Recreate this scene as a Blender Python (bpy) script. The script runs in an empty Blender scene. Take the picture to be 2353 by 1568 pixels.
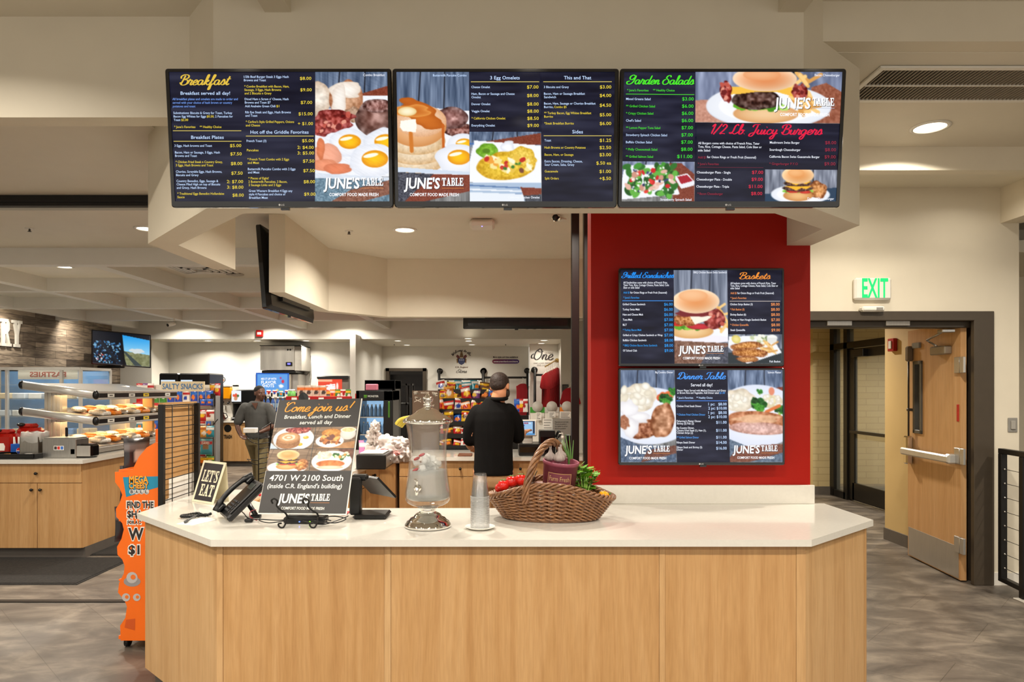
import bpy, math, random
import numpy as np
from math import sin, cos, pi, radians as R
from mathutils import Vector, Matrix

random.seed(11)
sc = bpy.context.scene
COL = sc.collection
# ------------------------------------------------------------------ camera, world, exposure
F = 24 / 36 * 2353          # focal length in photograph pixels
HZ, VX, EYE = 893.0, 1150.0, 1.57


def W(px, py, Y):
    """the place seen at photograph pixel (px, py) when it stands Y metres in front of the lens"""
    return Vector(((px - VX) * Y / F, Y, EYE - (py - HZ) * Y / F))


cam_d = bpy.data.cameras.new('camera')
cam = bpy.data.objects.new('camera', cam_d)
COL.objects.link(cam)
cam.location = (0, 0, EYE)
cam.rotation_euler = (pi / 2, 0, 0)
cam_d.lens, cam_d.sensor_width = 24, 36
cam_d.shift_x = (2353 / 2 - VX) / 2353
cam_d.shift_y = (HZ - 1568 / 2) / 2353
cam_d.clip_start, cam_d.clip_end = 0.05, 100
sc.camera = cam

world = bpy.data.worlds.new('world')
sc.world = world
world.use_nodes = True
bg = world.node_tree.nodes['Background']
bg.inputs[0].default_value = (1.0, 0.94, 0.85, 1)
bg.inputs[1].default_value = 1.15
sc.view_settings.view_transform = 'Standard'
sc.view_settings.look = 'None'
sc.view_settings.exposure = 0.0
sc.view_settings.gamma = 1.0
sc.view_settings.use_curve_mapping = False
sc.cycles.max_bounces = 14
sc.cycles.diffuse_bounces = 4
sc.cycles.glossy_bounces = 4
sc.cycles.transmission_bounces = 8
sc.cycles.transparent_max_bounces = 40
sc.cycles.caustics_reflective = False
sc.cycles.caustics_refractive = False
sc.cycles.sample_clamp_indirect = 6
sc.cycles.use_denoising = True
CAN_W = 40.0                # watts of one recessed ceiling lamp
WARM = (1.0, 0.92, 0.80)


def lin(c):
    return tuple(((x / 255) / 12.92 if x / 255 <= 0.04045 else ((x / 255 + 0.055) / 1.055) ** 2.4) for x in c[:3])


# ------------------------------------------------------------------ materials
MATS = {}


def nt(name):
    m = bpy.data.materials.new(name)
    m.use_nodes = True
    n = m.node_tree
    b = n.nodes['Principled BSDF']
    return m, n.nodes, n.links, b


def mapped(N, L, scale, coord='Object'):
    tc = N.new('ShaderNodeTexCoord')
    mp = N.new('ShaderNodeMapping')
    mp.inputs['Scale'].default_value = scale
    L.new(tc.outputs[coord], mp.inputs[0])
    return mp


def ramp(N, stops):
    r = N.new('ShaderNodeValToRGB')
    e = r.color_ramp.elements
    while len(e) < len(stops):
        e.new(0.5)
    for k, (p, c) in enumerate(stops):
        e[k].position = p
        e[k].color = (*lin(c), 1)
    return r


def pm(name, col, rough=0.5, metal=0.0, var=0.05, scale=14, bump=0.0, emit=0.0, trans=0.0, ior=1.45, coat=0.0, spec=0.5, stretch=(1, 1, 1), sheen=0.0):
    """plain procedural material: colour with a slight noise, optional bump"""
    if name in MATS:
        return MATS[name]
    m, N, L, b = nt(name)
    c = lin(col)
    mp = mapped(N, L, tuple(scale * s for s in stretch))
    no = N.new('ShaderNodeTexNoise')
    no.inputs['Scale'].default_value = 1
    no.inputs['Detail'].default_value = 4
    L.new(mp.outputs[0], no.inputs['Vector'])
    rp = N.new('ShaderNodeValToRGB')
    rp.color_ramp.elements[0].position = .3
    rp.color_ramp.elements[1].position = .7
    rp.color_ramp.elements[0].color = (*[x * (1 - var) for x in c], 1)
    rp.color_ramp.elements[1].color = (*[min(1, x * (1 + var)) for x in c], 1)
    L.new(no.outputs[0], rp.inputs[0])
    L.new(rp.outputs[0], b.inputs['Base Color'])
    b.inputs['Roughness'].default_value = rough
    b.inputs['Metallic'].default_value = metal
    b.inputs['Transmission Weight'].default_value = trans
    b.inputs['IOR'].default_value = ior
    b.inputs['Coat Weight'].default_value = coat
    b.inputs['Specular IOR Level'].default_value = spec
    if sheen:
        b.inputs['Sheen Weight'].default_value = sheen
    if bump:
        bp = N.new('ShaderNodeBump')
        bp.inputs['Strength'].default_value = bump
        bp.inputs['Distance'].default_value = 0.01
        L.new(no.outputs[0], bp.inputs['Height'])
        L.new(bp.outputs[0], b.inputs['Normal'])
    if emit:
        L.new(rp.outputs[0], b.inputs['Emission Color'])
        b.inputs['Emission Strength'].default_value = emit
        m.cycles.emission_sampling = 'NONE'
    MATS[name] = m
    return m


def clear(name, col, alpha=0.2, rough=0.05, gloss=0.5):
    """thin clear plastic or glass: mostly see-through, mirror-like at grazing angles"""
    if name in MATS:
        return MATS[name]
    m, N, L, b = nt(name)
    b.inputs['Base Color'].default_value = (*lin(col), 1)
    b.inputs['Roughness'].default_value = .3
    tr, gl = N.new('ShaderNodeBsdfTransparent'), N.new('ShaderNodeBsdfGlossy')
    tr.inputs[0].default_value = (*[.9 + .1 * x for x in lin(col)], 1)
    gl.inputs['Roughness'].default_value = rough
    lw = N.new('ShaderNodeLayerWeight')
    lw.inputs[0].default_value = 0.4
    pw = N.new('ShaderNodeMath')
    pw.operation = 'POWER'
    pw.inputs[1].default_value = 2.5
    mr = N.new('ShaderNodeMapRange')
    mr.inputs['To Min'].default_value = .04
    mr.inputs['To Max'].default_value = gloss
    L.new(lw.outputs['Facing'], pw.inputs[0])
    L.new(pw.outputs[0], mr.inputs[0])
    a, c = N.new('ShaderNodeMixShader'), N.new('ShaderNodeMixShader')
    L.new(mr.outputs[0], a.inputs[0])
    L.new(tr.outputs[0], a.inputs[1])
    L.new(gl.outputs[0], a.inputs[2])
    c.inputs[0].default_value = alpha
    L.new(a.outputs[0], c.inputs[1])
    L.new(b.outputs[0], c.inputs[2])
    L.new(c.outputs[0], N['Material Output'].inputs[0])
    MATS[name] = m
    return m


def attr_mat(name, rough=0.5, emit=0.0, coat=0.0, spec=0.5, metal=0.0):
    """colour comes from the printed or displayed picture stored with the mesh"""
    m, N, L, b = nt(name)
    a = N.new('ShaderNodeAttribute')
    a.attribute_name = 'Col'
    b.inputs['Roughness'].default_value = rough
    b.inputs['Coat Weight'].default_value = coat
    b.inputs['Specular IOR Level'].default_value = spec
    b.inputs['Metallic'].default_value = metal
    if emit:
        b.inputs['Base Color'].default_value = (.01, .01, .012, 1)
        L.new(a.outputs['Color'], b.inputs['Emission Color'])
        b.inputs['Emission Strength'].default_value = emit
        m.cycles.emission_sampling = 'NONE'
    else:
        L.new(a.outputs['Color'], b.inputs['Base Color'])
    return m


M_PRINT = attr_mat('printed_ink', 0.45)
M_BAG = attr_mat('printed_film', 0.22, spec=0.6)
M_SCREEN = attr_mat('lit_display', 0.08, emit=1.08, spec=.18)


def wood(name, c1, c2, c3, grain=(9, 9, 0.55), rough=0.42, coord='Object', coat=0.0):
    m, N, L, b = nt(name)
    mp = mapped(N, L, grain, coord)
    n1 = N.new('ShaderNodeTexNoise')
    n1.inputs['Scale'].default_value = .8
    n1.inputs['Detail'].default_value = 6
    n1.inputs['Roughness'].default_value = .62
    n1.inputs['Distortion'].default_value = 1.6
    L.new(mp.outputs[0], n1.inputs['Vector'])
    r1 = ramp(N, [(.28, c3), (.5, c1), (.72, c2)])
    L.new(n1.outputs[0], r1.inputs[0])
    mp2 = mapped(N, L, tuple(g * 9 for g in grain), coord)
    n2 = N.new('ShaderNodeTexNoise')
    n2.inputs['Scale'].default_value = 1.5
    n2.inputs['Detail'].default_value = 3
    L.new(mp2.outputs[0], n2.inputs['Vector'])
    mx = N.new('ShaderNodeMix')
    mx.data_type = 'RGBA'
    mx.blend_type = 'MULTIPLY'
    mx.inputs['Factor'].default_value = .3
    r2 = ramp(N, [(.3, (205, 195, 180)), (.62, (255, 255, 255))])
    L.new(n2.outputs[0], r2.inputs[0])
    L.new(r1.outputs[0], mx.inputs['A'])
    L.new(r2.outputs[0], mx.inputs['B'])
    wv = N.new('ShaderNodeTexWave')
    wv.inputs['Scale'].default_value = 1.1
    wv.inputs['Distortion'].default_value = 14
    wv.inputs['Detail'].default_value = 3
    wv.inputs['Detail Scale'].default_value = .7
    mp3 = mapped(N, L, tuple(g * .35 for g in grain), coord)
    L.new(mp3.outputs[0], wv.inputs['Vector'])
    r3 = ramp(N, [(.0, (226, 212, 196)), (.16, (255, 255, 255))])
    L.new(wv.outputs[0], r3.inputs[0])
    m3 = N.new('ShaderNodeMix')
    m3.data_type, m3.blend_type = 'RGBA', 'MULTIPLY'
    m3.inputs['Factor'].default_value = .28
    L.new(mx.outputs['Result'], m3.inputs['A'])
    L.new(r3.outputs[0], m3.inputs['B'])
    L.new(m3.outputs['Result'], b.inputs['Base Color'])
    b.inputs['Roughness'].default_value = rough
    b.inputs['Coat Weight'].default_value = coat
    MATS[name] = m
    return m


def brushed(name, col, stretch=(1, 1, 60), rough=0.28):
    m, N, L, b = nt(name)
    mp = mapped(N, L, tuple(6 * s for s in stretch))
    no = N.new('ShaderNodeTexNoise')
    no.inputs['Scale'].default_value = 1
    no.inputs['Detail'].default_value = 3
    L.new(mp.outputs[0], no.inputs['Vector'])
    mr = N.new('ShaderNodeMapRange')
    mr.inputs['To Min'].default_value = rough - .06
    mr.inputs['To Max'].default_value = rough + .12
    L.new(no.outputs[0], mr.inputs[0])
    L.new(mr.outputs[0], b.inputs['Roughness'])
    r = ramp(N, [(.35, tuple(int(x * .9) for x in col)), (.65, col)])
    L.new(no.outputs[0], r.inputs[0])
    L.new(r.outputs[0], b.inputs['Base Color'])
    b.inputs['Metallic'].default_value = 1
    MATS[name] = m
    return m


def floor_mat():
    m, N, L, b = nt('vinyl_floor_tiles')
    mp = mapped(N, L, (1, 1, 1))
    mps = mapped(N, L, (1.2, 2.2, 1))
    n1 = N.new('ShaderNodeTexNoise')
    n1.inputs['Scale'].default_value = 2.3
    n1.inputs['Detail'].default_value = 7
    n1.inputs['Roughness'].default_value = .6
    n1.inputs['Distortion'].default_value = .5
    L.new(mps.outputs[0], n1.inputs['Vector'])
    r = ramp(N, [(.30, (68, 61, 55)), (.5, (98, 90, 81)), (.68, (134, 124, 111))])
    L.new(n1.outputs[0], r.inputs[0])
    bk = N.new('ShaderNodeTexBrick')
    bk.inputs['Scale'].default_value = 1
    bk.inputs['Brick Width'].default_value = 0.92
    bk.inputs['Row Height'].default_value = 0.46
    bk.inputs['Mortar Size'].default_value = 0.0022
    bk.inputs['Color1'].default_value = (.86, .86, .86, 1)
    bk.inputs['Color2'].default_value = (1.05, 1.04, 1.02, 1)
    bk.inputs['Mortar'].default_value = (.55, .53, .5, 1)
    rt = mapped(N, L, (1, 1, 1))
    rt.inputs['Rotation'].default_value = (0, 0, pi / 4)
    L.new(rt.outputs[0], bk.inputs['Vector'])
    mx = N.new('ShaderNodeMix')
    mx.data_type = 'RGBA'
    mx.blend_type = 'MULTIPLY'
    mx.inputs['Factor'].default_value = 1
    L.new(r.outputs[0], mx.inputs['A'])
    L.new(bk.outputs[0], mx.inputs['B'])
    L.new(mx.outputs['Result'], b.inputs['Base Color'])
    b.inputs['Roughness'].default_value = .42
    return m


def plank_mat():
    """reclaimed barn boards, long axis along Y, stacked in Z"""
    m, N, L, b = nt('reclaimed_planks')
    tc = N.new('ShaderNodeTexCoord')
    sp = N.new('ShaderNodeSeparateXYZ')
    cb = N.new('ShaderNodeCombineXYZ')
    L.new(tc.outputs['Object'], sp.inputs[0])
    L.new(sp.outputs['Y'], cb.inputs['X'])
    L.new(sp.outputs['Z'], cb.inputs['Y'])
    bk = N.new('ShaderNodeTexBrick')
    bk.offset = .37
    bk.inputs['Scale'].default_value = 1
    bk.inputs['Brick Width'].default_value = .8
    bk.inputs['Row Height'].default_value = .13
    bk.inputs['Mortar Size'].default_value = .004
    bk.inputs['Bias'].default_value = 0
    bk.inputs['Color1'].default_value = (0, 0, 0, 1)
    bk.inputs['Color2'].default_value = (1, 1, 1, 1)
    bk.inputs['Mortar'].default_value = (0.0, 0, 0, 1)
    L.new(cb.outputs[0], bk.inputs['Vector'])
    r = ramp(N, [(0, (76, 64, 53)), (.3, (128, 114, 100)), (.7, (158, 144, 128)), (1, (190, 176, 160))])
    L.new(bk.outputs[0], r.inputs[0])
    mp = N.new('ShaderNodeMapping')
    mp.inputs['Scale'].default_value = (3.5, 26, 1)
    L.new(cb.outputs[0], mp.inputs[0])
    no = N.new('ShaderNodeTexNoise')
    no.inputs['Scale'].default_value = 1
    no.inputs['Detail'].default_value = 8
    no.inputs['Distortion'].default_value = .8
    L.new(mp.outputs[0], no.inputs['Vector'])
    r2 = ramp(N, [(.3, (96, 86, 78)), (.7, (255, 250, 240))])
    L.new(no.outputs[0], r2.inputs[0])
    mx = N.new('ShaderNodeMix')
    mx.data_type = 'RGBA'
    mx.blend_type = 'MULTIPLY'
    mx.inputs['Factor'].default_value = .85
    L.new(r.outputs[0], mx.inputs['A'])
    L.new(r2.outputs[0], mx.inputs['B'])
    L.new(mx.outputs['Result'], b.inputs['Base Color'])
    b.inputs['Roughness'].default_value = .75
    return m


def block_mat():
    m, N, L, b = nt('painted_block')
    tc = N.new('ShaderNodeTexCoord')
    sp = N.new('ShaderNodeSeparateXYZ')
    cb = N.new('ShaderNodeCombineXYZ')
    L.new(tc.outputs['Object'], sp.inputs[0])
    ad = N.new('ShaderNodeMath')
    L.new(sp.outputs['X'], ad.inputs[0])
    L.new(sp.outputs['Y'], ad.inputs[1])
    L.new(ad.outputs[0], cb.inputs['X'])
    L.new(sp.outputs['Z'], cb.inputs['Y'])
    bk = N.new('ShaderNodeTexBrick')
    bk.inputs['Scale'].default_value = 1
    bk.inputs['Brick Width'].default_value = .4
    bk.inputs['Row Height'].default_value = .1
    bk.inputs['Mortar Size'].default_value = .006
    bk.inputs['Color1'].default_value = (*lin((190, 172, 128)), 1)
    bk.inputs['Color2'].default_value = (*lin((197, 180, 136)), 1)
    bk.inputs['Mortar'].default_value = (*lin((172, 154, 114)), 1)
    L.new(cb.outputs[0], bk.inputs['Vector'])
    L.new(bk.outputs[0], b.inputs['Base Color'])
    b.inputs['Roughness'].default_value = .5
    return m


M_FLOOR = floor_mat()
M_PLANK = plank_mat()
M_BLOCK = block_mat()
M_WALL = pm('wall_paint', (221, 212, 192), .55, var=.02, scale=5, bump=.04)
M_CEIL = pm('ceiling_paint', (220, 213, 196), .5, var=.02, scale=4, bump=.03)
M_WHITEW = pm('white_wall_paint', (220, 217, 208), .5, var=.02, scale=5)
M_TAN = pm('tan_wall_paint', (203, 176, 122), .5, var=.03, scale=3)
M_RED = pm('red_wall_paint', (162, 24, 11), .45, spec=.2, var=.03, scale=4, bump=.03)
M_MAPLE = wood('maple_veneer', (195, 151, 99), (204, 162, 111), (182, 137, 85), coat=.1)
M_MAPLE2 = wood('maple_veneer_pale', (202, 161, 111), (210, 171, 122), (190, 147, 97), coat=.1)
M_DOORW = wood('beech_door_veneer', (212, 166, 114), (221, 178, 128), (200, 150, 98), grain=(7, 7, .4))
M_QUARTZ = pm('white_quartz', (219, 215, 205), .16, var=.02, scale=60, coat=.3)
M_BASE = pm('grey_rubber_base', (92, 86, 80), .55)
M_BLACK = pm('black_plastic', (16, 16, 17), .32, var=.1)
M_GLOSSB = pm('gloss_black', (9, 9, 10), .12, var=.05, coat=.5)
M_DARK = pm('dark_metal', (30, 28, 26), .4, metal=.3)
M_BRONZE = pm('bronze_frame_paint', (70, 61, 50), .42, var=.05)
M_BLKALU = pm('black_aluminium', (22, 20, 18), .35, metal=.2)
M_CHROME = pm('chrome', (240, 238, 233), .03, metal=1, var=.02)
M_STEEL = brushed('brushed_steel', (190, 188, 184), (60, 60, 1))
M_STEELH = pm('satin_steel', (188, 184, 178), .3, metal=.75, stretch=(8, 8, .5))
M_ALU = pm('aluminium', (206, 204, 198), .3, metal=.45)
M_WHITE = pm('white_plastic', (228, 224, 214), .35, var=.02)
M_PAPER = pm('white_paper', (236, 233, 225), .7, var=.02)
M_GREYP = pm('grey_plastic', (140, 137, 130), .4)
M_MAT = pm('black_carpet_mat', (34, 31, 28), .95, var=.4, scale=55, bump=.6)
M_WIRE = pm('black_wire', (20, 18, 17), .4, metal=.4)
M_CARD = pm('cardboard', (178, 136, 86), .8, var=.06, scale=10)
M_ORANGE = pm('orange_print', (244, 112, 22), .45, var=.04, scale=6)
M_GLASS = clear('window_glass', (225, 235, 232), .06, .02)
M_ACRYL = clear('clear_plastic', (235, 238, 238), .10, .08)
M_LENS = pm('lamp_lens', (255, 244, 222), .5, var=0, emit=7)


# ------------------------------------------------------------------ mesh building
class MB:
    def __init__(s):
        s.v, s.f, s.sm, s.mi, s.c = [], [], [], [], []

    def add(s, vs, fs, sm=False, mi=0, mx=None, col=None):
        b = len(s.v)
        if mx is not None:
            vs = [mx @ Vector(v) for v in vs]
        s.v += [tuple(v) for v in vs]
        s.f += [tuple(i + b for i in f) for f in fs]
        s.sm += [sm] * len(fs)
        s.mi += [mi] * len(fs)
        if col is None:
            s.c += [(1, 1, 1)] * len(vs)
        elif isinstance(col, tuple):
            s.c += [lin(col)] * len(vs)
        else:
            s.c += [tuple(c) for c in col]
        return s

    def box(s, c, d, b=0.0, rot=None, mi=0, col=None, mx=None):
        hx, hy, hz = d[0] / 2, d[1] / 2, d[2] / 2
        b = min(b, hx * .9, hy * .9, hz * .9)
        m = Matrix.Translation(c)
        if rot is not None:
            m = m @ (rot if isinstance(rot, Matrix) else Matrix.Rotation(rot, 4, 'Z'))
        if mx is not None:
            m = mx @ m
        if b <= 0:
            vs = [(x * hx, y * hy, z * hz) for x in (-1, 1) for y in (-1, 1) for z in (-1, 1)]
            fs = [(0, 1, 3, 2), (4, 6, 7, 5), (0, 4, 5, 1), (2, 3, 7, 6), (0, 2, 6, 4), (1, 5, 7, 3)]
            return s.add(vs, fs, False, mi, m, col)
        vs, ix = [], {}
        for x in (-1, 1):
            for y in (-1, 1):
                for z in (-1, 1):
                    for a in range(3):
                        p = [x * (hx - b), y * (hy - b), z * (hz - b)]
                        p[a] = (x * hx, y * hy, z * hz)[a]
                        ix[(x, y, z, a)] = len(vs)
                        vs.append(p)
        fs = []
        for a in range(3):
            o = [i for i in range(3) if i != a]
            for sg in (-1, 1):
                q = []
                for (p1, p2) in ((-1, -1), (1, -1), (1, 1), (-1, 1)):
                    k = [0, 0, 0]
                    k[a], k[o[0]], k[o[1]] = sg, p1, p2
                    q.append(ix[(*k, a)])
                fs.append(tuple(q if (sg > 0) == (a != 1) else q[::-1]))
        for a in range(3):
            o = [i for i in range(3) if i != a]
            for p1 in (-1, 1):
                for p2 in (-1, 1):
                    k1, k2 = [0, 0, 0], [0, 0, 0]
                    k1[a], k1[o[0]], k1[o[1]] = -1, p1, p2
                    k2[a], k2[o[0]], k2[o[1]] = 1, p1, p2
                    fs.append((ix[(*k1, o[0])], ix[(*k2, o[0])], ix[(*k2, o[1])], ix[(*k1, o[1])]))
        for x in (-1, 1):
            for y in (-1, 1):
                for z in (-1, 1):
                    fs.append((ix[(x, y, z, 0)], ix[(x, y, z, 1)], ix[(x, y, z, 2)]))
        return s.add(vs, fs, False, mi, m, col)

    def b2(s, x0, x1, y0, y1, z0, z1, b=0.0, mi=0, col=None):
        return s.box(((x0 + x1) / 2, (y0 + y1) / 2, (z0 + z1) / 2), (abs(x1 - x0), abs(y1 - y0), abs(z1 - z0)), b, None, mi, col)

    def quad(s, pts, mi=0, col=None):
        return s.add(pts, [tuple(range(len(pts)))], False, mi, None, col)

    def prism(s, poly, a0, a1, plane='xy', mi=0, mx=None, col=None, sm=False):
        n = len(poly)

        def P(p, a):
            return {'xy': (p[0], p[1], a), 'xz': (p[0], a, p[1]), 'yz': (a, p[0], p[1])}[plane]
        vs = [P(p, a0) for p in poly] + [P(p, a1) for p in poly]
        fs = [tuple(range(n))[::-1], tuple(range(n, 2 * n))]
        s.add(vs, fs, False, mi, mx, col)
        return s.add(vs, [(i, (i + 1) % n, n + (i + 1) % n, n + i) for i in range(n)], sm, mi, mx, col)

    def loft(s, rings, closed=True, caps=True, sm=True, mi=0, mx=None, col=None, loop=False):
        n = len(rings[0])
        vs = [p for r in rings for p in r]
        fs = []
        k = len(rings)
        for i in range(k if loop else k - 1):
            a, b = i * n, ((i + 1) % k) * n
            for j in range(n if closed else n - 1):
                fs.append((a + j, a + (j + 1) % n, b + (j + 1) % n, b + j))
        if caps and not loop and closed:
            fs.append(tuple(range(n))[::-1])
            fs.append(tuple(range((k - 1) * n, k * n)))
        return s.add(vs, fs, sm, mi, mx, col)

    def lathe(s, prof, n=32, c=(0, 0, 0), mi=0, caps=False, mx=None, col=None, sm=True, a0=0, a1=2 * pi):
        full = abs(a1 - a0 - 2 * pi) < 1e-6
        m = n if full else n + 1
        rings = [[(c[0] + r * cos(a0 + (a1 - a0) * j / n), c[1] + r * sin(a0 + (a1 - a0) * j / n), c[2] + z) for j in range(m)] for r, z in prof]
        return s.loft(rings, full, caps, sm, mi, mx, col)

    def cyl(s, p0, p1, r0, r1=None, n=16, mi=0, col=None, caps=True):
        return s.tube([p0, p1], [r0, r0 if r1 is None else r1], n, mi=mi, col=col, caps=caps)

    def tube(s, path, r, n=8, closed=False, mi=0, col=None, caps=True, flat=1.0, up=None):
        path = [Vector(p) for p in path]
        k = len(path)
        rs = r if isinstance(r, (list, tuple)) else [r] * k
        rings = []
        nrm = None
        for i, p in enumerate(path):
            if closed:
                t = path[(i + 1) % k] - path[i - 1]
            else:
                t = path[min(i + 1, k - 1)] - path[max(i - 1, 0)]
            if t.length < 1e-9:
                t = Vector((0, 0, 1))
            t.normalize()
            if nrm is None:
                nrm = Vector(up) if up else (Vector((0, 0, 1)) if abs(t.z) < .9 else Vector((1, 0, 0)))
            nrm = nrm - t * nrm.dot(t)
            if nrm.length < 1e-6:
                nrm = t.orthogonal()
            nrm.normalize()
            bn = t.cross(nrm)
            rings.append([p + nrm * (rs[i] * cos(2 * pi * j / n) * flat) + bn * (rs[i] * sin(2 * pi * j / n)) for j in range(n)])
        return s.loft(rings, True, caps, True, mi, None, col, loop=closed)

    def ball(s, c, r, nu=16, nv=10, mi=0, mx=None, col=None):
        if not isinstance(r, (tuple, list)):
            r = (r, r, r)
        vs = [(c[0], c[1], c[2] - r[2])]
        for i in range(1, nv):
            a = -pi / 2 + pi * i / nv
            for j in range(nu):
                t = 2 * pi * j / nu
                vs.append((c[0] + r[0] * cos(a) * cos(t), c[1] + r[1] * cos(a) * sin(t), c[2] + r[2] * sin(a)))
        vs.append((c[0], c[1], c[2] + r[2]))
        fs = [(0, 1 + (j + 1) % nu, 1 + j) for j in range(nu)]
        for i in range(nv - 2):
            a, b = 1 + i * nu, 1 + (i + 1) * nu
            fs += [(a + j, a + (j + 1) % nu, b + (j + 1) % nu, b + j) for j in range(nu)]
        t = len(vs) - 1
        a = 1 + (nv - 2) * nu
        fs += [(a + j, a + (j + 1) % nu, t) for j in range(nu)]
        return s.add(vs, fs, True, mi, mx, col)

    def grid(s, fn, nu, nv, sm=True, mi=0, col=None, mx=None):
        vs = [fn(i / nu, j / nv) for j in range(nv + 1) for i in range(nu + 1)]
        fs = [(j * (nu + 1) + i, j * (nu + 1) + i + 1, (j + 1) * (nu + 1) + i + 1, (j + 1) * (nu + 1) + i) for j in range(nv) for i in range(nu)]
        cc = None
        if callable(col):
            cc = [lin(col(i / nu, j / nv)) for j in range(nv + 1) for i in range(nu + 1)]
        else:
            cc = col
        return s.add(vs, fs, sm, mi, mx, cc)


def arc(c, r, a0, a1, n, plane='xz'):
    out = []
    for i in range(n + 1):
        a = a0 + (a1 - a0) * i / n
        u, v = r * cos(a), r * sin(a)
        out.append({'xz': (c[0] + u, c[1], c[2] + v), 'xy': (c[0] + u, c[1] + v, c[2]), 'yz': (c[0], c[1] + u, c[2] + v)}[plane])
    return out


def smooth(pts, k=6, closed=False):
    """Catmull-Rom through the points"""
    P = [Vector(p) for p in pts]
    n = len(P)
    out = []
    for i in range(n if closed else n - 1):
        p0 = P[i - 1] if (i > 0 or closed) else P[0]
        p1, p2 = P[i], P[(i + 1) % n]
        p3 = P[(i + 2) % n] if (i + 2 < n or closed) else P[-1]
        for j in range(k):
            t = j / k
            out.append(.5 * ((2 * p1) + (p2 - p0) * t + (2 * p0 - 5 * p1 + 4 * p2 - p3) * t * t + (3 * p1 - p0 - 3 * p2 + p3) * t ** 3))
    if not closed:
        out.append(P[-1])
    return out


def obj(name, mb, mats, parent=None, world=False, kind=None):
    """links ONE mesh object; world=True: the mesh was built in world places and its parent only moves"""
    me = bpy.data.meshes.new(name)
    v = mb.v
    o = bpy.data.objects.new(name, me)
    if parent is not None:
        o.parent = parent
        if world:
            p = parent
            off = Vector((0, 0, 0))
            while p is not None:
                off += p.location
                p = p.parent
            v = [(a[0] - off.x, a[1] - off.y, a[2] - off.z) for a in v]
    me.from_pydata(v, [], mb.f)
    if not isinstance(mats, (list, tuple)):
        mats = [mats]
    for m in mats:
        me.materials.append(m)
    me.polygons.foreach_set('use_smooth', mb.sm)
    me.polygons.foreach_set('material_index', mb.mi)
    if any(m in (M_PRINT, M_BAG, M_SCREEN) for m in mats):
        at = me.color_attributes.new('Col', 'FLOAT_COLOR', 'POINT')
        arr = np.ones((len(v), 4), dtype=np.float32)
        arr[:, :3] = np.array(mb.c, dtype=np.float32)
        at.data.foreach_set('color', arr.ravel())
    me.update()
    COL.objects.link(o)
    if kind:
        o['kind'] = kind
    return o


def struct(name, mb, m, parent=None):
    return obj(name, mb, m, parent, kind='structure')


def tag(o, label, cat, group=None):
    o['label'] = label
    o['category'] = cat
    if group:
        o['group'] = group
    return o


def thing(name, label, cat, loc=(0, 0, 0), rz=0.0, group=None):
    o = bpy.data.objects.new(name, None)
    o.empty_display_size = .05
    COL.objects.link(o)
    o.location = loc
    o.rotation_euler = (0, 0, rz)
    return tag(o, label, cat, group)


def kids(o):
    return [c for c in bpy.data.objects if c.parent is o]


def dup(root, loc, rz=None, label=None, group=None, rot=None):
    r = root.copy()
    COL.objects.link(r)
    r.location = loc
    if rz is not None:
        r.rotation_euler = (0, 0, rz)
    if rot is not None:
        r.rotation_euler = rot
    if label:
        r['label'] = label
    if group:
        r['group'] = group
    for ch in root.children:
        c = ch.copy()
        COL.objects.link(c)
        c.parent = r
        for g in ch.children:
            d = g.copy()
            COL.objects.link(d)
            d.parent = c
    return r


def remesh(o, vox, it=6, fac=.5):
    m = o.modifiers.new('skin_over', 'REMESH')
    m.mode = 'VOXEL'
    m.voxel_size = vox
    m.use_smooth_shade = True
    s = o.modifiers.new('relax', 'SMOOTH')
    s.iterations = it
    s.factor = fac
    return o


ORD = ['first', 'second', 'third', 'fourth', 'fifth', 'sixth', 'seventh', 'eighth', 'ninth', 'tenth', 'eleventh', 'twelfth', 'thirteenth', 'fourteenth', 'fifteenth', 'sixteenth', 'seventeenth', 'eighteenth', 'nineteenth', 'twentieth', 'twenty-first', 'twenty-second', 'twenty-third', 'twenty-fourth', 'twenty-fifth', 'twenty-sixth', 'twenty-seventh', 'twenty-eighth']
# ------------------------------------------------------------------ recessed ceiling lamps (the room's own light, plus added unseen fill lamps)
def can(x, y, z, label, w=1.0, r=.075, lens=True, tint=WARM):
    t = thing('recessed_ceiling_light', label, 'ceiling light', (x, y, z), 0, 'recessed ceiling lights')
    mb = MB()
    mb.lathe([(r, .004), (r + .022, .001), (r + .022, -.006), (r, -.008), (r, .004)], 28)
    obj('trim_ring', mb, M_WHITE, t)
    mb = MB()
    mb.lathe([(0.0005, -.003), (r * .9, -.003), (r, .001)], 28)
    obj('lens', mb, M_LENS, t)
    d = bpy.data.lights.new('lamp', 'AREA')
    d.shape = 'DISK'
    d.size = r * 1.7
    d.energy = CAN_W * w
    d.color = tint
    d.spread = R(150)
    o = bpy.data.objects.new('lamp', d)
    COL.objects.link(o)
    o.parent = t
    o.location = (0, 0, -.02)
    return t


def can_at(px, py, z, label, w=1.0, r=.075):
    Y = (z - EYE) * F / (HZ - py)
    return can((px - VX) * Y / F, Y, z, label, w, r)


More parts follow.
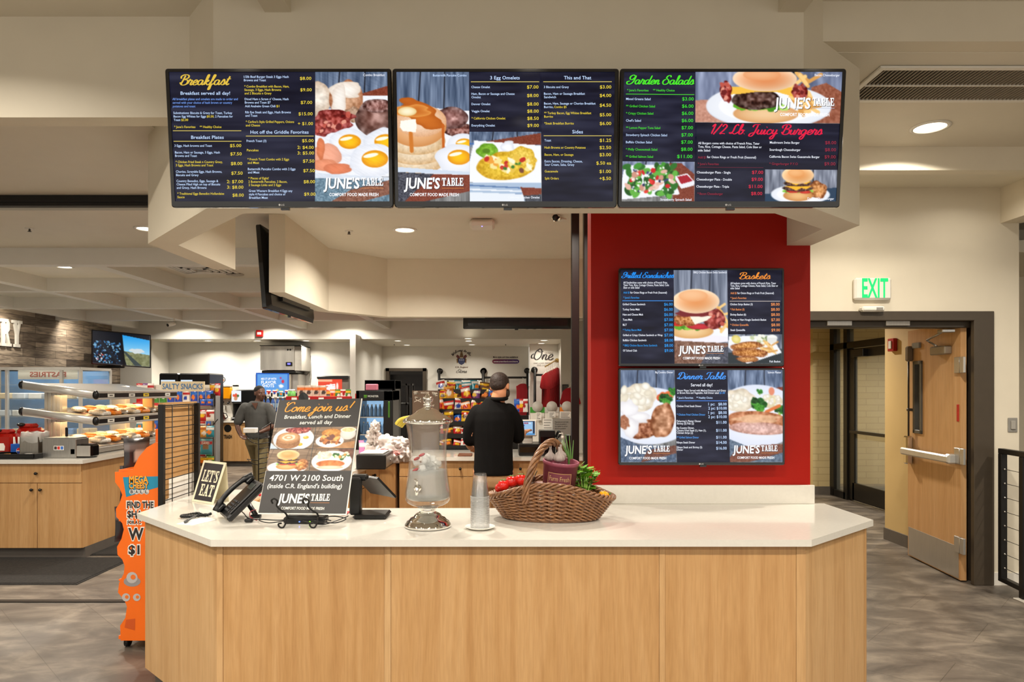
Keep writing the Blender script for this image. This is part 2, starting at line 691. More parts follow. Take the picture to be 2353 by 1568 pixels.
can_at(148, 613, 2.90, 'round ceiling light over the bakery counter at the far left', 1.0)
can_at(336, 525, 2.90, 'round ceiling light half hidden behind the left end of the menu bulkhead', .9)
can_at(930, 528, 2.90, 'round ceiling light over the kitchen passage, left of the wireless box', 1.1, .08)
can_at(2137, 292, 3.172, 'round ceiling light by the long air grille at right', 1.0, .09)
for px, w in ((478, 'over the juice machine at left'), (592, 'beside the red alarm above the drinks counter'), (703, 'right of the ice machine')):
    can_at(px, 783, 2.54, 'ceiling light in the low soffit ' + w, .55)
for px, py, w in ((914, 783, 'nearer one above the dark doorway'), (935, 793, 'farther one above the dark doorway'), (1076, 778, 'nearest of three above the store crest'), (1077, 783.5, 'middle of three above the store crest'),
                  (1084, 792, 'farthest of three above the store crest'), (1250, 782, 'nearer one above the cursive One lettering'), (1244, 789, 'farther one above the cursive One lettering')):
    can_at(px, py, 2.54, 'store ceiling light, ' + w, .3 if px < 1200 else .14)
for x, w in ((-6.06, 'left'), (-4.4, 'middle'), (-2.95, 'right')):
    can(x, 12.9, 2.9, 'ceiling light before the drinks soffit, %s of three' % w, .8)
for x, y, w in ((-6.3, 7.4, 'over the pastry case'), (-6.3, 9.2, 'behind the pastry case'), (-4.7, 10.8, 'over the snack shelves'), (-2.9, 9.1, 'over the aisle beside the wire rack'), (-2.9, 10.9, 'over the walking man'), (-1.4, 9.1, 'over the snack rack'), (.9, 9.4, 'behind the register'), (-1.4, 11.2, 'at the store entrance')):
    can(x, y, 2.9, 'ceiling light ' + w, .9)
for y, w in ((10.2, 'nearer'), (11.9, 'farther')):
    can(-7.25, y, 2.9, 'small ceiling light washing the plank wall, %s one' % w, .55)
for x in (-.9, .6):  # extra lamps added for fill, kept out of sight behind the screens
    can(x * .8, 4.4, 2.9, 'added lamp hidden behind the menu screens, %s one' % ('left' if x < 0 else 'right'), .8)
for y in (-.9, 1.15):
    for x in (-3.6, -1.7, .2, 2.1, 4.0):
        can(x, y, 3.36, 'ceiling light of the front hall, %s row, %.1f metres from the left end' % ('nearer' if y < 0 else 'farther', x + 3.6), 1.0, .09)
can(-4.3, 4.2, 3.0, 'ceiling light over the floor track at the left', .8)
can(3.3, 8.2, 2.7, 'ceiling light inside the corridor behind the exit door', 2.2)
can(5.9, 9.4, 2.7, 'ceiling light in the glazed vestibule', 1.2)
can(4.9, 3.4, 3.172, 'added unseen ceiling light near the cable railing', 1.5)  # out of view, strengthened to brighten the exit wall
can(2.75, 4.95, 3.172, 'added hidden lamp brightening the exit wall, left one', .07)  # this and the next: unseen lamps added to brighten the exit wall
can(3.6, 4.95, 3.172, 'added hidden lamp brightening the exit wall, right one', .07)
for x in (-4.4, -2.6):  # lamps added out of view to grade the light on the left header
    can(x, 2.35, 3.36, 'added unseen hall lamp brightening the left header, %s one' % ('left' if x < -3 else 'right'), .75)
# ------------------------------------------------------------------ the room
def bx(name, x0, x1, y0, y1, z0, z1, m, b=0.0):
    mb = MB()
    mb.b2(x0, x1, y0, y1, z0, z1, b)
    return struct(name, mb, m)


bx('floor', -9.5, 8.5, -4, 17, -.1, 0, M_FLOOR)
# ceilings
bx('ceiling_front', -8, 8, -4, 3.29, 3.36, 3.5, M_CEIL)
bx('ceiling_left', -8, -1.9, 3.29, 5.1, 3.0, 3.12, M_CEIL)
bx('ceiling_center', -1.22, 1.3, 3.15, 3.9, 2.9, 3.02, M_CEIL)
bx('ceiling_center_back', -1.85, 1.65, 3.9, 5.1, 2.9, 3.02, M_CEIL)
bx('ceiling_back', -9.5, 1.9, 5.1, 13.45, 2.9, 3.02, M_CEIL)
bx('ceiling_right', 1.5, 8, 3.255, 7.4, 3.172, 3.3, M_CEIL)
bx('ceiling_drinks', -9.5, -2.8, 13.48, 14.6, 2.54, 2.66, M_CEIL)
bx('ceiling_store', -2.8, 2.2, 13.48, 16.1, 2.54, 2.66, M_CEIL)
bx('ceiling_corridor', 1.75, 8.2, 5.66, 12, 2.7, 2.8, M_CEIL)
# bulkhead that carries the menu screens
OUT = [(-1.97, 4.695), (-1.987, 3.849), (-1.275, 3.03), (1.346, 3.03), (1.798, 3.418), (1.773, 3.9)]
INN = [(1.636, 3.9), (1.65, 3.5), (1.28, 3.185), (-1.2, 3.185), (-1.838, 3.895), (-1.823, 4.695)]
mb = MB()
mb.prism([INN[0], INN[1], OUT[4], OUT[5]], 2.387, 3.36)
mb.prism([INN[1], INN[2], OUT[3], OUT[4]], 2.387, 3.36)
mb.prism([INN[2], INN[3], OUT[2], OUT[3]], 2.387, 3.36)
mb.prism([INN[3], INN[4], OUT[1], OUT[2]], 2.387, 3.36)
mb.prism([INN[4], INN[5], OUT[0], OUT[1]], 2.387, 3.02)
struct('wall_bulkhead', mb, M_WALL)
# headers and beams
bx('trim_1', -8, -1.43, 3.285, 3.395, 2.875, 3.36, M_WALL)
bx('trim_2', 1.45, 8, 3.154, 3.26, 3.174, 3.36, M_WALL)
bx('trim_3', 1.78, 8, 4.52, 4.61, 3.016, 3.18, M_WALL)
bx('trim_4', -1.045, -.93, -4, 3.03, 3.24, 3.36, M_WALL)
bx('trim_5', 1.233, 1.345, -4, 3.03, 3.24, 3.36, M_WALL)
bx('trim_6', 3.99, 4.16, -1, 5.45, 2.89, 3.2, M_WALL)
k = 7
for i, y in enumerate((6.45, 8.2, 9.95, 11.7)):
    bx('trim_%d' % k, -9.4, -1.78 if i == 0 else 1.74, y, y + .12, 2.74, 2.9, M_WHITEW)
    k += 1
for x in (-8.75, -7.1, -5.45, -3.8, -2.17, -.5):
    bx('trim_%d' % k, x - .13, x, 6.57 if x < -2.3 else 8.32, 13.4, 2.742, 2.9, M_WHITEW)
    k += 1
bx('trim_%d' % k, -9.4, 1.74, 13.4, 13.48, 2.54, 2.9, M_WHITEW)
# inner bulkhead over the register counter
mb = MB()
A = [(-1.646, 5.216), (-1.626, 6.46), (-1.16, 7.0), (1.74, 7.0)]
B = [(-1.769, 5.216), (-1.75, 6.51), (-1.21, 7.12), (1.74, 7.12)]
for i in range(3):
    mb.prism([A[i], B[i], B[i + 1], A[i + 1]], 2.305, 2.9)
struct('wall_register_bulkhead', mb, M_WALL)
# red partition
mb = MB()
mb.b2(.517, 1.77, 3.9, 4.05, .2, 2.95, 0)
struct('wall_red', mb, M_RED)
bx('wall_right_store', 1.75, 1.9, 5.46, 16, 0, 3.1, M_WALL)
bx('wall_right_stub', 1.62, 1.77, 4.05, 5.5, 0, 3.1, M_WALL)
# exit wall with opening
bx('wall_exit', 1.75, 2.33, 5.45, 5.65, 0, 3.2, M_WALL)
bx('wall_exit_head', 2.33, 3.925, 5.45, 5.65, 2.18, 3.2, M_WALL)
bx('wall_exit_right', 3.925, 4.14, 5.45, 5.65, 0, 3.2, M_WALL)
mb = MB()
mb.b2(3.77, 3.93, 5.43, 5.475, 0, 2.185, .004)
mb.b2(3.83, 3.93, 5.47, 5.67, 0, 2.185, .004)
mb.b2(2.33, 2.45, 5.43, 5.67, 0, 2.185, .004)
mb.b2(2.4, 3.8, 5.43, 5.67, 2.11, 2.185, .004)
mb.b2(2.4, 3.8, 5.5, 5.63, 2.06, 2.11, .004)
struct('trim_40', mb, M_BRONZE)
bx('wall_far_right', 4.14, 8, 6.9, 7.0, 0, 3.2, M_WALL)
bx('wall_right_end', 4.1, 4.14, 5.65, 6.95, 0, 3.2, M_WALL)
bx('baseboard_right', 3.93, 4.145, 5.44, 5.45, 0, .1, M_WHITE)
# corridor
bx('wall_corridor_right', 4.01, 4.1, 5.65, 7.12, 0, 2.75, M_TAN)
bx('wall_corridor_back', 4.1, 4.96, 7.03, 7.12, 0, 2.75, M_TAN)
bx('wall_corridor_far', 1.75, 4.62, 10.1, 10.25, 0, 2.75, M_TAN)
bx('wall_corridor_block', 4.62, 4.9, 10.1, 10.25, 0, 2.75, M_BLOCK)
bx('wall_corridor_left', 1.9, 2.0, 5.65, 10.1, 0, 2.75, M_TAN)
bx('wall_vestibule_far', 4.9, 8.2, 11.2, 11.3, 0, 2.75, M_BLOCK)
bx('wall_vestibule_right', 7.2, 7.3, 5, 11.2, 0, 2.75, M_BLOCK)
mb = MB()
mb.b2(1.95, 4.9, 10.085, 10.1, 0, .12)
mb.b2(3.995, 4.01, 5.68, 7.12, 0, .12)
struct('baseboard_corridor', mb, M_BASE)
# left and back of the shop
bx('wall_plank', -7.8, -7.63, 6, 13.7, 0, 2.9, M_PLANK)
bx('wall_left_back', -9, -7.0, 13.7, 13.85, 0, 2.9, M_WHITEW)
bx('wall_left_return', -7.15, -7.0, 13.85, 14.4, 0, 2.9, M_WHITEW)
bx('wall_back', -7.2, -2.8, 14.4, 14.55, 0, 2.7, M_WHITEW)
bx('wall_partition', -2.855, -2.747, 12.95, 16, 0, 2.6, M_WHITEW)
mb = MB()
mb.b2(-2.8, -2.66, 15.85, 16, 0, 2.7)
mb.b2(-2.66, -1.72, 15.85, 16, 2.04, 2.7)
mb.b2(-1.72, .66, 15.85, 16, 0, 2.7)
struct('wall_store_back', mb, M_WHITEW)
bx('wall_store_one', .64, 1.27, 15.0, 15.2, 0, 2.6, M_WHITEW)
bx('wall_store_right', 1.19, 2.0, 13.42, 13.55, 0, 2.6, M_WHITEW)
bx('wall_store_side', 1.27, 1.4, 13.55, 15.2, 0, 2.6, M_WHITEW)
bx('wall_back_room', -3.2, -1.2, 16.9, 17, 0, 2.7, pm('dark_room', (46, 42, 38), .7))
bx('wall_left_hall', -9.5, -9.4, -4, 14, 0, 3.5, M_WALL)
bx('wall_right_hall', 8, 8.1, -4, 7, 0, 3.5, M_WALL)
# dark doorway at the back of the store
mb = MB()
mb.b2(-2.66, -2.58, 15.8, 15.98, 0, 2.04)
mb.b2(-1.80, -1.72, 15.8, 15.98, 0, 2.04)
mb.b2(-2.66, -1.72, 15.8, 15.98, 1.97, 2.04)
struct('trim_41', mb, M_BRONZE)
bx('trim_42', -8, -1.95, 5.0, 5.055, 0, .007, M_DARK)

# --- exit door leaf, swung open into the corridor
d = thing('door_1', 'beech exit door standing open with a steel push bar and narrow window', 'door', (3.775, 5.53, 0), -.098)
d['kind'] = 'structure'
L = .86
mb = MB()
x0, x1 = -.045, .0
yy0, yy1 = L - .245, L - .13
z0, z1 = 1.18, 1.80
for a, b_, c_, e in ((0, yy0, .012, 2.105), (yy1, L, .012, 2.105), (yy0, yy1, .012, z0), (yy0, yy1, z1, 2.105)):
    mb.b2(x0, x1, a, b_, c_, e)
obj('door_leaf', mb, M_DOORW, d)
mb = MB()
for a, b_, c_, e in ((yy0 - .02, yy0 + .012, z0 - .02, z1 + .02), (yy1 - .012, yy1 + .02, z0 - .02, z1 + .02), (yy0 - .02, yy1 + .02, z0 - .02, z0 + .012), (yy0 - .02, yy1 + .02, z1 - .012, z1 + .02)):
    mb.b2(x0 - .012, x1 + .012, a, b_, c_, e, .003)
f_ = obj('window_frame', mb, pm('grey_door_frame', (92, 90, 84), .4), d)
mb = MB()
mb.b2(-.026, -.02, yy0, yy1, z0, z1)
obj('window_pane', mb, M_GLASS, f_)
mb = MB()
mb.b2(x0 - .003, x0, .025, L - .015, .02, .28, .001)
obj('kick_plate', mb, M_STEELH, d)
bar = MB()
bar.b2(x0 - .075, x0 - .035, .05, L + .0, .955, 1.02, .012)
bar.b2(x0 - .07, x0, .04, .11, .95, 1.03, .012)
pb = obj('push_bar', bar, M_ALU, d)
mb = MB()
mb.b2(x0 - .06, x0, L - .1, L - .03, .87, 1.13, .012)
obj('latch_case', mb, M_CHROME, pb)
mb = MB()
mb.cyl((x0 - .03, L - .075, 1.13), (x0 - .03, L - .075, 1.85), .008, n=10)
mb.b2(x0 - .042, x0, L - .09, L - .06, 1.36, 1.385, .003)
obj('latch_rod', mb, M_BRONZE, d)
mb = MB()
mb.b2(x0 - .05, x0, L - .11, L - .045, 1.82, 1.96, .012)
obj('top_latch', mb, pm('bronze_grey', (120, 108, 92), .4, metal=.5), d)
mb = MB()
mb.b2(x0 - .02, x0, L - .24, L - .11, 1.935, 1.985, .004)
obj('number_plate', mb, M_GREYP, d)
mb = MB()
mb.b2(x0 - .06, x0, .12, .36, 1.855, 1.925, .008)
mb.b2(x0 - .055, x0, .22, .36, 1.87, 1.93, .008)
cl = obj('door_closer', mb, pm('closer_grey', (150, 140, 124), .35, metal=.6), d)
mb = MB()
mb.tube([(x0 - .03, .30, 1.93), (x0 - .05, .42, 1.99), (x0 - .12, .05, 2.03)], .009, 6)
mb.b2(x0 - .15, x0 - .05, -.02, .06, 2.025, 2.05, .004)
obj('closer_arm', mb, M_STEEL, cl)
for z in (.3, 1.02, 1.76):
    mb = MB()
    mb.b2(-.065, -.045, -.075, .06, z - .065, z + .065, .003)
    mb.cyl((-.055, -.02, z - .065), (-.055, -.02, z + .065), .012, n=10)
    obj('hinge', mb, M_STEELH, d)
mb = MB()
mb.b2(x0 - .005, x0, .02, .05, 1.3, 1.44, .002)
obj('red_sticker', mb, pm('red_sticker', (190, 30, 26), .4), d)

# --- black storefront with glass door on the far side of the corridor
t = thing('door_2', 'black framed glass vestibule door behind the exit door', 'door', (4.92, 8.5, 0))
t['kind'] = 'structure'


def sf(name, boxes, m, parent=t):
    mb = MB()
    for b_ in boxes:
        mb.b2(*b_, .003)
    return obj(name, mb, m, parent, True)


sf('frame', [(4.87, 4.97, 9.98, 10.1, 0, 2.7), (4.87, 4.97, 9.60, 9.70, 0, 2.7), (4.87, 4.97, 8.3, 8.42, 0, 2.7), (4.87, 4.97, 7.1, 7.2, 0, 2.7), (4.87, 4.97, 7.1, 10.1, 2.13, 2.22), (4.87, 4.97, 7.1, 10.1, 2.6, 2.7), (4.87, 4.97, 9.65, 10.0, 0, .1)], M_BLKALU)
dl = sf('door_leaf', [(4.895, 4.945, 9.45, 9.595, .02, 2.12), (4.895, 4.945, 8.43, 8.55, .02, 2.12), (4.895, 4.945, 8.5, 9.5, .02, .26), (4.895, 4.945, 8.5, 9.5, 2.0, 2.12)], M_BLKALU)
sf('glass', [(4.915, 4.921, 8.5, 9.5, .26, 2.0)], M_GLASS, dl)
sf('push_rail', [(4.85, 4.875, 8.5, 9.5, .95, .99), (4.85, 4.9, 9.47, 9.5, .95, .99), (4.85, 4.9, 8.5, 8.53, .95, .99)], M_DARK, dl)
sf('closer', [(4.83, 4.9, 9.1, 9.42, 2.0, 2.1)], M_BLACK, dl)
sf('side_glass', [(4.915, 4.921, 9.7, 9.98, .1, 2.13), (4.915, 4.921, 8.42, 9.6, 2.22, 2.6), (4.915, 4.921, 9.7, 9.98, 2.22, 2.6), (4.915, 4.921, 7.2, 8.3, .1, 2.13)], M_GLASS)

# --- door hardware on the frame head (holders)
for px0, px1, w in ((1900, 1957, 'left'), (2035, 2090, 'right')):
    a, b_ = W(px0, 737, 5.49), W(px1, 749, 5.49)
    mb = MB()
    mb.b2(a.x, b_.x, 5.48, 5.53, b_.z, a.z, .003)
    tag(obj('door_holder', mb, M_STEELH), 'steel holder under the exit door frame head, %s one' % w, 'door hardware', 'door holders')
# ------------------------------------------------------------------ lettering
_TC = {}
_cap = {}


def glyphs(s, bold=0.0):
    k = (s, bold)
    if k in _TC:
        return _TC[k]
    cu = bpy.data.curves.new('type', 'FONT')
    cu.body = s
    cu.size = 1
    cu.offset = bold
    cu.resolution_u = 2
    cu.fill_mode = 'FRONT'
    o = bpy.data.objects.new('type', cu)
    COL.objects.link(o)
    dg = bpy.context.evaluated_depsgraph_get()
    dg.update()
    e = o.evaluated_get(dg)
    me = e.to_mesh()
    v = np.empty(len(me.vertices) * 3, dtype=np.float32)
    me.vertices.foreach_get('co', v)
    v = v.reshape(-1, 3)[:, :2].copy()
    f = [tuple(p.vertices) for p in me.polygons]
    e.to_mesh_clear()
    bpy.data.objects.remove(o)
    bpy.data.curves.remove(cu)
    _TC[k] = (v, f)
    return _TC[k]


def caph(bold=0.0):
    if bold not in _cap:
        v, f = glyphs('H', bold)
        _cap[bold] = (v[:, 1].min(), v[:, 1].max())
    return _cap[bold]


def flip_if(mb, vs, fs, col, mi=0):
    mb.add(vs, fs, False, mi, None, col)


def tx(mb, s, put, x0, x1, yc, h, col, bold=.012, rot=0.0, slant=0.0):
    """type s between x0 and x1 with capitals h tall centred on yc (y runs down); put(x, y) gives the place"""
    v, f = glyphs(s, bold)
    if not len(v):
        return
    b, t = caph(bold)
    mnx, mxx = v[:, 0].min(), v[:, 0].max()
    sx = (x1 - x0) / max(1e-6, mxx - mnx)
    sy = h / (t - b)
    out = []
    cx = (x0 + x1) / 2
    for a in v:
        X = x0 + (a[0] - mnx) * sx
        dy = (a[1] - (b + t) / 2) * sy
        X += slant * dy
        Y = yc - dy
        if rot:
            dx, dyy = X - cx, Y - yc
            X, Y = cx + dx * cos(rot) - dyy * sin(rot), yc + dx * sin(rot) + dyy * cos(rot)
        out.append(put(X, Y))
    mb.add(out, f, False, 0, None, col)


BOWL = [(.78, .8), (.45, 1), (.12, .72), (.1, .25), (.35, 0), (.65, .25), (.82, .95)]
SCR = {
    'a': ([BOWL, [(.82, .95), (.75, .3), (.9, .02), (1.15, .25)]], 1.08),
    'b': ([[(0, .2), (.35, 1.2), (.45, 2), (.25, 1.9), (.2, .6), (.3, .05), (.6, .05), (.8, .5), (.65, .9), (.45, .7)], [(.7, .85), (1.05, .75)]], .98),
    'c': ([[(.75, .78), (.45, 1), (.12, .6), (.2, .1), (.5, 0), (.9, .3)]], .82),
    'd': ([BOWL, [(1.0, 2), (.78, .3), (.92, .02), (1.15, .25)]], 1.08),
    'e': ([[(.05, .35), (.5, .5), (.68, .8), (.45, 1), (.12, .6), (.2, .1), (.5, 0), (.9, .3)]], .82),
    'f': ([[(0, .2), (.45, 1.2), (.6, 1.9), (.4, 2), (.3, 1.4), (.2, 0), (.1, -.9), (.32, -.8), (.4, 0), (.8, .3)], [(.1, .9), (.6, .95)]], .74),
    'g': ([BOWL, [(.82, .95), (.65, -.5), (.35, -1), (.1, -.7), (.5, -.1), (1.1, .3)]], 1.02),
    'h': ([[(0, .2), (.4, 1.3), (.45, 2), (.25, 1.8), (.15, 0)], [(.15, .4), (.45, .95), (.7, .8), (.65, .2), (.8, 0), (1.05, .25)]], .98),
    'i': ([[(0, .2), (.25, .95), (.2, .2), (.35, 0), (.6, .25)], [(.34, 1.42), (.38, 1.52)]], .55),
    'j': ([[(0, .2), (.3, .95), (.15, -.5), (-.15, -1), (-.35, -.7), (.1, -.1), (.6, .3)], [(.38, 1.42), (.42, 1.52)]], .55),
    'k': ([[(0, .2), (.4, 1.3), (.45, 2), (.25, 1.8), (.15, 0)], [(.2, .4), (.55, .95), (.65, .75), (.3, .5), (.55, .1), (.75, 0), (1, .25)]], .92),
    'l': ([[(0, .2), (.4, 1.3), (.45, 1.95), (.25, 1.8), (.2, .4), (.35, 0), (.6, .25)]], .55),
    'm': ([[(0, .2), (.2, .95), (.12, 0)], [(.15, .4), (.4, .95), (.58, .8), (.5, 0)], [(.53, .4), (.8, .95), (.98, .8), (.9, .2), (1.05, 0), (1.3, .25)]], 1.22),
    'n': ([[(0, .2), (.2, .95), (.12, 0)], [(.15, .4), (.42, .95), (.65, .8), (.58, .2), (.72, 0), (1, .25)]], .93),
    'o': ([[(.5, 1), (.15, .75), (.12, .25), (.4, 0), (.72, .3), (.7, .8), (.5, 1), (.6, .8), (1, .8)]], .9),
    'r': ([[(0, .2), (.22, 1.1), (.3, .9), (.62, .9), (.5, .2), (.65, 0), (.9, .25)]], .8),
    's': ([[(0, .1), (.42, 1.1), (.65, .45), (.5, .02), (.15, .1)], [(.45, .02), (.9, .25)]], .8),
    't': ([[(0, .2), (.3, 1), (.44, 1.7), (.25, .5), (.35, 0), (.7, .25)], [(.05, 1.15), (.72, 1.2)]], .65),
    'u': ([[(0, .2), (.2, .95), (.15, .3), (.35, 0), (.65, .3), (.75, .95), (.7, .2), (.85, 0), (1.1, .25)]], 1.0),
    'w': ([[(0, .2), (.2, .95), (.2, .2), (.4, 0), (.65, .3), (.65, .9), (.7, .2), (.9, 0), (1.2, .5), (1.15, 1), (1.35, .8)]], 1.28),
    'y': ([[(0, .2), (.2, .95), (.15, .4), (.35, .1), (.65, .4), (.75, .95), (.55, -.6), (.25, -1), (.05, -.7), (.5, -.1), (1.05, .25)]], 1.0),
    'B': ([[(.55, 1.9), (.38, .9), (.2, 0)], [(0, 1.25), (-.1, 1.7), (.4, 2.05), (1.05, 1.9), (1.1, 1.4), (.5, 1.05)], [(.5, 1.05), (1.15, .9), (1.15, .2), (.6, -.05), (.2, .2), (0, .5)]], 1.3),
    'G': ([[(1.15, 1.75), (.8, 2.05), (.3, 1.75), (.3, 1.2), (.75, 1.0), (1.2, 1.6)], [(1.3, 1.95), (1.1, .6), (.6, 0), (.05, .05), (-.05, .5), (.4, .7)]], 1.42),
    'S': ([[(1.2, 1.6), (1.05, 2), (.6, 1.9), (.45, 1.4), (.95, .9), (1.0, .3), (.5, -.05), (.05, .2), (0, .8), (.4, 1.15)]], 1.28),
    'L': ([[(1.05, 1.7), (.85, 2), (.55, 1.6), (.45, .6), (.2, .1), (-.05, .25), (.3, .3), (.8, 0), (1.25, .35)]], 1.25),
    'J': ([[(.15, 1.45), (.35, 1.95), (1.25, 2)], [(.9, 1.95), (.7, .3), (.4, -.4), (0, -.35), (.1, .1), (.7, .35)]], 1.05),
    'D': ([[(.6, 1.95), (.42, .9), (.25, .05)], [(.25, .05), (-.05, .25), (.25, .35), (.7, 0), (1.3, .6), (1.25, 1.6), (.75, 2.05), (.1, 1.8), (.05, 1.3), (.35, 1.25)]], 1.45),
    'T': ([[(.1, 1.4), (.3, 1.95), (1.35, 2)], [(.9, 1.95), (.7, .4), (.3, -.05), (0, .2)]], 1.1),
    'C': ([[(1.1, 1.6), (.95, 2), (.5, 1.9), (.15, 1.2), (.2, .3), (.6, 0), (1.1, .4)], [(.15, 1.4), (-.1, 1.75), (.1, 2.1)]], 1.15),
    'O': ([[(.75, 2), (.25, 1.5), (.15, .5), (.6, 0), (1.15, .6), (1.1, 1.6), (.75, 2), (.5, 1.65), (.95, 1.4), (1.35, 1.55)], [(.2, .4), (-.2, .3), (-.3, .8), (.0, 1.1)]], 1.35),
    'W': ([[(.05, 1.6), (.25, 1.95), (.35, .05), (.85, 1.6), (.95, .05), (1.55, 1.95)]], 1.65),
    '1': ([[(.15, 1.5), (.55, 2), (.38, 0)]], .72),
    '2': ([[(.1, 1.5), (.4, 2), (.8, 1.6), (.5, .8), (.05, .04), (.4, .12), (.9, .04)]], 1.0),
    '/': ([[(0, -.1), (.85, 2.1)]], .95),
    '.': ([[(.1, .05), (.14, .1)]], .4),
    '!': ([[(.55, 2), (.32, .6)], [(.2, .05), (.22, .12)]], .6),
    ' ': ([], .6),
}


def script(mb, s, put, x0, x1, yb, xh, col, pen=.33, slant=.28):
    """brush-script lettering between x0 and x1, baseline yb, x-height xh (y runs down)"""
    strokes = []
    a = 0.0
    for ch in s:
        st, adv = SCR[ch]
        for p in st:
            strokes.append([(a + x, y) for x, y in p])
        a += adv
    pts = [(x + slant * y, y) for p in strokes for x, y in p]
    mn, mx = min(p[0] for p in pts), max(p[0] for p in pts)
    sx = (x1 - x0) / (mx - mn)
    ez = 0.0
    for p in strokes:
        q = [((x + slant * y - mn) * sx, y * xh) for x, y in p]
        q = smooth([(x, y, 0) for x, y in q], 5) if len(q) > 2 else [Vector((x, y, 0)) for x, y in q]
        vs = []
        n = len(q)
        for i, c in enumerate(q):
            t = q[min(i + 1, n - 1)] - q[max(i - 1, 0)]
            if t.length < 1e-9:
                t = Vector((0, 1, 0))
            t.normalize()
            w = pen * xh * (.38 + .62 * abs(t.y)) / 2
            if n > 3 and i in (0, n - 1):
                w *= .5
            nx, ny = -t.y * w, t.x * w
            ez += 3e-6
            vs += [put(x0 + c.x + nx, yb - c.y - ny, ez), put(x0 + c.x - nx, yb - c.y + ny, ez)]
        mb.add(vs, [(2 * i, 2 * i + 2, 2 * i + 3, 2 * i + 1) for i in range(n - 1)], False, 0, None, col)


def _r(x0, x1, y0, y1):
    return [(x0, y0), (x1, y0), (x1, y1), (x0, y1)]


SLAB = {
    'T': ([_r(.33, .62, 0, 1), _r(.02, .93, .86, 1), _r(.02, .14, .68, 1), _r(.81, .93, .68, 1), _r(.18, .77, 0, .12)], .98),
    'A': ([[(.12, 0), (.24, 0), (.53, 1), (.36, 1)], [(.6, 0), (.86, 0), (.6, 1), (.33, 1)], _r(.25, .68, .24, .36), _r(0, .38, 0, .11), _r(.52, .98, 0, .11)], 1.02),
    'B': ([_r(.1, .36, 0, 1), _r(0, .7, .88, 1), _r(0, .74, 0, .12), _r(.1, .66, .46, .57), [(.58, .5), (.76, .62), (.76, .88), (.6, 1), (.52, .9), (.52, .55)], [(.58, .56), (.82, .44), (.82, .14), (.64, 0), (.55, .1), (.55, .5)]], .9),
    'L': ([_r(.1, .36, 0, 1), _r(0, .5, .88, 1), _r(0, .82, 0, .12), _r(.7, .82, 0, .36)], .88),
    'E': ([_r(.1, .36, 0, 1), _r(0, .78, .88, 1), _r(0, .82, 0, .12), _r(.1, .6, .45, .56), _r(.67, .78, .68, 1), _r(.7, .82, 0, .32), _r(.52, .6, .36, .66)], .9),
    'S': ([[(.08, .58), (.34, .7), (.34, .9), (.2, 1), (.06, .85)], _r(.15, .75, .88, 1), _r(.68, .78, .66, 1), [(.08, .62), (.3, .78), (.8, .42), (.6, .26)], _r(.1, .68, 0, .12), _r(.04, .14, 0, .34), [(.54, .08), (.68, 0), (.82, .14), (.82, .4), (.58, .36)]], .88),
    'R': ([_r(.1, .36, .01, .99), _r(0, .68, .88, 1), _r(.13, .64, .44, .56), [(.56, .48), (.78, .6), (.78, .88), (.6, 1), (.52, .9), (.52, .55)], [(.42, .5), (.62, .5), (.86, .06), (.62, .06)], _r(0, .46, 0, .11), _r(.56, .96, 0, .11)], .98),
    'Y': ([_r(.36, .62, 0, .5), [(.1, 1), (.36, 1), (.62, .45), (.4, .4)], [(.72, 1), (.86, 1), (.6, .42), (.46, .46)], _r(0, .44, .89, 1), _r(.6, .98, .89, 1), _r(.22, .76, 0, .11)], 1.0),
    "'": ([[(.08, 1), (.26, 1), (.2, .66), (.1, .66)]], .32),
}


def slab(mb, s, put, x0, x1, y0, y1, col, thick=None):
    """slab-serif capitals; y0 top, y1 bottom"""
    tot = sum(SLAB[c][1] for c in s)
    a = k_ = 0
    for c in s:
        st, adv = SLAB[c]
        for p in st:
            k_ += 1
            q = [(x0 + (a + x) / tot * (x1 - x0), y1 - y * (y1 - y0)) for x, y in p]
            if thick is None:
                mb.add([put(*k, k_ * 3e-5) for k in q], [tuple(range(len(q)))], False, 0, None, col)
            else:
                n = len(q)
                e_ = thick * (-.02 * k_)
                vs = [put(*k) + e_ for k in q] + [put(*k) + thick for k in q]
                mb.add(vs, [tuple(range(n)), tuple(range(n, 2 * n))[::-1]] + [(i, (i + 1) % n, n + (i + 1) % n, n + i) for i in range(n)], False, 0, None, col)
        a += adv


# ------------------------------------------------------------------ painted pictures (for screens, posters and packs)
RNG = np.random.RandomState(5)


def vnoise(X, Y, sx, sy, seed=0):
    g = np.random.RandomState(seed).rand(64, 64)
    x, y = X / sx, Y / sy
    xi, yi = np.floor(x).astype(int), np.floor(y).astype(int)
    fx, fy = x - xi, y - yi
    fx, fy = fx * fx * (3 - 2 * fx), fy * fy * (3 - 2 * fy)
    a, b = g[yi % 64, xi % 64], g[yi % 64, (xi + 1) % 64]
    c, d = g[(yi + 1) % 64, xi % 64], g[(yi + 1) % 64, (xi + 1) % 64]
    return (a * (1 - fx) + b * fx) * (1 - fy) + (c * (1 - fx) + d * fx) * fy - .5


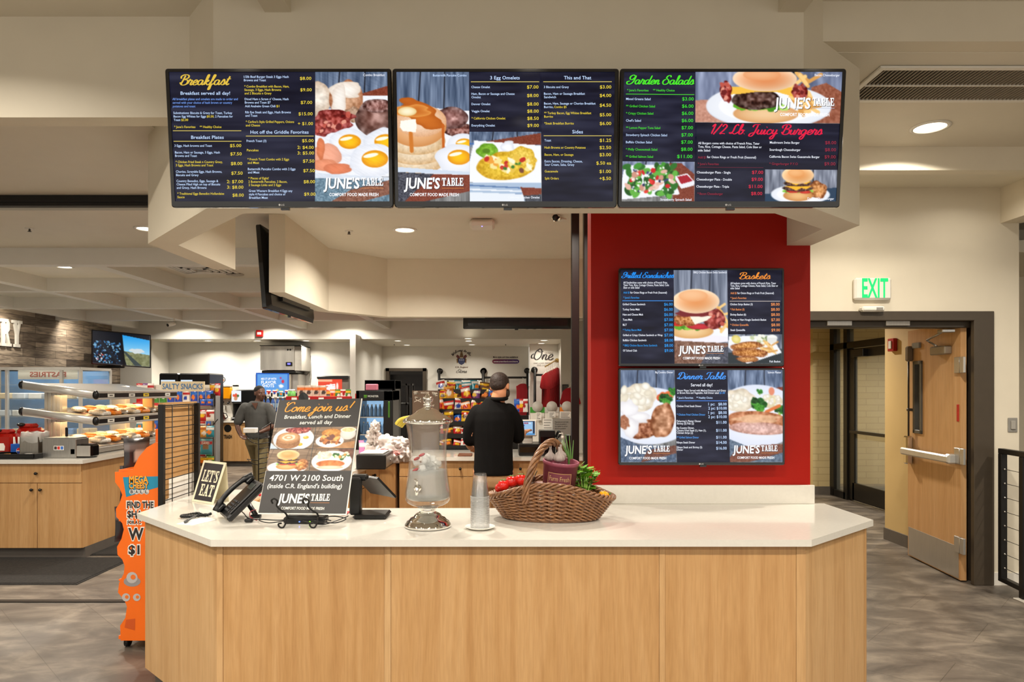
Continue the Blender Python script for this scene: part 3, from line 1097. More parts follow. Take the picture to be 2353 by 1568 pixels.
class Cv:
    """a picture covering x0..x1, y0..y1 (any unit, y down), painted in numpy and stored as colours of a fine flat mesh"""

    def __init__(s, x0, y0, x1, y1, res, col=(128, 128, 128)):
        s.x0, s.y0, s.x1, s.y1 = x0, y0, x1, y1
        s.nx = max(2, int((x1 - x0) / res))
        s.ny = max(2, int((y1 - y0) / res))
        s.X, s.Y = np.meshgrid(np.linspace(x0, x1, s.nx + 1), np.linspace(y0, y1, s.ny + 1))
        s.a = np.empty((s.ny + 1, s.nx + 1, 3))
        s.a[:] = col
        s.res = res
        s.seed = 1

    def put(s, m, col):
        c = np.asarray(col, dtype=float)
        s.a = s.a * (1 - m[..., None]) + c * m[..., None]

    def ns(s, sx, sy=None):
        s.seed += 1
        return vnoise(s.X + 500, s.Y + 500, sx, sy or sx, s.seed)

    def el(s, cx, cy, rx, ry, col, edge=None, rot=0, wob=0.0, tex=0.0, tsc=6, a=1.0, light=0.0, ws=None, tcol=None):
        dx, dy = s.X - cx, s.Y - cy
        if rot:
            dx, dy = dx * cos(rot) + dy * sin(rot), -dx * sin(rot) + dy * cos(rot)
        d = np.sqrt((dx / rx) ** 2 + (dy / ry) ** 2)
        if wob:
            d = d + wob * 2 * s.ns(ws or (rx * .5), ws or (ry * .5))
        soft = max(.02, s.res / min(rx, ry) * .8)
        m = np.clip((1 - d) / soft + .5, 0, 1) * a
        c = np.empty(s.a.shape)
        c[:] = col
        if edge is not None:
            k = np.clip(d, 0, 1)[..., None] ** 2
            c = c * (1 - k) + np.asarray(edge, float) * k
        if light:
            c = c + (light * (-(dx / rx) * .5 - (dy / ry)))[..., None]
        if tex:
            n = s.ns(tsc) + .5 * s.ns(tsc / 2)
            if tcol is not None:
                k = np.clip(n * 2 * tex, 0, 1)[..., None]
                c = c * (1 - k) + np.asarray(tcol, float) * k
            else:
                c = c + (n * tex)[..., None]
        s.put(m, np.clip(c, 0, 255))
        return s

    def poly(s, pts, col, tex=0.0, tsc=6, a=1.0, grad=None):
        ins = np.zeros(s.X.shape, bool)
        n = len(pts)
        for i in range(n):
            (ax, ay), (bx, by) = pts[i], pts[(i + 1) % n]
            if ay == by:
                continue
            c = ((ay > s.Y) != (by > s.Y)) & (s.X < (bx - ax) * (s.Y - ay) / (by - ay) + ax)
            ins ^= c
        c = np.empty(s.a.shape)
        c[:] = col
        if grad is not None:
            ys = [p[1] for p in pts]
            k = np.clip((s.Y - min(ys)) / (max(ys) - min(ys) + 1e-9), 0, 1)[..., None]
            c = c * (1 - k) + np.asarray(grad, float) * k
        if tex:
            c = c + ((s.ns(tsc) + .5 * s.ns(tsc / 2)) * tex)[..., None]
        s.put(ins * a, np.clip(c, 0, 255))
        return s

    def rc(s, x0, y0, x1, y1, col, **k):
        return s.poly([(x0, y0), (x1, y0), (x1, y1), (x0, y1)], col, **k)

    def line(s, x0, y0, x1, y1, w, col, a=1.0):
        dx, dy = x1 - x0, y1 - y0
        L2 = dx * dx + dy * dy
        t = np.clip(((s.X - x0) * dx + (s.Y - y0) * dy) / L2, 0, 1)
        d = np.hypot(s.X - x0 - t * dx, s.Y - y0 - t * dy)
        s.put(np.clip((w / 2 - d) / s.res + .5, 0, 1) * a, col)
        return s

    def scat(s, n, box, r, cols, seed=0, **k):
        q = random.Random(seed)
        for _ in range(n):
            s.el(q.uniform(box[0], box[2]), q.uniform(box[1], box[3]), r * q.uniform(.6, 1.3), r * q.uniform(.5, 1.0), q.choice(cols), rot=q.uniform(0, 3), **k)
        return s

    def grain(s, ang, amt, lx, ly):
        u = s.X * cos(ang) + s.Y * sin(ang)
        v = -s.X * sin(ang) + s.Y * cos(ang)
        s.seed += 1
        n = vnoise(u + 900, v + 900, lx, ly, s.seed) + .6 * vnoise(u + 300, v + 300, lx / 2, ly / 2.3, s.seed + 50)
        s.a = np.clip(s.a + (n * amt)[..., None], 0, 255)
        return s

    def mesh(s, mb, put, drop=0.0):
        b = len(mb.v)
        nx, ny = s.nx, s.ny
        xs, ys = s.X.ravel(), s.Y.ravel()
        mb.v += [tuple(put(float(x), float(y))) for x, y in zip(xs, ys)]
        p = np.pad(s.a, ((1, 1), (1, 1), (0, 0)), 'edge')
        p = (p[:-2] + 4 * p[1:-1] + p[2:]) / 6
        p = (p[:, :-2] + 4 * p[:, 1:-1] + p[:, 2:]) / 6
        c = p.reshape(-1, 3) / 255
        c = np.where(c <= .04045, c / 12.92, ((c + .055) / 1.055) ** 2.4)
        mb.c += [tuple(k) for k in c.tolist()]
        w = nx + 1
        fs = [(b + j * w + i, b + (j + 1) * w + i, b + (j + 1) * w + i + 1, b + j * w + i + 1) for j in range(ny) for i in range(nx)]
        mb.f += fs
        mb.sm += [False] * len(fs)
        mb.mi += [0] * len(fs)


# --- food painters; (x, y) centre, s size
def bluewood(c, x0, y0, x1, y1, tilt=0.05, base=(96, 112, 138), n=3, dk=(28, 32, 44)):
    c.rc(x0, y0, x1, y1, base)
    c.grain(pi / 2, 70, (y1 - y0) * .5, (x1 - x0) * .04)
    for i in range(1, n):
        x = x0 + (x1 - x0) * i / n
        c.line(x, y0, x + (x - (x0 + x1) / 2) * .1 - tilt * (y1 - y0), y1, (x1 - x0) * .018, dk)
    return c


def redboard(c, pts):
    c.poly(pts, (126, 58, 40), tex=45, tsc=4)
    return c


def egg(c, x, y, s):
    c.el(x, y, s * 1.75, s * 1.25, (246, 246, 250), (222, 226, 236), wob=.12)
    c.el(x + s * .1, y - s * .1, s * .95, s * .62, (250, 196, 20), (226, 140, 10))
    c.el(x - s * .2, y - s * .35, s * .55, s * .14, (255, 250, 230), rot=-.2)


def patty(c, x, y, rx, ry, col=(104, 62, 48)):
    c.el(x, y, rx, ry, col, tuple(int(k * .6) for k in col), wob=.06, tex=120, tsc=ry * .35)


def bun_top(c, x, y, rx, ry, col=(226, 150, 84), hi=(246, 206, 160)):
    c.el(x, y, rx, ry, col, (244, 196, 148), light=10)
    c.rc(x - rx * 1.1, y + ry * .42, x + rx * 1.1, y + ry * 1.2, c.a.mean(axis=(0, 1)), a=0)
    c.el(x - rx * .1, y - ry * .35, rx * .6, ry * .38, hi, col, a=.55)


def lettuce(c, x0, x1, y, h, seed=1):
    q = random.Random(seed)
    n = max(5, int((x1 - x0) / h))
    for i in range(n):
        c.el(x0 + (x1 - x0) * (i + .5) / n, y + q.uniform(-.3, .3) * h, h * .9, h * .55, q.choice([(96, 170, 40), (140, 205, 70), (70, 140, 30), (180, 222, 110)]), rot=q.uniform(-.6, .6), wob=.15)


def burger(c, x, y, s, layers=1, tomato=True, meat=(104, 62, 48)):
    """s = half width"""
    c.el(x, y + s * (.62 + .25 * (layers - 1)), s * .9, s * .34, (236, 186, 124), (196, 128, 66))
    yy = y + s * (.38 + .25 * (layers - 1))
    lettuce(c, x - s * .9, x + s * .9, yy, s * .13, 3)
    if tomato:
        c.el(x - s * .3, yy - s * .02, s * .42, s * .1, (214, 52, 34), (160, 20, 16))
        c.el(x + s * .45, yy + s * .02, s * .35, s * .1, (222, 66, 48), (160, 20, 16))
    for k in range(layers):
        yk = y + s * .12 + s * .3 * (layers - 1 - k)
        patty(c, x, yk, s * .9, s * .2, meat)
        c.poly([(x - s * .85, yk - s * .12), (x + s * .85, yk - s * .12), (x + s * .5, yk + s * .06), (x + s * .2, yk - s * .02), (x - s * .1, yk + s * .14), (x - s * .45, yk)], (250, 186, 40))
    c.el(x, y - s * .36, s * .98, s * .52, (228, 152, 84), (248, 212, 166), light=16)
    c.el(x - s * .12, y - s * .5, s * .5, s * .24, (242, 186, 128), (230, 158, 92), a=.7)


def plate(c, x, y, rx, ry):
    c.el(x, y + ry * .06, rx, ry, (214, 220, 232))
    c.el(x, y, rx, ry, (246, 247, 250), (228, 232, 240))
    c.el(x, y + ry * .02, rx * .8, ry * .78, (238, 240, 246), (246, 247, 250))


def broc(c, x, y, s, seed=2):
    c.poly([(x - s * .2, y + s * .3), (x + s * .25, y + s * .3), (x + s * .15, y + s), (x - s * .1, y + s)], (170, 196, 90))
    q = random.Random(seed)
    for _ in range(11):
        c.el(x + q.uniform(-.7, .7) * s, y + q.uniform(-.5, .4) * s, s * .38, s * .34, q.choice([(28, 92, 28), (44, 122, 36), (22, 70, 22), (70, 150, 46)]), wob=.2, tex=60, tsc=s * .12)


def bacon(c, x, y, rx, ry, seed=3):
    c.el(x, y, rx, ry, (170, 70, 62), (120, 36, 34), wob=.25, tex=110, tsc=ry * .3)
    c.scat(10, (x - rx * .8, y - ry * .7, x + rx * .8, y + ry * .7), ry * .28, [(226, 150, 130), (190, 84, 70), (110, 30, 30)], seed, wob=.2)


def potato(c, x, y, s, seed=4, col=(248, 240, 222)):
    c.el(x, y, s * 1.3, s * .9, col, (216, 200, 176), wob=.2, tex=40, tsc=s * .3)
    c.scat(16, (x - s, y - s * .7, x + s, y + s * .6), s * .3, [(252, 246, 232), (236, 226, 204), (255, 252, 244)], seed, edge=(214, 204, 184))


def fried(c, x, y, rx, ry, rot=0, col=(202, 134, 74)):
    c.el(x, y, rx, ry, col, (140, 78, 40), rot=rot, wob=.14, tex=110, tsc=ry * .22)


def fries(c, box, seed, w):
    q = random.Random(seed)
    for _ in range(16):
        x, y, a, l = q.uniform(box[0], box[2]), q.uniform(box[1], box[3]), q.uniform(-1.2, 1.2), w * q.uniform(3, 5)
        c.line(x - l / 2 * cos(a), y - l / 2 * sin(a), x + l / 2 * cos(a), y + l / 2 * sin(a), w, q.choice([(232, 178, 100), (246, 204, 132), (216, 156, 82)]))


def darkwood(c):
    c.a[:] = (24, 26, 46)
    c.grain(0, 34, (c.x1 - c.x0) * .35, (c.y1 - c.y0) * .02)
    c.grain(0, 20, (c.x1 - c.x0) * .9, (c.y1 - c.y0) * .09)
    return c


def june(mb, put, x0, y0, x1, y1, white=(250, 250, 252), line=(224, 140, 70), tag_line=True):
    """the shop mark: heavy JUNE'S, slab TABLE over a rule, slogan underneath"""
    w, h = x1 - x0, y1 - y0
    sh = (28, 26, 34)
    for d, c, z in ((w * .008, sh, -.0004), (0, white, 0)):
        def p2(x, y, e=0.0, d=d, z=z):
            return put(x + d, y + d, z + e)
        tx(mb, "JUNE'S", p2, x0, x0 + w * .60, y0 + h * .31, h * .58, c, .028, slant=.08)
        slab(mb, 'TABLE', p2, x0 + w * .63, x0 + w, y0 + h * .02, y0 + h * .44, c)
    a, b, t = x0 + w * .63, x0 + w, y0 + h * .55
    mb.add([put(a, t), put(b, t), put(b, t + h * .02), put(a, t + h * .02)], [(0, 1, 2, 3)], False, 0, None, line)
    if tag_line:
        tx(mb, 'COMFORT FOOD MADE FRESH', put, x0 + w * .09, x0 + w * .915, y0 + h * .90, h * .17, white, .02)


def homog(src, w, h):
    """maps the four photograph corners tl tr br bl onto a w x h rectangle (u right, v down)"""
    dst = [(0, 0), (w, 0), (w, h), (0, h)]
    A, B = [], []
    for (x, y), (u, v) in zip(src, dst):
        A += [[x, y, 1, 0, 0, 0, -u * x, -u * y], [0, 0, 0, x, y, 1, -v * x, -v * y]]
        B += [u, v]
    H = np.append(np.linalg.solve(np.array(A, float), np.array(B, float)), 1).reshape(3, 3)

    def f(x, y):
        a = H @ np.array([x, y, 1.0])
        return a[0] / a[2], a[1] / a[2]
    return f
# ------------------------------------------------------------------ menu television sets
BLU, LBL, YEL, WHT = (116, 156, 236), (196, 220, 255), (232, 206, 60), (240, 244, 255)


def tv_set(name, label, TL, U, V, w, h, inset, src, paint, depth=.035, r=.012, group='menu television sets', off=False):
    """TL outer top-left corner of the front, U right, V down; src = photo corners of the display; paint(pic, type, put, put2)"""
    U, V = Vector(U).normalized(), Vector(V).normalized()
    N = -U.cross(V)
    TL = Vector(TL)
    root = thing(name, label, 'television', TL + U * (w / 2) + V * h - N * depth, 0, group)
    l, t, rr, b = inset

    def rrect(x0, y0, x1, y1, r, n=4):
        out = []
        for cx, cy, a in ((x1 - r, y0 + r, -pi / 2), (x1 - r, y1 - r, 0), (x0 + r, y1 - r, pi / 2), (x0 + r, y0 + r, pi)):
            for i in range(n + 1):
                q = a + pi / 2 * i / n
                out.append((cx + r * cos(q), cy + r * sin(q)))
        return out

    def P(u, v, d):
        return TL + U * u + V * v + N * d
    # bezel ring
    O, O2, I = rrect(0, 0, w, h, r), rrect(.003, .003, w - .003, h - .003, r), rrect(l, t, w - rr, h - b, .002)
    rings = [[P(*p, -depth * .55) for p in O], [P(*p, -.004) for p in O], [P(*p, 0) for p in O2], [P(*p, 0) for p in I], [P(*p, -.004) for p in I]]
    mb = MB()
    mb.loft(rings, True, False, False)
    obj('bezel', mb, M_GLOSSB, root, True)
    mb = MB()
    ob = rrect(.002, .002, w - .002, h - .002, r)
    mb.loft([[P(*p, -depth * .55) for p in ob], [P(*p, -depth) for p in rrect(.05, .05, w - .05, h - .03, .02)]], True, True, False)
    hm = P(w / 2, h * .62, -depth - .012)
    mb.add([hm + U * (a * w * .3) + V * (bb * h * .25) + N * (c * .013) for a in (-1, 1) for bb in (-1, 1) for c in (-1, 1)],
           [(0, 1, 3, 2), (4, 6, 7, 5), (0, 4, 5, 1), (2, 3, 7, 6), (0, 2, 6, 4), (1, 5, 7, 3)])
    obj('back_cover', mb, M_BLACK, root, True)
    sw, sh = w - l - rr, h - t - b
    f = homog(src, sw, sh)

    def put(x, y, d=0.0):
        u, v = f(x, y)
        return P(l + min(max(u, 0), sw), t + min(max(v, 0), sh), -.004 + d)

    def put2(x, y, d=0.0):
        return put(x, y, .0012 + d)
    pic, typ = MB(), MB()
    if paint:
        paint(pic, typ, put, put2)
    else:
        pic.quad([P(l, t, -.004), P(l, h - b, -.004), P(w - rr, h - b, -.004), P(w - rr, t, -.004)], col=(6, 6, 7))
    sc_o = obj('screen', pic, M_SCREEN, root, True)
    if typ.v:
        obj('lettering', typ, M_SCREEN, sc_o, True)
    lg = MB()
    cx, cy = w * .497, h - b * .42

    def lp(x, y):
        return P(cx + x, cy + y, .0006)
    tx(lg, 'LG', lp, -.002, .012, 0, .007, (190, 190, 190), .02)
    lg.add([lp(-.009 + .0042 * cos(2 * pi * i / 12), .0042 * sin(2 * pi * i / 12)) for i in range(12)], [tuple(range(12))], col=(200, 200, 200))
    obj('maker_mark', lg, M_PRINT, root, True)
    se = MB()
    c0 = P(w * .51, h + .004, -.012)
    se.add([c0 + U * (a * .018) + V * (bb * .006) + N * (c * .008) for a in (-1, 1) for bb in (-1, 1) for c in (-1, 1)],
           [(0, 1, 3, 2), (4, 6, 7, 5), (0, 4, 5, 1), (2, 3, 7, 6), (0, 2, 6, 4), (1, 5, 7, 3)])
    obj('remote_sensor', se, M_GLOSSB, root, True)
    return root


def dark_panel(pic, put, x0, y0, x1, y1, res=22):
    c = darkwood(Cv(x0, y0, x1, y1, res))
    c.mesh(pic, lambda x, y: put(x, y, -.0005))


def rule(typ, put, x0, x1, y, h, col):
    n = 6
    vs = []
    for i in range(n + 1):
        x = x0 + (x1 - x0) * i / n
        vs += [put(x, y - h / 2), put(x, y + h / 2)]
    typ.add(vs, [(2 * i, 2 * i + 2, 2 * i + 3, 2 * i + 1) for i in range(n)], col=col)


def rows(typ, put, lst, h=23, bold=.007):
    for s, x0, x1, y, c, *hh in lst:
        tx(typ, s, put, x0, x1, y, hh[0] if hh else h, c, bold)


def paint_breakfast(pic, typ, put, p2):
    dark_panel(pic, put, 60, 108, 1545, 1410)
    c = Cv(1545, 105, 2300, 1410, 5)
    bluewood(c, 1535, 105, 2300, 700)
    redboard(c, [(2000, 330), (2300, 240), (2300, 420), (2000, 420)])
    c.rc(1535, 480, 2300, 1160, (236, 238, 244))
    c.poly([(2020, 345), (2300, 350), (2300, 1150), (1900, 1150)], (238, 240, 246))
    c.el(1585, 380, 125, 175, (236, 226, 212), (196, 170, 146), wob=.15, tex=40, tsc=30)
    c.el(1860, 400, 170, 200, (212, 166, 132), (170, 110, 76), wob=.12, tex=60, tsc=30)
    c.el(1862, 290, 165, 75, (252, 246, 238), (222, 206, 190), wob=.2)
    c.el(1790, 390, 75, 150, (246, 240, 232), (224, 208, 194), wob=.25)
    c.el(1930, 540, 90, 75, (206, 176, 152), (150, 112, 86), wob=.2, tex=60, tsc=22)
    patty(c, 2140, 570, 190, 180, (172, 130, 120))
    patty(c, 2170, 450, 150, 70, (160, 112, 104))
    bacon(c, 1720, 600, 210, 100, 3)
    bacon(c, 1600, 660, 110, 90, 5)
    egg(c, 1880, 820, 118)
    egg(c, 2240, 820, 120)
    egg(c, 2130, 995, 140)
    for x, y, rx, ry, cc in ((1660, 950, 150, 120, (246, 172, 142)), (1640, 1040, 120, 60, (240, 150, 112)), (1770, 1080, 140, 55, (232, 132, 92)), (1600, 880, 40, 110, (226, 128, 84))):
        c.el(x, y, rx, ry, cc, tuple(int(k * .9) for k in cc), wob=.12)
    c.poly([(1535, 1120), (2300, 1165), (2300, 1200), (1535, 1180)], (214, 222, 234))
    c.poly([(1535, 1170), (2300, 1200), (2300, 1410), (1535, 1410)], (104, 132, 150), tex=60, tsc=14)
    c.poly([(1700, 1410), (1900, 1290), (2300, 1190), (2300, 1330), (2000, 1410)], (132, 84, 66), tex=50, tsc=14)
    c.grain(.5, 14, 60, 5)
    c.mesh(pic, put)
    june(typ, p2, 1635, 1165, 2230, 1355)
    script(typ, 'Breakfast', p2, 188, 700, 240, 50, (222, 186, 66))
    T = [("Breakfast served all day!", 193, 690, 323, LBL, 33), ("All breakfast plates and omelets are made to order and", 112, 768, 382, BLU),
         ("served with your choice of hash brown or country", 115, 712, 418, BLU), ("potatoes and toast", 117, 343, 454, BLU),
         ("Substitutions: Biscuits & Gravy for Toast, Turkey", 122, 713, 521, LBL), ("Bacon Egg Whites for Eggs", 125, 450, 556, LBL), ("$0.50", 458, 527, 556, YEL), (", 2 Pancakes for", 528, 720, 556, LBL),
         ("Toast", 127, 195, 591, LBL), ("$2.00", 203, 272, 591, YEL), ("* June's Favorites", 132, 345, 661, YEL), ("** Healthy Choice", 388, 606, 661, YEL),
         ("Breakfast Plates", 303, 630, 765, LBL, 33),
         ("3 Eggs, Hash browns and Toast", 137, 513, 849, LBL), ("$5.00", 693, 806, 848, YEL, 31),
         ("Bacon, Ham or Sausage, 3 Eggs, Hash", 142, 592, 916, LBL), ("Browns and Toast", 144, 363, 950, LBL), ("$7.50", 697, 811, 931, YEL, 31),
         ("* Chicken Fried Steak n Country Gravy,", 150, 620, 1011, YEL), ("3 Eggs, Hash Browns and Toast", 152, 527, 1044, YEL), ("$8.00", 703, 817, 1027, YEL, 31),
         ("Chorizo, Scramble Eggs, Hash Browns,", 154, 615, 1108, LBL), ("Biscuits and Gravy", 156, 381, 1142, LBL), ("$7.50", 708, 822, 1123, YEL, 31),
         ("Country Benedict, Eggs, Sausage &", 160, 578, 1201, LBL), ("Cheese Piled High on top of Biscuits", 162, 598, 1234, LBL), ("and Gravy, Hash Browns", 164, 461, 1268, LBL),
         ("2: $7.00", 664, 827, 1207, YEL, 31), ("3: $8.00", 667, 830, 1263, YEL, 31),
         ("* Traditional Eggs Benedict Hollandaise", 170, 638, 1327, YEL), ("Sauce", 171, 243, 1361, YEL), ("$8.00", 721, 834, 1342, YEL, 31),
         ("1/2lb Beef Burger Steak 3 Eggs Hash", 827, 1278, 158, LBL), ("Browns and Toast", 828, 1050, 192, LBL), ("$8.00", 1391, 1506, 174, YEL, 31),
         ("* Combo Breakfast with Bacon, Ham,", 833, 1283, 255, YEL), ("Sausage, 3 Eggs, Hash Browns", 834, 1202, 289, YEL), ("and 2 Biscuits n Gravy", 836, 1106, 324, YEL), ("$9.00", 1395, 1510, 289, YEL, 31),
         ("Diced Ham n Scram n' Cheese, Hash", 837, 1278, 382, LBL), ("Browns and Toast $7", 839, 1098, 416, LBL), ("Add Anaheim Green Chili", 841, 1146, 453, LBL), ("$1", 1156, 1185, 453, YEL), ("$7.00", 1400, 1515, 416, YEL, 31),
         ("Rib Eye Steak and Eggs, Hash Browns", 844, 1301, 514, LBL), ("and Toast", 846, 966, 548, LBL), ("$15.00", 1378, 1520, 530, YEL, 31),
         ("* Carlino's Style Grilled Peppers, Onions", 850, 1334, 610, YEL), ("and Cheese", 850, 993, 645, YEL), ("+ $1.00", 1372, 1524, 628, YEL, 31),
         ("Hot off the Griddle Favorites", 897, 1480, 713, LBL, 33),
         ("French Toast (3)", 859, 1057, 801, LBL), ("$5.00", 1415, 1530, 799, YEL, 31), ("Pancakes", 862, 979, 894, YEL), ("2: $4.00", 1368, 1532, 866, YEL, 31), ("3: $5.00", 1370, 1535, 922, YEL, 31),
         ("* French Toast Combo with 2 Eggs", 869, 1285, 985, YEL), ("and Meat", 871, 986, 1019, YEL), ("$7.50", 1424, 1538, 1002, YEL, 31),
         ("Buttermilk Pancake Combo with 2 Eggs", 873, 1350, 1082, LBL), ("and Meat", 875, 990, 1115, LBL), ("$7.50", 1428, 1542, 1098, YEL, 31),
         ("* Pieces of Eight!", 879, 1082, 1174, YEL), ("2 Buttermilk Pancakes, 2 Bacon,", 880, 1268, 1208, YEL), ("2 Sausage Links and 2 Eggs", 882, 1207, 1241, YEL), ("$8.00", 1432, 1546, 1208, YEL, 31),
         ("Great Western Breakfast 4 Eggs any", 884, 1320, 1299, LBL), ("style 4 Pancakes and choice of", 886, 1250, 1333, LBL), ("Breakfast Meat", 888, 1075, 1367, LBL), ("$9.00", 1437, 1551, 1332, YEL, 31),
         ("Combo Breakfast", 2028, 2243, 140, WHT)]
    rows(typ, p2, T)
    for x0, x1, y in ((120, 805, 700), (128, 808, 805), (852, 1532, 753)):
        rule(typ, p2, x0, x1, y, 7, (206, 186, 96))


def paint_pancake(pic, typ, put, p2):
    dark_panel(pic, put, 780, 105, 1510, 712)
    dark_panel(pic, put, 1500, 105, 2250, 1410)
    c = Cv(45, 105, 781, 1410, 5)
    bluewood(c, 45, 105, 782, 720, n=3)
    c.poly([(420, 470), (782, 500), (782, 1150), (45, 1130), (45, 900)], (240, 241, 246))
    patty(c, 680, 690, 160, 68, (150, 96, 86))
    patty(c, 600, 570, 170, 110, (166, 118, 112))
    c.el(230, 850, 290, 200, (240, 222, 196), (206, 172, 130), tex=24, tsc=20)
    for y in (990, 900, 800):
        c.el(240, y, 300, 140, (240, 224, 198), (208, 168, 118), tex=26, tsc=18)
        c.el(240, y - 60, 285, 60, (196, 112, 46), (168, 84, 26))
    c.el(250, 650, 300, 210, (240, 190, 142), (206, 138, 78))
    c.el(290, 600, 260, 160, (240, 210, 184), (222, 168, 124), tex=20)
    c.el(300, 530, 220, 110, (206, 112, 36), (178, 86, 18), rot=.5, wob=.3)
    c.el(200, 500, 190, 60, (198, 106, 34), (226, 150, 70), wob=.2)
    c.line(515, 640, 520, 880, 26, (196, 96, 28))
    c.el(545, 900, 48, 40, (192, 84, 24), (150, 50, 8))
    c.line(190, 720, 200, 900, 40, (206, 120, 44))
    c.el(155, 505, 95, 46, (250, 240, 206), (226, 196, 130))
    c.poly([(90, 600), (240, 580), (250, 650), (240, 715), (110, 700), (80, 660)], (252, 248, 236), tex=12)
    egg(c, 720, 840, 90)
    egg(c, 665, 975, 122)
    c.poly([(45, 1060), (782, 1110), (782, 1140), (45, 1110)], (206, 218, 234))
    c.poly([(45, 1110), (420, 1130), (380, 1410), (45, 1410)], (66, 68, 80), tex=80, tsc=9)
    redboard(c, [(420, 1130), (782, 1140), (782, 1300), (300, 1410), (120, 1410)])
    c.mesh(pic, put)
    c = Cv(782, 708, 1503, 1405, 6)
    bluewood(c, 782, 708, 1503, 860)
    redboard(c, [(950, 805), (1503, 720), (1503, 840), (1200, 835)])
    c.poly([(830, 795), (1503, 845), (1503, 1265), (782, 1210), (782, 1000)], (242, 244, 250))
    c.rc(782, 820, 826, 836, (70, 110, 170))
    c.el(962, 895, 105, 85, (132, 188, 50), (96, 150, 30), wob=.22, tex=40, tsc=18)
    c.el(950, 900, 40, 25, (84, 130, 24))
    c.el(1172, 860, 70, 58, (250, 250, 254), (214, 218, 228), wob=.25)
    c.el(1145, 1050, 310, 140, (236, 200, 60), (206, 158, 22), wob=.1, rot=-.12, tex=50, tsc=16)
    c.el(1300, 960, 150, 100, (238, 206, 90), (212, 168, 40), wob=.15, tex=50, tsc=14)
    c.scat(26, (950, 960, 1400, 1090), 34, [(246, 226, 150), (236, 160, 60), (252, 244, 214), (230, 190, 70)], 4, wob=.25)
    c.scat(8, (930, 960, 1400, 1110), 24, [(190, 44, 30), (120, 70, 50), (206, 60, 40)], 9)
    c.scat(5, (1120, 1020, 1320, 1080), 18, [(60, 120, 40), (80, 140, 50)], 12)
    c.rc(782, 1215, 1503, 1410, (170, 190, 214))
    for k in range(3):
        c.poly([(782, 1235 + k * 40), (1300, 1262 + k * 32), (1310, 1275 + k * 32), (782, 1250 + k * 40)], (92, 124, 170) if k % 2 == 0 else (236, 240, 246))
    c.poly([(782, 1310), (1320, 1330), (1330, 1410), (782, 1410)], (230, 236, 244))
    redboard(c, [(1290, 1260), (1503, 1270), (1503, 1330), (1320, 1345)])
    c.poly([(1320, 1345), (1503, 1330), (1503, 1410), (1340, 1410)], (70, 74, 84), tex=60)
    c.mesh(pic, put)
    june(typ, p2, 125, 1165, 722, 1355)
    T = [("Buttermilk Pancake Combo", 417, 757, 142, LBL), ("California Chicken Omelet", 1166, 1482, 1361, WHT), ("3 Egg Omelets", 995, 1293, 167, LBL, 34), ("This and That", 1738, 2012, 167, LBL, 34), ("Sides", 1815, 1922, 708, LBL, 34)]
    for s, x1, y, cc, pr in (("Cheese Omelet", 993, 260, LBL, "$7.00"), ("Denver Omelet", 996, 431, LBL, "$8.00"), ("Veggie Omelet", 988, 502, LBL, "$8.00"), ("* California Chicken Omelet", 1145, 574, YEL, "$8.50"), ("Everything Omelet", 1040, 645, LBL, "$9.00")):
        T += [(s, 805, x1, y, cc), (pr, 1365, 1481, y, YEL, 32)]
    T += [("Ham, Bacon or Sausage and Cheese", 805, 1240, 328, LBL), ("Omelet", 805, 899, 362, LBL), ("$8.00", 1365, 1481, 345, YEL, 32)]
    for s, x1, y, cc, pr, py, px in (("3 Biscuits and Gravy", 1786, 260, LBL, "$3.00", 260, 2097), ("Bacon, Ham or Sausage Breakfast", 1947, 327, LBL, "$4.00", 345, 2095), ("Sandwich", 1656, 361, LBL, None, 0, 0), ("Bacon, Ham, Sausage or Chorizo Breakfast", 2052, 425, LBL, "$4.50", 443, 2093), ("Burrito,", 1629, 460, LBL, None, 0, 0),
                                  ("** Turkey Bacon, Egg Whites Breakfast", 2008, 521, YEL, "$5.00", 538, 2092), ("Burrito", 1624, 556, YEL, None, 0, 0), ("*Steak Breakfast Burrito", 1832, 624, YEL, "$6.00", 625, 2091), ("Toast", 1602, 794, LBL, "$1.25", 793, 2088), ("Hash Browns or Country Potatoes", 1947, 865, YEL, "$2.50", 865, 2086),
                                  ("Bacon, Ham, or Sausage", 1824, 936, YEL, "$3.00", 936, 2085), ("Extra Sauces, Dressing, Cheese,", 1914, 1002, LBL, "$.50 ea", 1019, 2052), ("Sour Cream, Salsa, Gravy", 1832, 1036, LBL, None, 0, 0), ("Guacamole", 1667, 1102, YEL, "$1.00", 1102, 2082), ("Split Orders", 1674, 1172, YEL, "+$.50", 1172, 2081)):
        T.append((s, 1535, x1, y, cc))
        if pr:
            T.append((pr, px, px + (148 if 'ea' in pr else 115), py, YEL, 32))
    T.append(("Combo $5", 1636, 1760, 460, YEL))
    rows(typ, p2, T)
    for x0, x1, y in ((800, 1488, 208), (1530, 2218, 208), (1528, 2208, 748)):
        rule(typ, p2, x0, x1, y, 7, (206, 186, 96))


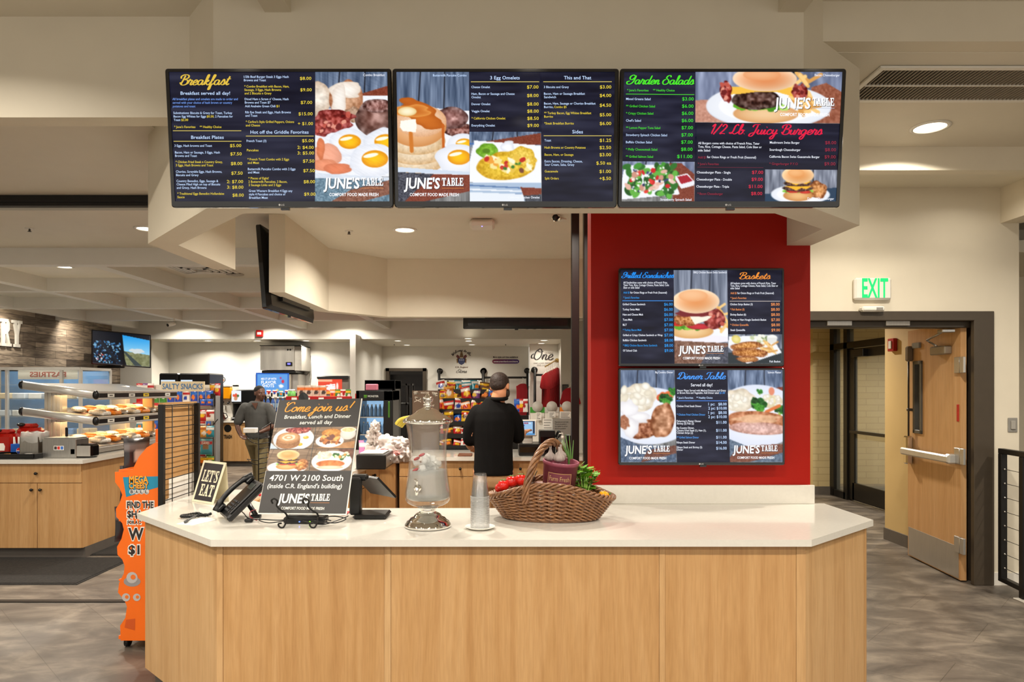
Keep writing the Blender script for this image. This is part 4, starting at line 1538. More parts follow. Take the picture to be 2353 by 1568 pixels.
def paint_salad(pic, typ, put, p2):
    GRN, RD = (70, 214, 44), (236, 44, 74)
    DR = (150, 40, 60)
    dark_panel(pic, put, 40, 95, 795, 1010)
    dark_panel(pic, put, 775, 598, 2240, 1085)
    dark_panel(pic, put, 762, 1080, 1492, 1410)
    c = Cv(780, 92, 2265, 612, 6)
    bluewood(c, 780, 92, 2265, 612, n=3, base=(122, 132, 160))
    c.poly([(780, 390), (1300, 370), (2265, 330), (2265, 612), (780, 612)], (196, 142, 122), tex=30, tsc=20)
    c.poly([(1950, 250), (2100, 205), (2265, 300), (2265, 612), (1900, 612)], (150, 88, 66), tex=40, tsc=20)
    plate(c, 1520, 440, 630, 215)
    fries(c, (1800, 150, 2000, 500), 3, 36)
    c.el(1490, 520, 330, 95, (238, 200, 152), (214, 156, 100))
    lettuce(c, 1180, 1700, 455, 55, 4)
    c.el(1320, 440, 110, 34, (214, 70, 50), (180, 40, 30))
    patty(c, 1400, 380, 250, 100, (98, 66, 58))
    c.poly([(1130, 250), (1750, 250), (1780, 350), (1600, 300), (1400, 300), (1260, 320), (1130, 330)], (244, 190, 70))
    bacon(c, 1090, 300, 60, 110, 7)
    bacon(c, 1830, 300, 75, 80, 8)
    c.el(1480, 170, 325, 125, (226, 142, 88), (246, 214, 180), light=14)
    c.el(1450, 130, 190, 60, (238, 184, 136), (228, 150, 96), a=.7)
    c.mesh(pic, put)
    june(typ, p2, 1578, 352, 2182, 545, line=(180, 186, 206))
    c = Cv(42, 1005, 775, 1410, 6)
    bluewood(c, 42, 1005, 775, 1200, base=(122, 132, 160))
    redboard(c, [(520, 1020), (640, 1020), (775, 1130), (775, 1410), (560, 1410)])
    c.poly([(70, 1050), (520, 1030), (625, 1330), (42, 1385), (42, 1200)], (240, 242, 250))
    q = random.Random(3)
    for _ in range(60):
        c.el(q.uniform(80, 580), q.uniform(1040, 1340), 46, 28, q.choice([(44, 112, 36), (66, 146, 48), (30, 84, 26), (98, 176, 66)]), rot=q.uniform(0, 3))
    c.scat(14, (100, 1070, 560, 1310), 34, [(226, 178, 160), (206, 146, 126), (236, 200, 186)], 5)
    c.scat(9, (110, 1080, 560, 1310), 26, [(206, 30, 34), (226, 60, 50)], 7)
    c.scat(9, (110, 1080, 560, 1310), 16, [(40, 44, 88), (60, 66, 120)], 8)
    c.scat(30, (100, 1060, 560, 1310), 11, [(250, 250, 244)], 9)
    c.poly([(580, 1150), (700, 1120), (772, 1200), (768, 1240), (640, 1275), (580, 1180)], (236, 236, 242))
    c.poly([(600, 1155), (695, 1135), (755, 1195), (640, 1228)], (168, 26, 44))
    c.mesh(pic, put)
    c = Cv(1483, 1075, 2212, 1405, 6)
    bluewood(c, 1483, 1075, 2212, 1330, base=(128, 134, 150))
    c.poly([(1483, 1320), (2212, 1250), (2212, 1405), (1483, 1405)], (34, 60, 86))
    plate(c, 1840, 1320, 295, 95)
    fried(c, 2010, 1270, 100, 85, .4, (216, 150, 84))
    burger(c, 1815, 1190, 165, 2)
    c.mesh(pic, put)
    script(typ, 'Garden Salads', p2, 92, 765, 235, 44, (74, 226, 40))
    script(typ, '1/2 Lb. Juicy Burgers', p2, 940, 2060, 725, 48, (226, 26, 66))
    T = [("* June's Favorites", 92, 307, 296, GRN), ("** Healthy Choice", 352, 570, 294, GRN), ("Strawberry Spinach Salad", 430, 742, 1382, WHT), ("Bacon Cheeseburger", 1982, 2236, 128, WHT), ("Double Cheeseburger", 1910, 2178, 1363, WHT)]
    y = 383
    for s, x1, cc, pr in (("Mixed Greens Salad", 328, LBL, "$3.00"), ("** Grilled Chicken Salad", 373, GRN, "$6.00"), ("* Crispy Chicken Salad", 356, GRN, "$6.00"), ("Chef's Salad", 232, LBL, "$6.00"), ("** Lemon Pepper Tuna Salad", 426, GRN, "$7.00"), ("Strawberry Spinach Chicken Salad", 495, LBL, "$7.00"), ("Buffalo Chicken Salad", 343, LBL, "$7.00"), ("* Philly Cheesesteak Salad", 397, GRN, "$8.00"), ("** Grilled Salmon Salad", 355, GRN, "$11.00")):
        T += [(s, 82, x1, y, cc), (pr, 646 - (y - 383) * .02 - (38 if '11' in pr else 0), 762 - (y - 383) * .02, y - 5, (60, 216, 50), 33)]
        y += 71.8
    for s, x0, x1, y in (("All Burgers come with choice of French Fries, Tater", 808, 1427, 818), ("Tots, Rice, Cottage Cheese, Pasta Salad, Cole Slaw or", 808, 1448, 853), ("side Salad", 806, 928, 890), ("for Onion Rings or Fresh Fruit (Seasonal)", 898, 1391, 956),
                         ("Mushroom Swiss Burger", 1530, 1830, 806), ("Sourdough Cheeseburger", 1527, 1840, 878), ("California Bacon Swiss Guacamole Burger", 1525, 2033, 947), ("Cheeseburger Plate - Single", 795, 1135, 1109), ("Cheeseburger Plate - Double", 793, 1148, 1179), ("Cheeseburger Plate - Triple", 791, 1120, 1250)):
        T.append((s, x0, x1, y, WHT))
    T += [("Add $1", 806, 888, 960, DR), ("* June's Favorites", 806, 1016, 1025, DR), ("* Gingerburger P.Y.O", 1525, 1812, 1018, DR), ("* Bacon Cheeseburger", 803, 1058, 1322, DR)]
    for pr, x0, x1, y, cc in (("$8.00", 2088, 2200, 803, DR), ("$8.00", 2086, 2198, 874, DR), ("$9.00", 2082, 2195, 945, DR), ("$9.00", 2080, 2192, 1015, DR), ("$7.00", 1350, 1463, 1105, (216, 40, 66)), ("$9.00", 1346, 1460, 1175, (216, 40, 66)), ("$11.00", 1317, 1457, 1246, (216, 40, 66)), ("$8.00", 1342, 1454, 1316, (216, 40, 66))):
        T.append((pr, x0, x1, y, cc, 32))
    rows(typ, p2, T)
    rule(typ, p2, 80, 768, 335, 7, (70, 190, 50))
    rule(typ, p2, 800, 1465, 1058, 4, (110, 40, 60))


def paint_sandwich(pic, typ, put, p2):
    CY, OR = (40, 150, 232), (244, 150, 84)
    dark_panel(pic, put, 48, 70, 460, 775, 16)
    dark_panel(pic, put, 858, 68, 1275, 560, 16)
    c = Cv(455, 68, 859, 775, 4.2)
    bluewood(c, 455, 68, 868, 640, base=(120, 128, 146))
    plate(c, 640, 545, 290, 70)
    c.el(660, 590, 250, 30, (240, 236, 244))
    fries(c, (770, 330, 860, 520), 5, 18)
    c.el(585, 530, 165, 55, (240, 204, 150), (214, 160, 96))
    lettuce(c, 462, 650, 505, 26, 4)
    c.el(640, 495, 90, 22, (206, 50, 60), (160, 30, 40))
    c.el(485, 475, 50, 18, (206, 40, 30))
    fried(c, 560, 440, 120, 48)
    bacon(c, 760, 440, 80, 70, 4)
    c.poly([(560, 395), (740, 420), (700, 450), (610, 480), (580, 430)], (246, 240, 222))
    c.el(585, 395, 130, 26, (120, 36, 40), wob=.3)
    c.el(620, 305, 178, 92, (230, 152, 92), (250, 220, 186), light=14)
    c.el(600, 265, 110, 45, (244, 196, 150), (232, 160, 104), a=.7)
    c.poly([(455, 600), (868, 620), (868, 775), (455, 775)], (128, 92, 76), tex=60, tsc=10)
    c.poly([(700, 690), (868, 640), (868, 775), (650, 775)], (78, 80, 92), tex=50, tsc=8)
    c.mesh(pic, put)
    c = Cv(858, 553, 1265, 775, 4.6)
    bluewood(c, 858, 553, 1265, 700, base=(116, 124, 140))
    c.poly([(858, 690), (1265, 660), (1265, 775), (858, 775)], (44, 52, 56))
    c.poly([(865, 570), (1180, 560), (1262, 690), (1000, 775), (858, 650)], (240, 242, 246))
    c.scat(30, (1030, 565, 1160, 630), 16, [(240, 240, 226), (196, 206, 160), (110, 130, 80)], 2)
    c.el(1190, 580, 40, 24, (244, 244, 240))
    c.rc(1152, 578, 1228, 620, (226, 226, 222))
    c.el(920, 590, 35, 30, (238, 226, 150), (214, 196, 90), rot=.5)
    fries(c, (1120, 620, 1220, 690), 3, 12)
    fried(c, 1000, 640, 120, 34, -.1, (214, 148, 76))
    fried(c, 1020, 690, 130, 36, .05, (208, 140, 70))
    fried(c, 1000, 740, 80, 22, 0, (220, 160, 96))
    c.mesh(pic, put)
    june(typ, p2, 487, 637, 825, 742)
    script(typ, 'Grilled Sandwiches', p2, 64, 456, 130, 21, (30, 140, 236))
    script(typ, 'Baskets', p2, 950, 1184, 138, 24, (236, 142, 50))
    T = [("BBQ Chicken Bacon Swiss Sandwich", 605, 855, 88, WHT), ("Fish Basket", 1168, 1250, 756, WHT)]
    for k, s in enumerate(("choice of French Fries,", "Tater Tots, Rice, Cottage Cheese, Pasta Salad, Cole", "Slaw or side Salad")):
        T.append((("All Sandwiches come with " + s) if k == 0 else s, 74, (407, 418, 195)[k], 165 + 19 * k, WHT))
    for k, s in enumerate(("All baskets come with choice of French Fries, Tater", "Tots, Rice, Cottage Cheese, Pasta Salad, Cole Slaw or", "side Salad")):
        T.append((s, 881, (1225, 1240, 950)[k], 170 + 19 * k, WHT))
    T += [("Add $1", 74, 122, 240, CY), ("for Onion Rings or Fresh Fruit (Seasonal)", 126, 402, 240, WHT), ("* June's Favorites", 74, 193, 278, CY), ("Add $1", 881, 928, 244, OR), ("for Onion Rings or Fresh Fruit (Seasonal)", 933, 1208, 244, WHT), ("* June's Favorites", 881, 1000, 281, OR)]
    y = 328
    for s, x1, cc, pr in (("Grilled Cheese Sandwich", 238, WHT, "$6.00"), ("Turkey Swiss Melt", 196, WHT, "$6.00"), ("Ham and Cheese Melt", 221, WHT, "$6.00"), ("Tuna Melt", 140, WHT, "$7.00"), ("BLT", 98, WHT, "$7.00"), ("* Turkey Bacon Melt", 208, CY, "$7.00"), ("Grilled or Crispy Chicken Sandwich or Wrap", 366, WHT, "$7.00"), ("Buffalo Chicken Sandwich", 245, WHT, "$8.00"), ("* BBQ Chicken Bacon Swiss Sandwich", 325, CY, "$8.00"), ("Ol' School Club", 173, WHT, "$9.00")):
        T += [(s, 68, x1, y, cc), (pr, 380, 445, y, CY, 21)]
        y += 38.5
    y = 328
    for s, x1, cc, pr in (("Chicken Strips Basket (3)", 1047, WHT, "$8.00"), ("* Fish Basket (3)", 985, OR, "$8.00"), ("Shrimp Basket (6)", 996, WHT, "$8.00"), ("Turkey or Ham Hoagie Sandwich Basket", 1148, WHT, "$7.00"), ("* Chicken Quesadilla", 1014, OR, "$8.00"), ("Steak Quesadilla", 988, WHT, "$9.00")):
        T += [(s, 877, x1, y, cc), (pr, 1185, 1250, y, OR, 21)]
        y += 38.6
    rows(typ, p2, T, 15, .009)
    rule(typ, p2, 66, 448, 302, 5, (60, 140, 226))
    rule(typ, p2, 874, 1254, 305, 3, (226, 214, 206))


def paint_dinner(pic, typ, put, p2):
    CY = (84, 160, 240)
    dark_panel(pic, put, 452, 822, 876, 1520, 16)
    c = Cv(50, 822, 468, 1520, 4.6)
    bluewood(c, 50, 822, 468, 1000, base=(106, 122, 150))
    redboard(c, [(370, 1000), (468, 960), (468, 1010), (380, 1030)])
    c.el(270, 1170, 330, 215, (240, 242, 250), (222, 228, 242))
    potato(c, 180, 1030, 120, 6)
    c.scat(5, (350, 985, 450, 1040), 30, [(230, 110, 60), (216, 90, 50)], 3)
    broc(c, 390, 1050, 60, 3)
    broc(c, 450, 990, 40, 5)
    fried(c, 240, 1270, 120, 70, -.3, (166, 104, 74))
    fried(c, 370, 1210, 95, 130, .2, (206, 154, 120))
    c.el(190, 1180, 95, 50, (246, 244, 244), (222, 218, 222), wob=.3)
    c.el(120, 1250, 60, 80, (246, 244, 244), (222, 218, 222), wob=.3)
    c.el(110, 1120, 70, 60, (246, 244, 246), (226, 222, 226), wob=.3)
    c.el(80, 1220, 40, 50, (170, 110, 80), wob=.2, tex=60)
    c.poly([(50, 1330), (180, 1385), (468, 1400), (468, 1520), (50, 1520)], (84, 100, 124), tex=60, tsc=12)
    c.poly([(250, 1430), (468, 1390), (468, 1450), (200, 1520)], (112, 70, 58), tex=40)
    c.mesh(pic, put)
    c = Cv(866, 822, 1284, 1520, 4.6)
    bluewood(c, 866, 822, 1284, 1000, base=(106, 122, 150))
    redboard(c, [(1220, 960), (1284, 950), (1284, 990)])
    c.el(1080, 1170, 330, 235, (240, 242, 250), (220, 226, 242))
    potato(c, 950, 1050, 95, 8)
    potato(c, 1200, 1060, 60, 9, (238, 226, 176))
    broc(c, 1090, 1090, 75, 3)
    broc(c, 1104, 990, 26, 5)
    broc(c, 1250, 1130, 50, 6)
    c.el(1195, 985, 22, 30, (226, 140, 110))
    c.line(1150, 1140, 1250, 1095, 24, (222, 120, 60))
    c.el(1080, 1210, 230, 78, (212, 150, 112), (176, 106, 66), rot=.08, wob=.1, tex=90, tsc=22)
    c.el(1090, 1265, 225, 48, (226, 186, 176), (190, 140, 124), rot=.05, tex=60, tsc=14)
    c.el(1070, 1195, 170, 30, (236, 196, 156), a=.6, wob=.3)
    c.poly([(866, 1345), (1000, 1400), (1284, 1390), (1284, 1520), (866, 1520)], (96, 112, 132), tex=50, tsc=12)
    c.poly([(940, 1400), (1284, 1380), (1284, 1440), (1000, 1520), (866, 1520), (866, 1480)], (126, 76, 60), tex=40)
    c.mesh(pic, put)
    june(typ, p2, 82, 1392, 418, 1498)
    june(typ, p2, 890, 1390, 1226, 1494)
    script(typ, 'Dinner Table', p2, 486, 852, 893, 25, (70, 150, 240))
    T = [("Big Country Dinner", 320, 455, 841, WHT), ("Salmon Platter", 1170, 1272, 842, WHT), ("Served all day!", 587, 750, 937, WHT, 23), ("Dinner Plates Served with Mashed Potatoes and Gravy", 482, 850, 979, WHT), ("or Brown Rice and Vegetable. Add Dinner salad", 482, 796, 997, WHT), ("$1.00", 802, 843, 997, CY),
         ("* June's Favorites", 481, 602, 1034, LBL), ("** Healthy Choice", 626, 748, 1034, LBL), ("Chicken Fried Steak Dinner", 476, 663, 1097, WHT), ("* Chicken Fried Chicken Dinner", 476, 690, 1161, CY), ("Fisherman's Platter Dinner", 474, 657, 1210, WHT), ("Shrimp (5) Fish (2)", 474, 603, 1228, WHT), ("Big Country Dinner,", 473, 605, 1261, WHT), ("Country Fried Steak (1), Ham (1),", 472, 693, 1280, WHT), ("Chicken Strips (2)", 472, 594, 1298, WHT), ("** Grilled Salmon Dinner", 472, 637, 1332, CY), ("Ribeye Steak Dinner", 470, 608, 1370, WHT), ("Ribeye Steak and Shrimp (5)", 470, 660, 1406, WHT), ("Dinner", 469, 517, 1424, WHT)]
    for s, x0, x1, y in (("1 pc:   $8.00", 715, 853, 1082), ("2 pc: $10.00", 714, 853, 1113), ("1 pc:   $8.00", 713, 852, 1146), ("2 pc: $10.00", 712, 851, 1177), ("$11.00", 770, 849, 1219), ("$11.00", 768, 848, 1279), ("$11.00", 767, 846, 1331), ("$14.00", 766, 845, 1370), ("$16.00", 765, 844, 1413)):
        T.append((s, x0, x1, y, LBL, 21))
    rows(typ, p2, T, 15, .009)
    rule(typ, p2, 474, 857, 1057, 5, (70, 130, 226))


# --- three sets side by side above the counter, leaning forward
YT, YB = 2.90, 2.96
ZT, ZB = EYE + (893 - 157) * YT / F, EYE + (893 - 477) * YB / F
tvw = .963
tvh = math.hypot(YB - YT, ZT - ZB)
Vd = Vector((0, YB - YT, ZB - ZT)).normalized()
for X, lab, src, fn in ((-.9457, 'leftmost of the three menu screens over the counter, headed Breakfast', [(75, 110), (2270, 110), (2290, 1405), (150, 1405)], paint_breakfast),
                        (.0222, 'middle menu screen over the counter showing pancakes and omelets', [(48, 108), (2250, 110), (2210, 1400), (65, 1405)], paint_pancake),
                        (.9900, 'rightmost of the three menu screens over the counter, headed Garden Salads', [(60, 115), (2262, 95), (2197, 1390), (42, 1405)], paint_salad)):
    tv_set('menu_television', lab, (X - tvw / 2, YT, ZT), (1, 0, 0), Vd, tvw, tvh, (.017, .014, .017, .026), src, fn, group='menu screens over the counter')
# --- two sets on the red wall
Yr = 3.80
for (px0, py0, px1, py1), lab, src, fn in (((1421.5, 616, 1802.5, 842.5), 'upper screen on the red wall, headed Grilled Sandwiches and Baskets', [(55, 72), (1272, 72), (1262, 772), (50, 772)], paint_sandwich),
                                           ((1421, 846, 1804, 1069.5), 'lower screen on the red wall, headed Dinner Table', [(58, 825), (1284, 825), (1260, 1518), (46, 1518)], paint_dinner)):
    a, b = W(px0, py0, Yr), W(px1, py1, Yr)
    tv_set('menu_television', lab, a, (1, 0, 0), (0, 0, -1), b.x - a.x, a.z - b.z, (.012, .012, .012, .016), src, fn, depth=.05, group='menu screens on the red wall')
# ------------------------------------------------------------------ front service counter
CT = .914
TOP = [(-1.908, 3.585), (-1.255, 2.957), (1.348, 2.957), (1.859, 3.404), (1.845, 3.893), (.50, 3.893), (.50, 3.74), (-1.2, 3.74), (-1.5, 4.05), (-1.52, 4.42), (-1.89, 4.42)]
t = thing('countertop', 'long white quartz top with angled corners on the maple front counter', 'countertop', (0, 3.4, .884))
mb = MB()
mb.prism(TOP, .884, CT)
obj('slab', mb, M_QUARTZ, t, True)
mb = MB()
mb.b2(.535, 1.785, 3.876, 3.898, CT, 1.02, .002)
obj('backsplash', mb, M_QUARTZ, t, True)

t = thing('service_counter', 'pale maple panelled counter base below the white quartz top', 'counter', (0, 3.4, 0))
yf = 2.987


def fx(px):
    return (px - VX) * yf / F


def pan(name, a, b, z0, z1, m, th=.018, recess=0.0, parent=t):
    """upright board from plan point a to b, front face to the left of a->b reversed (towards the lens)"""
    a, b = Vector((*a, 0)), Vector((*b, 0))
    u = (b - a).normalized()
    n = Vector((-u.y, u.x, 0))
    mb = MB()
    q = [a + n * recess, b + n * recess, b + n * (recess + th), a + n * (recess + th)]
    mb.prism([(p.x, p.y) for p in q], z0, z1)
    return obj(name, mb, m, parent, True)


cl, cr = (-1.242, yf), (1.335, yf)
lv, rv = (-1.876, 3.597), (1.832, 3.42)
for px0, px1 in ((512, 883), (898, 1515), (1528, 1830)):
    pan('front_panel', (fx(px0 + .6), yf), (fx(px1 - .6), yf), .1, .884, M_MAPLE, recess=.002)
for px0, px1 in ((883, 898), (1515, 1528)):
    pan('stile', (fx(px0), yf), (fx(px1), yf), .1, .884, M_MAPLE2)
pan('stile', cl, (fx(512), yf), .1, .884, M_MAPLE2)
pan('stile', (fx(1830), yf), cr, .1, .884, M_MAPLE2)
pan('end_panel', (-1.868, 3.589), cl, .1, .884, M_MAPLE2, recess=.001)
pan('end_panel', cr, (1.812, 3.402), .1, .884, M_MAPLE2, recess=.001)
pan('end_stile', (-1.8785, 3.62), (-1.868, 3.589), .1, .884, M_MAPLE, .03)
pan('end_stile', (1.814, 3.404), (1.836, 3.424), .1, .884, M_MAPLE, .03)
pan('side_panel', (1.834, 3.43), (1.82, 3.89), .1, .884, M_MAPLE)
pan('side_panel', (-1.86, 4.40), (-1.878, 3.62), .1, .884, M_MAPLE)
pan('back_panel', (.48, 3.72), (-1.18, 3.72), .1, .884, M_MAPLE)
pan('back_panel', (-1.18, 3.72), (-1.48, 4.03), .1, .884, M_MAPLE)
pan('back_panel', (-1.48, 4.03), (-1.5, 4.40), .1, .884, M_MAPLE)
for a, b in (((-1.83, 3.62), (-1.22, 3.04)), ((-1.22, 3.04), (1.31, 3.04)), ((1.31, 3.04), (1.79, 3.45)), ((1.79, 3.45), (1.78, 3.88)), ((-1.83, 4.38), (-1.83, 3.62))):
    pan('toe_kick', a, b, 0, .1, M_BASE, .01)


# ------------------------------------------------------------------ leaning poster on a wire easel
def solid(name, corners, th, m, parent, edge_m=None):
    """board from four front corners tl tr br bl (world), thickness th away from the viewer"""
    a, b, c, d_ = corners
    n = (b - a).cross(d_ - a).normalized()
    if n.y < 0:
        n = -n
    q = list(corners) + [p + n * th for p in corners]
    mb = MB()
    mb.add(q, [(0, 3, 2, 1), (4, 5, 6, 7)] + [(i, (i + 1) % 4, 4 + (i + 1) % 4, 4 + i) for i in range(4)])
    return obj(name, mb, m, parent, True), -n


TL, TR, BR, BL = W(641, 920, 3.565), W(832.4, 916, 3.545), W(796.3, 1183.7, 3.285), W(592.3, 1181.5, 3.305)
t = thing('poster_sign', 'black poster headed Come join us with four meal photos, leaning on a wire easel', 'sign', (BL + BR) / 2)
brd, N_ = solid('board', (TL, TR, BR, BL), .005, M_WHITE, t)


def pp(u, v, d=.0006):
    return TL * (1 - u) * (1 - v) + TR * u * (1 - v) + BR * u * v + BL * (1 - u) * v + N_ * d


mb = MB()
c = Cv(0, 0, 1, 1, .03, (38, 34, 32))
c.grain(-.1, 8, .3, .02)
c.mesh(mb, lambda x, y: pp(.004 + x * .985, y * .992, .0004))


def pic(u0, u1, v0, v1, fn):
    c = Cv(0, 0, 100, 62, 1.0)
    c.rc(0, 0, 100, 62, (128, 104, 82))
    c.grain(.1, 60, 60, 4)
    for k in range(4):
        c.line(10 + k * 28, 0, k * 30 - 6, 62, .8, (60, 46, 36))
    fn(c)
    c.mesh(mb, lambda x, y: pp(u0 + (u1 - u0) * x / 100, v0 + (v1 - v0) * y / 62))


def pic_a(c):
    c.poly([(0, 44), (20, 62), (0, 62)], (190, 206, 224))
    plate(c, 52, 32, 48, 34)
    bacon(c, 62, 8, 28, 10)
    egg(c, 80, 30, 7)
    egg(c, 68, 50, 7)
    for k, (y, r) in enumerate(((46, 28), (41, 28), (36, 28))):
        c.el(40, y, r, 16, (196, 146, 96), (140, 92, 52), tex=30, tsc=4)
    c.el(40, 29, 27, 15, (226, 190, 150), (176, 120, 74))
    for r in (22, 16, 10, 5):
        c.el(40, 29, r, r * .55, (206, 160, 112) if r in (22, 10) else (244, 226, 206), wob=.12)


def pic_b(c):
    c.poly([(0, 62), (100, 40), (100, 62)], (176, 126, 78), tex=30)
    plate(c, 38, 40, 34, 18)
    c.scat(40, (16, 28, 60, 46), 5, [(196, 120, 60), (150, 90, 50), (226, 170, 100), (110, 60, 40)], 2)
    c.el(40, 18, 24, 13, (226, 166, 84), (190, 120, 50), tex=40, tsc=4)
    c.scat(12, (20, 26, 56, 34), 5, [(236, 190, 110), (120, 70, 60)], 4)
    c.el(80, 20, 19, 17, (236, 234, 228), (206, 204, 200))
    c.el(80, 9, 19, 8, (246, 246, 242))
    c.el(80, 9, 16, 6, (226, 206, 150), tex=40, tsc=3)


def pic_c(c):
    plate(c, 48, 52, 46, 18)
    fried(c, 80, 44, 15, 17, .3, (214, 150, 78))
    burger(c, 46, 26, 27, 2)


def pic_d(c):
    c.poly([(60, 0), (100, 0), (100, 30)], (110, 66, 48), tex=30)
    plate(c, 50, 34, 48, 29)
    potato(c, 30, 18, 13)
    broc(c, 56, 18, 8, 3)
    broc(c, 74, 28, 6, 4)
    c.scat(10, (60, 8, 88, 26), 5, [(244, 238, 210), (236, 150, 60), (40, 100, 40)], 5)
    c.el(48, 42, 34, 10, (226, 140, 70), (190, 100, 46), tex=50, tsc=6)
    c.el(48, 52, 32, 5, (240, 226, 206), (210, 180, 150))


pic(.0, .497, .258, .448, pic_a)
pic(.503, .985, .256, .448, pic_b)
pic(.0, .497, .452, .64, pic_c)
pic(.503, .985, .452, .64, pic_d)
obj('print', mb, M_PRINT, brd, True)
mb = MB()


def p3(x, y, d=0.0):
    return pp(x, y, .0012 + d)


AS = (BR - BL).length / (TL - BL).length
script(mb, 'Come join us!', p3, .10, .92, .112, .043, (240, 160, 40), slant=.3 / AS * .74, pen=.36)
for s, x0, x1, v, h, sl in (("Breakfast, Lunch and Dinner", .107, .895, .160, .034, .12), ("served all day", .30, .685, .213, .034, .12), ("4701 W 2100 South", .062, .908, .700, .05, .12), ("(inside C.R. England's building)", .055, .905, .768, .037, .12)):
    tx(mb, s, p3, x0, x1, v, h, (240, 238, 232), .014, slant=sl)
june(mb, p3, .20, .83, .79, .965, white=(238, 236, 230), line=(206, 130, 66))
obj('lettering', mb, M_PRINT, brd, True)

e = thing('wire_easel', 'black scrolled wire easel carrying the Come join us poster', 'easel', W(690, 1200, 3.4).xy.to_3d() + Vector((0, 0, CT)))
for k, px in enumerate((652, 724)):
    mb = MB()
    o = px - 652
    P_ = [W(627 + o, 1158, 3.262), W(624 + o, 1151, 3.26), W(630 + o, 1146.5, 3.26), W(637.5 + o, 1152, 3.26), W(636 + o, 1163, 3.262), W(645 + o, 1173, 3.262), W(656 + o, 1180, 3.265), W(659 + o, 1186, 3.28), W(659 + o, 1187, 3.32)]
    mb.tube(smooth(P_, 6), .0042, 8)
    obj('front_hook', mb, M_WIRE, e, True)
    mb = MB()
    P_ = [W(659 + o, 1187, 3.31), W(658 + o, 1192, 3.25), W(656 + o, 1204, 3.215), W(650 + o, 1213, 3.20), W(642 + o, 1211, 3.2), W(640 + o, 1204.5, 3.2), W(647 + o, 1203, 3.2)]
    mb.tube(smooth(P_, 6), .0042, 8)
    obj('front_foot', mb, M_WIRE, e, True)
    mb = MB()
    a = W(659 + o, 1187, 3.32)
    mb.tube([a, Vector((a.x, 3.42, 1.2)), Vector((a.x * .5 - .5 + .04, 3.58, 1.47))], .0042, 8)
    obj('upright', mb, M_WIRE, e, True)
mb = MB()
mb.tube([W(659, 1187, 3.32), W(731, 1187.5, 3.31)], .004, 8)
mb.tube([Vector((-.97, 3.58, 1.46)), Vector((-.96, 3.72, .918))], .004, 8)
obj('brace', mb, M_WIRE, e, True)
mb = MB()
q = [W(686, 935, 3.59), W(686, 911, 3.6)] + [W(697 + 8 * cos(a), 908 - 6 * sin(a), 3.6) for a in (pi * .9, pi * .6, pi * .4, pi * .1)] + [W(708, 911, 3.6), W(708, 935, 3.59)]
mb.add(q + [p + Vector((0, .006, 0)) for p in q], [tuple(range(8)), tuple(range(8, 16))[::-1]] + [(i, (i + 1) % 8, 8 + (i + 1) % 8, 8 + i) for i in range(8)])
obj('top_tab', mb, M_BLACK, e, True)

# ------------------------------------------------------------------ LET'S EAT card
TL, TR, BR, BL = W(468, 1058.3, 4.03), W(519.6, 1064, 3.91), W(489, 1160, 3.85), W(440.4, 1151.8, 3.97)
t = thing('table_card', "black and cream standing card reading LET'S EAT at the left end of the counter", 'sign', (BL + BR) / 2)
brd, N_ = solid('card', (TL, TR, BR, BL), .003, pm('cream_card', (226, 218, 190), .6), t)
mb = MB()
mb.quad([pp(.08, .05), pp(.92, .05), pp(.92, .95), pp(.08, .95)], col=(48, 44, 48))
obj('print', mb, M_PRINT, brd, True)
mb = MB()
slab(mb, "LET'S", p3, .17, .88, .22, .50, (226, 218, 190))
slab(mb, "EAT", p3, .24, .86, .56, .84, (226, 218, 190))
obj('lettering', mb, M_PRINT, brd, True)
mb = MB()
b3 = [TL, TR, BR + Vector((.05, .10, 0)), BL + Vector((.05, .10, 0))]
n_ = Vector((.0, .002, 0))
mb.add([p + n_ * 2 for p in b3] + [p + n_ * 3 for p in b3], [(0, 1, 2, 3), (7, 6, 5, 4), (0, 4, 5, 1), (1, 5, 6, 2), (2, 6, 7, 3), (3, 7, 4, 0)])
obj('back_leaf', mb, pm('cream_card', (226, 218, 190), .6), t, True)

# ------------------------------------------------------------------ desk phone
O = W(503, 1187, 3.47)
O.z = max(O.z, .93)
e1 = Vector((.53, -.848, 0))
e2 = Vector((.62, .388, .682)).normalized()
e3 = e1.cross(e2).normalized()
t = thing('desk_phone', 'black corded desk phone propped up on its stand beside the poster', 'telephone', Vector((O.x + .1, O.y, CT)))
MX = Matrix(((e1.x, e2.x, e3.x, O.x), (e1.y, e2.y, e3.y, O.y), (e1.z, e2.z, e3.z, O.z + .012), (0, 0, 0, 1)))
mb = MB()
mb.box((.1, .115, -.016), (.20, .235, .032), .008, mx=MX)
mb.box((.125, .125, .002), (.15, .2, .010), .004, mx=MX)
body = obj('body', mb, M_BLACK, t, True)
mb = MB()
for i in range(4):
    for j in range(3):
        mb.box((.088 + j * .026, .032 + i * .019, .009), (.018, .012, .006), .002, mx=MX)
for j in range(4):
    mb.box((.178, .03 + j * .02, .009), (.014, .012, .005), .002, mx=MX)
obj('keypad', mb, pm('dark_key', (34, 34, 36), .4), body, True)
mb = MB()
mb.box((.122, .19, .0085), (.09, .035, .003), .001, mx=MX)
obj('display', mb, pm('phone_display', (62, 66, 62), .2), body, True)
mb = MB()
pts = [MX @ Vector((.026, y, z)) for y, z in ((-.005, .018), (.02, .03), (.06, .042), (.115, .046), (.17, .042), (.212, .032), (.235, .02))]
mb.tube(smooth(pts, 4), [.02] * 3 + [.017] * 4 + [.013] * 11 + [.017] * 4 + [.02] * 3, 10, up=e1, flat=1.15)
mb.box((.026, .02, .016), (.046, .052, .03), .01, mx=MX)
mb.box((.026, .212, .016), (.046, .052, .03), .01, mx=MX)
obj('handset', mb, M_BLACK, t, True)
mb = MB()
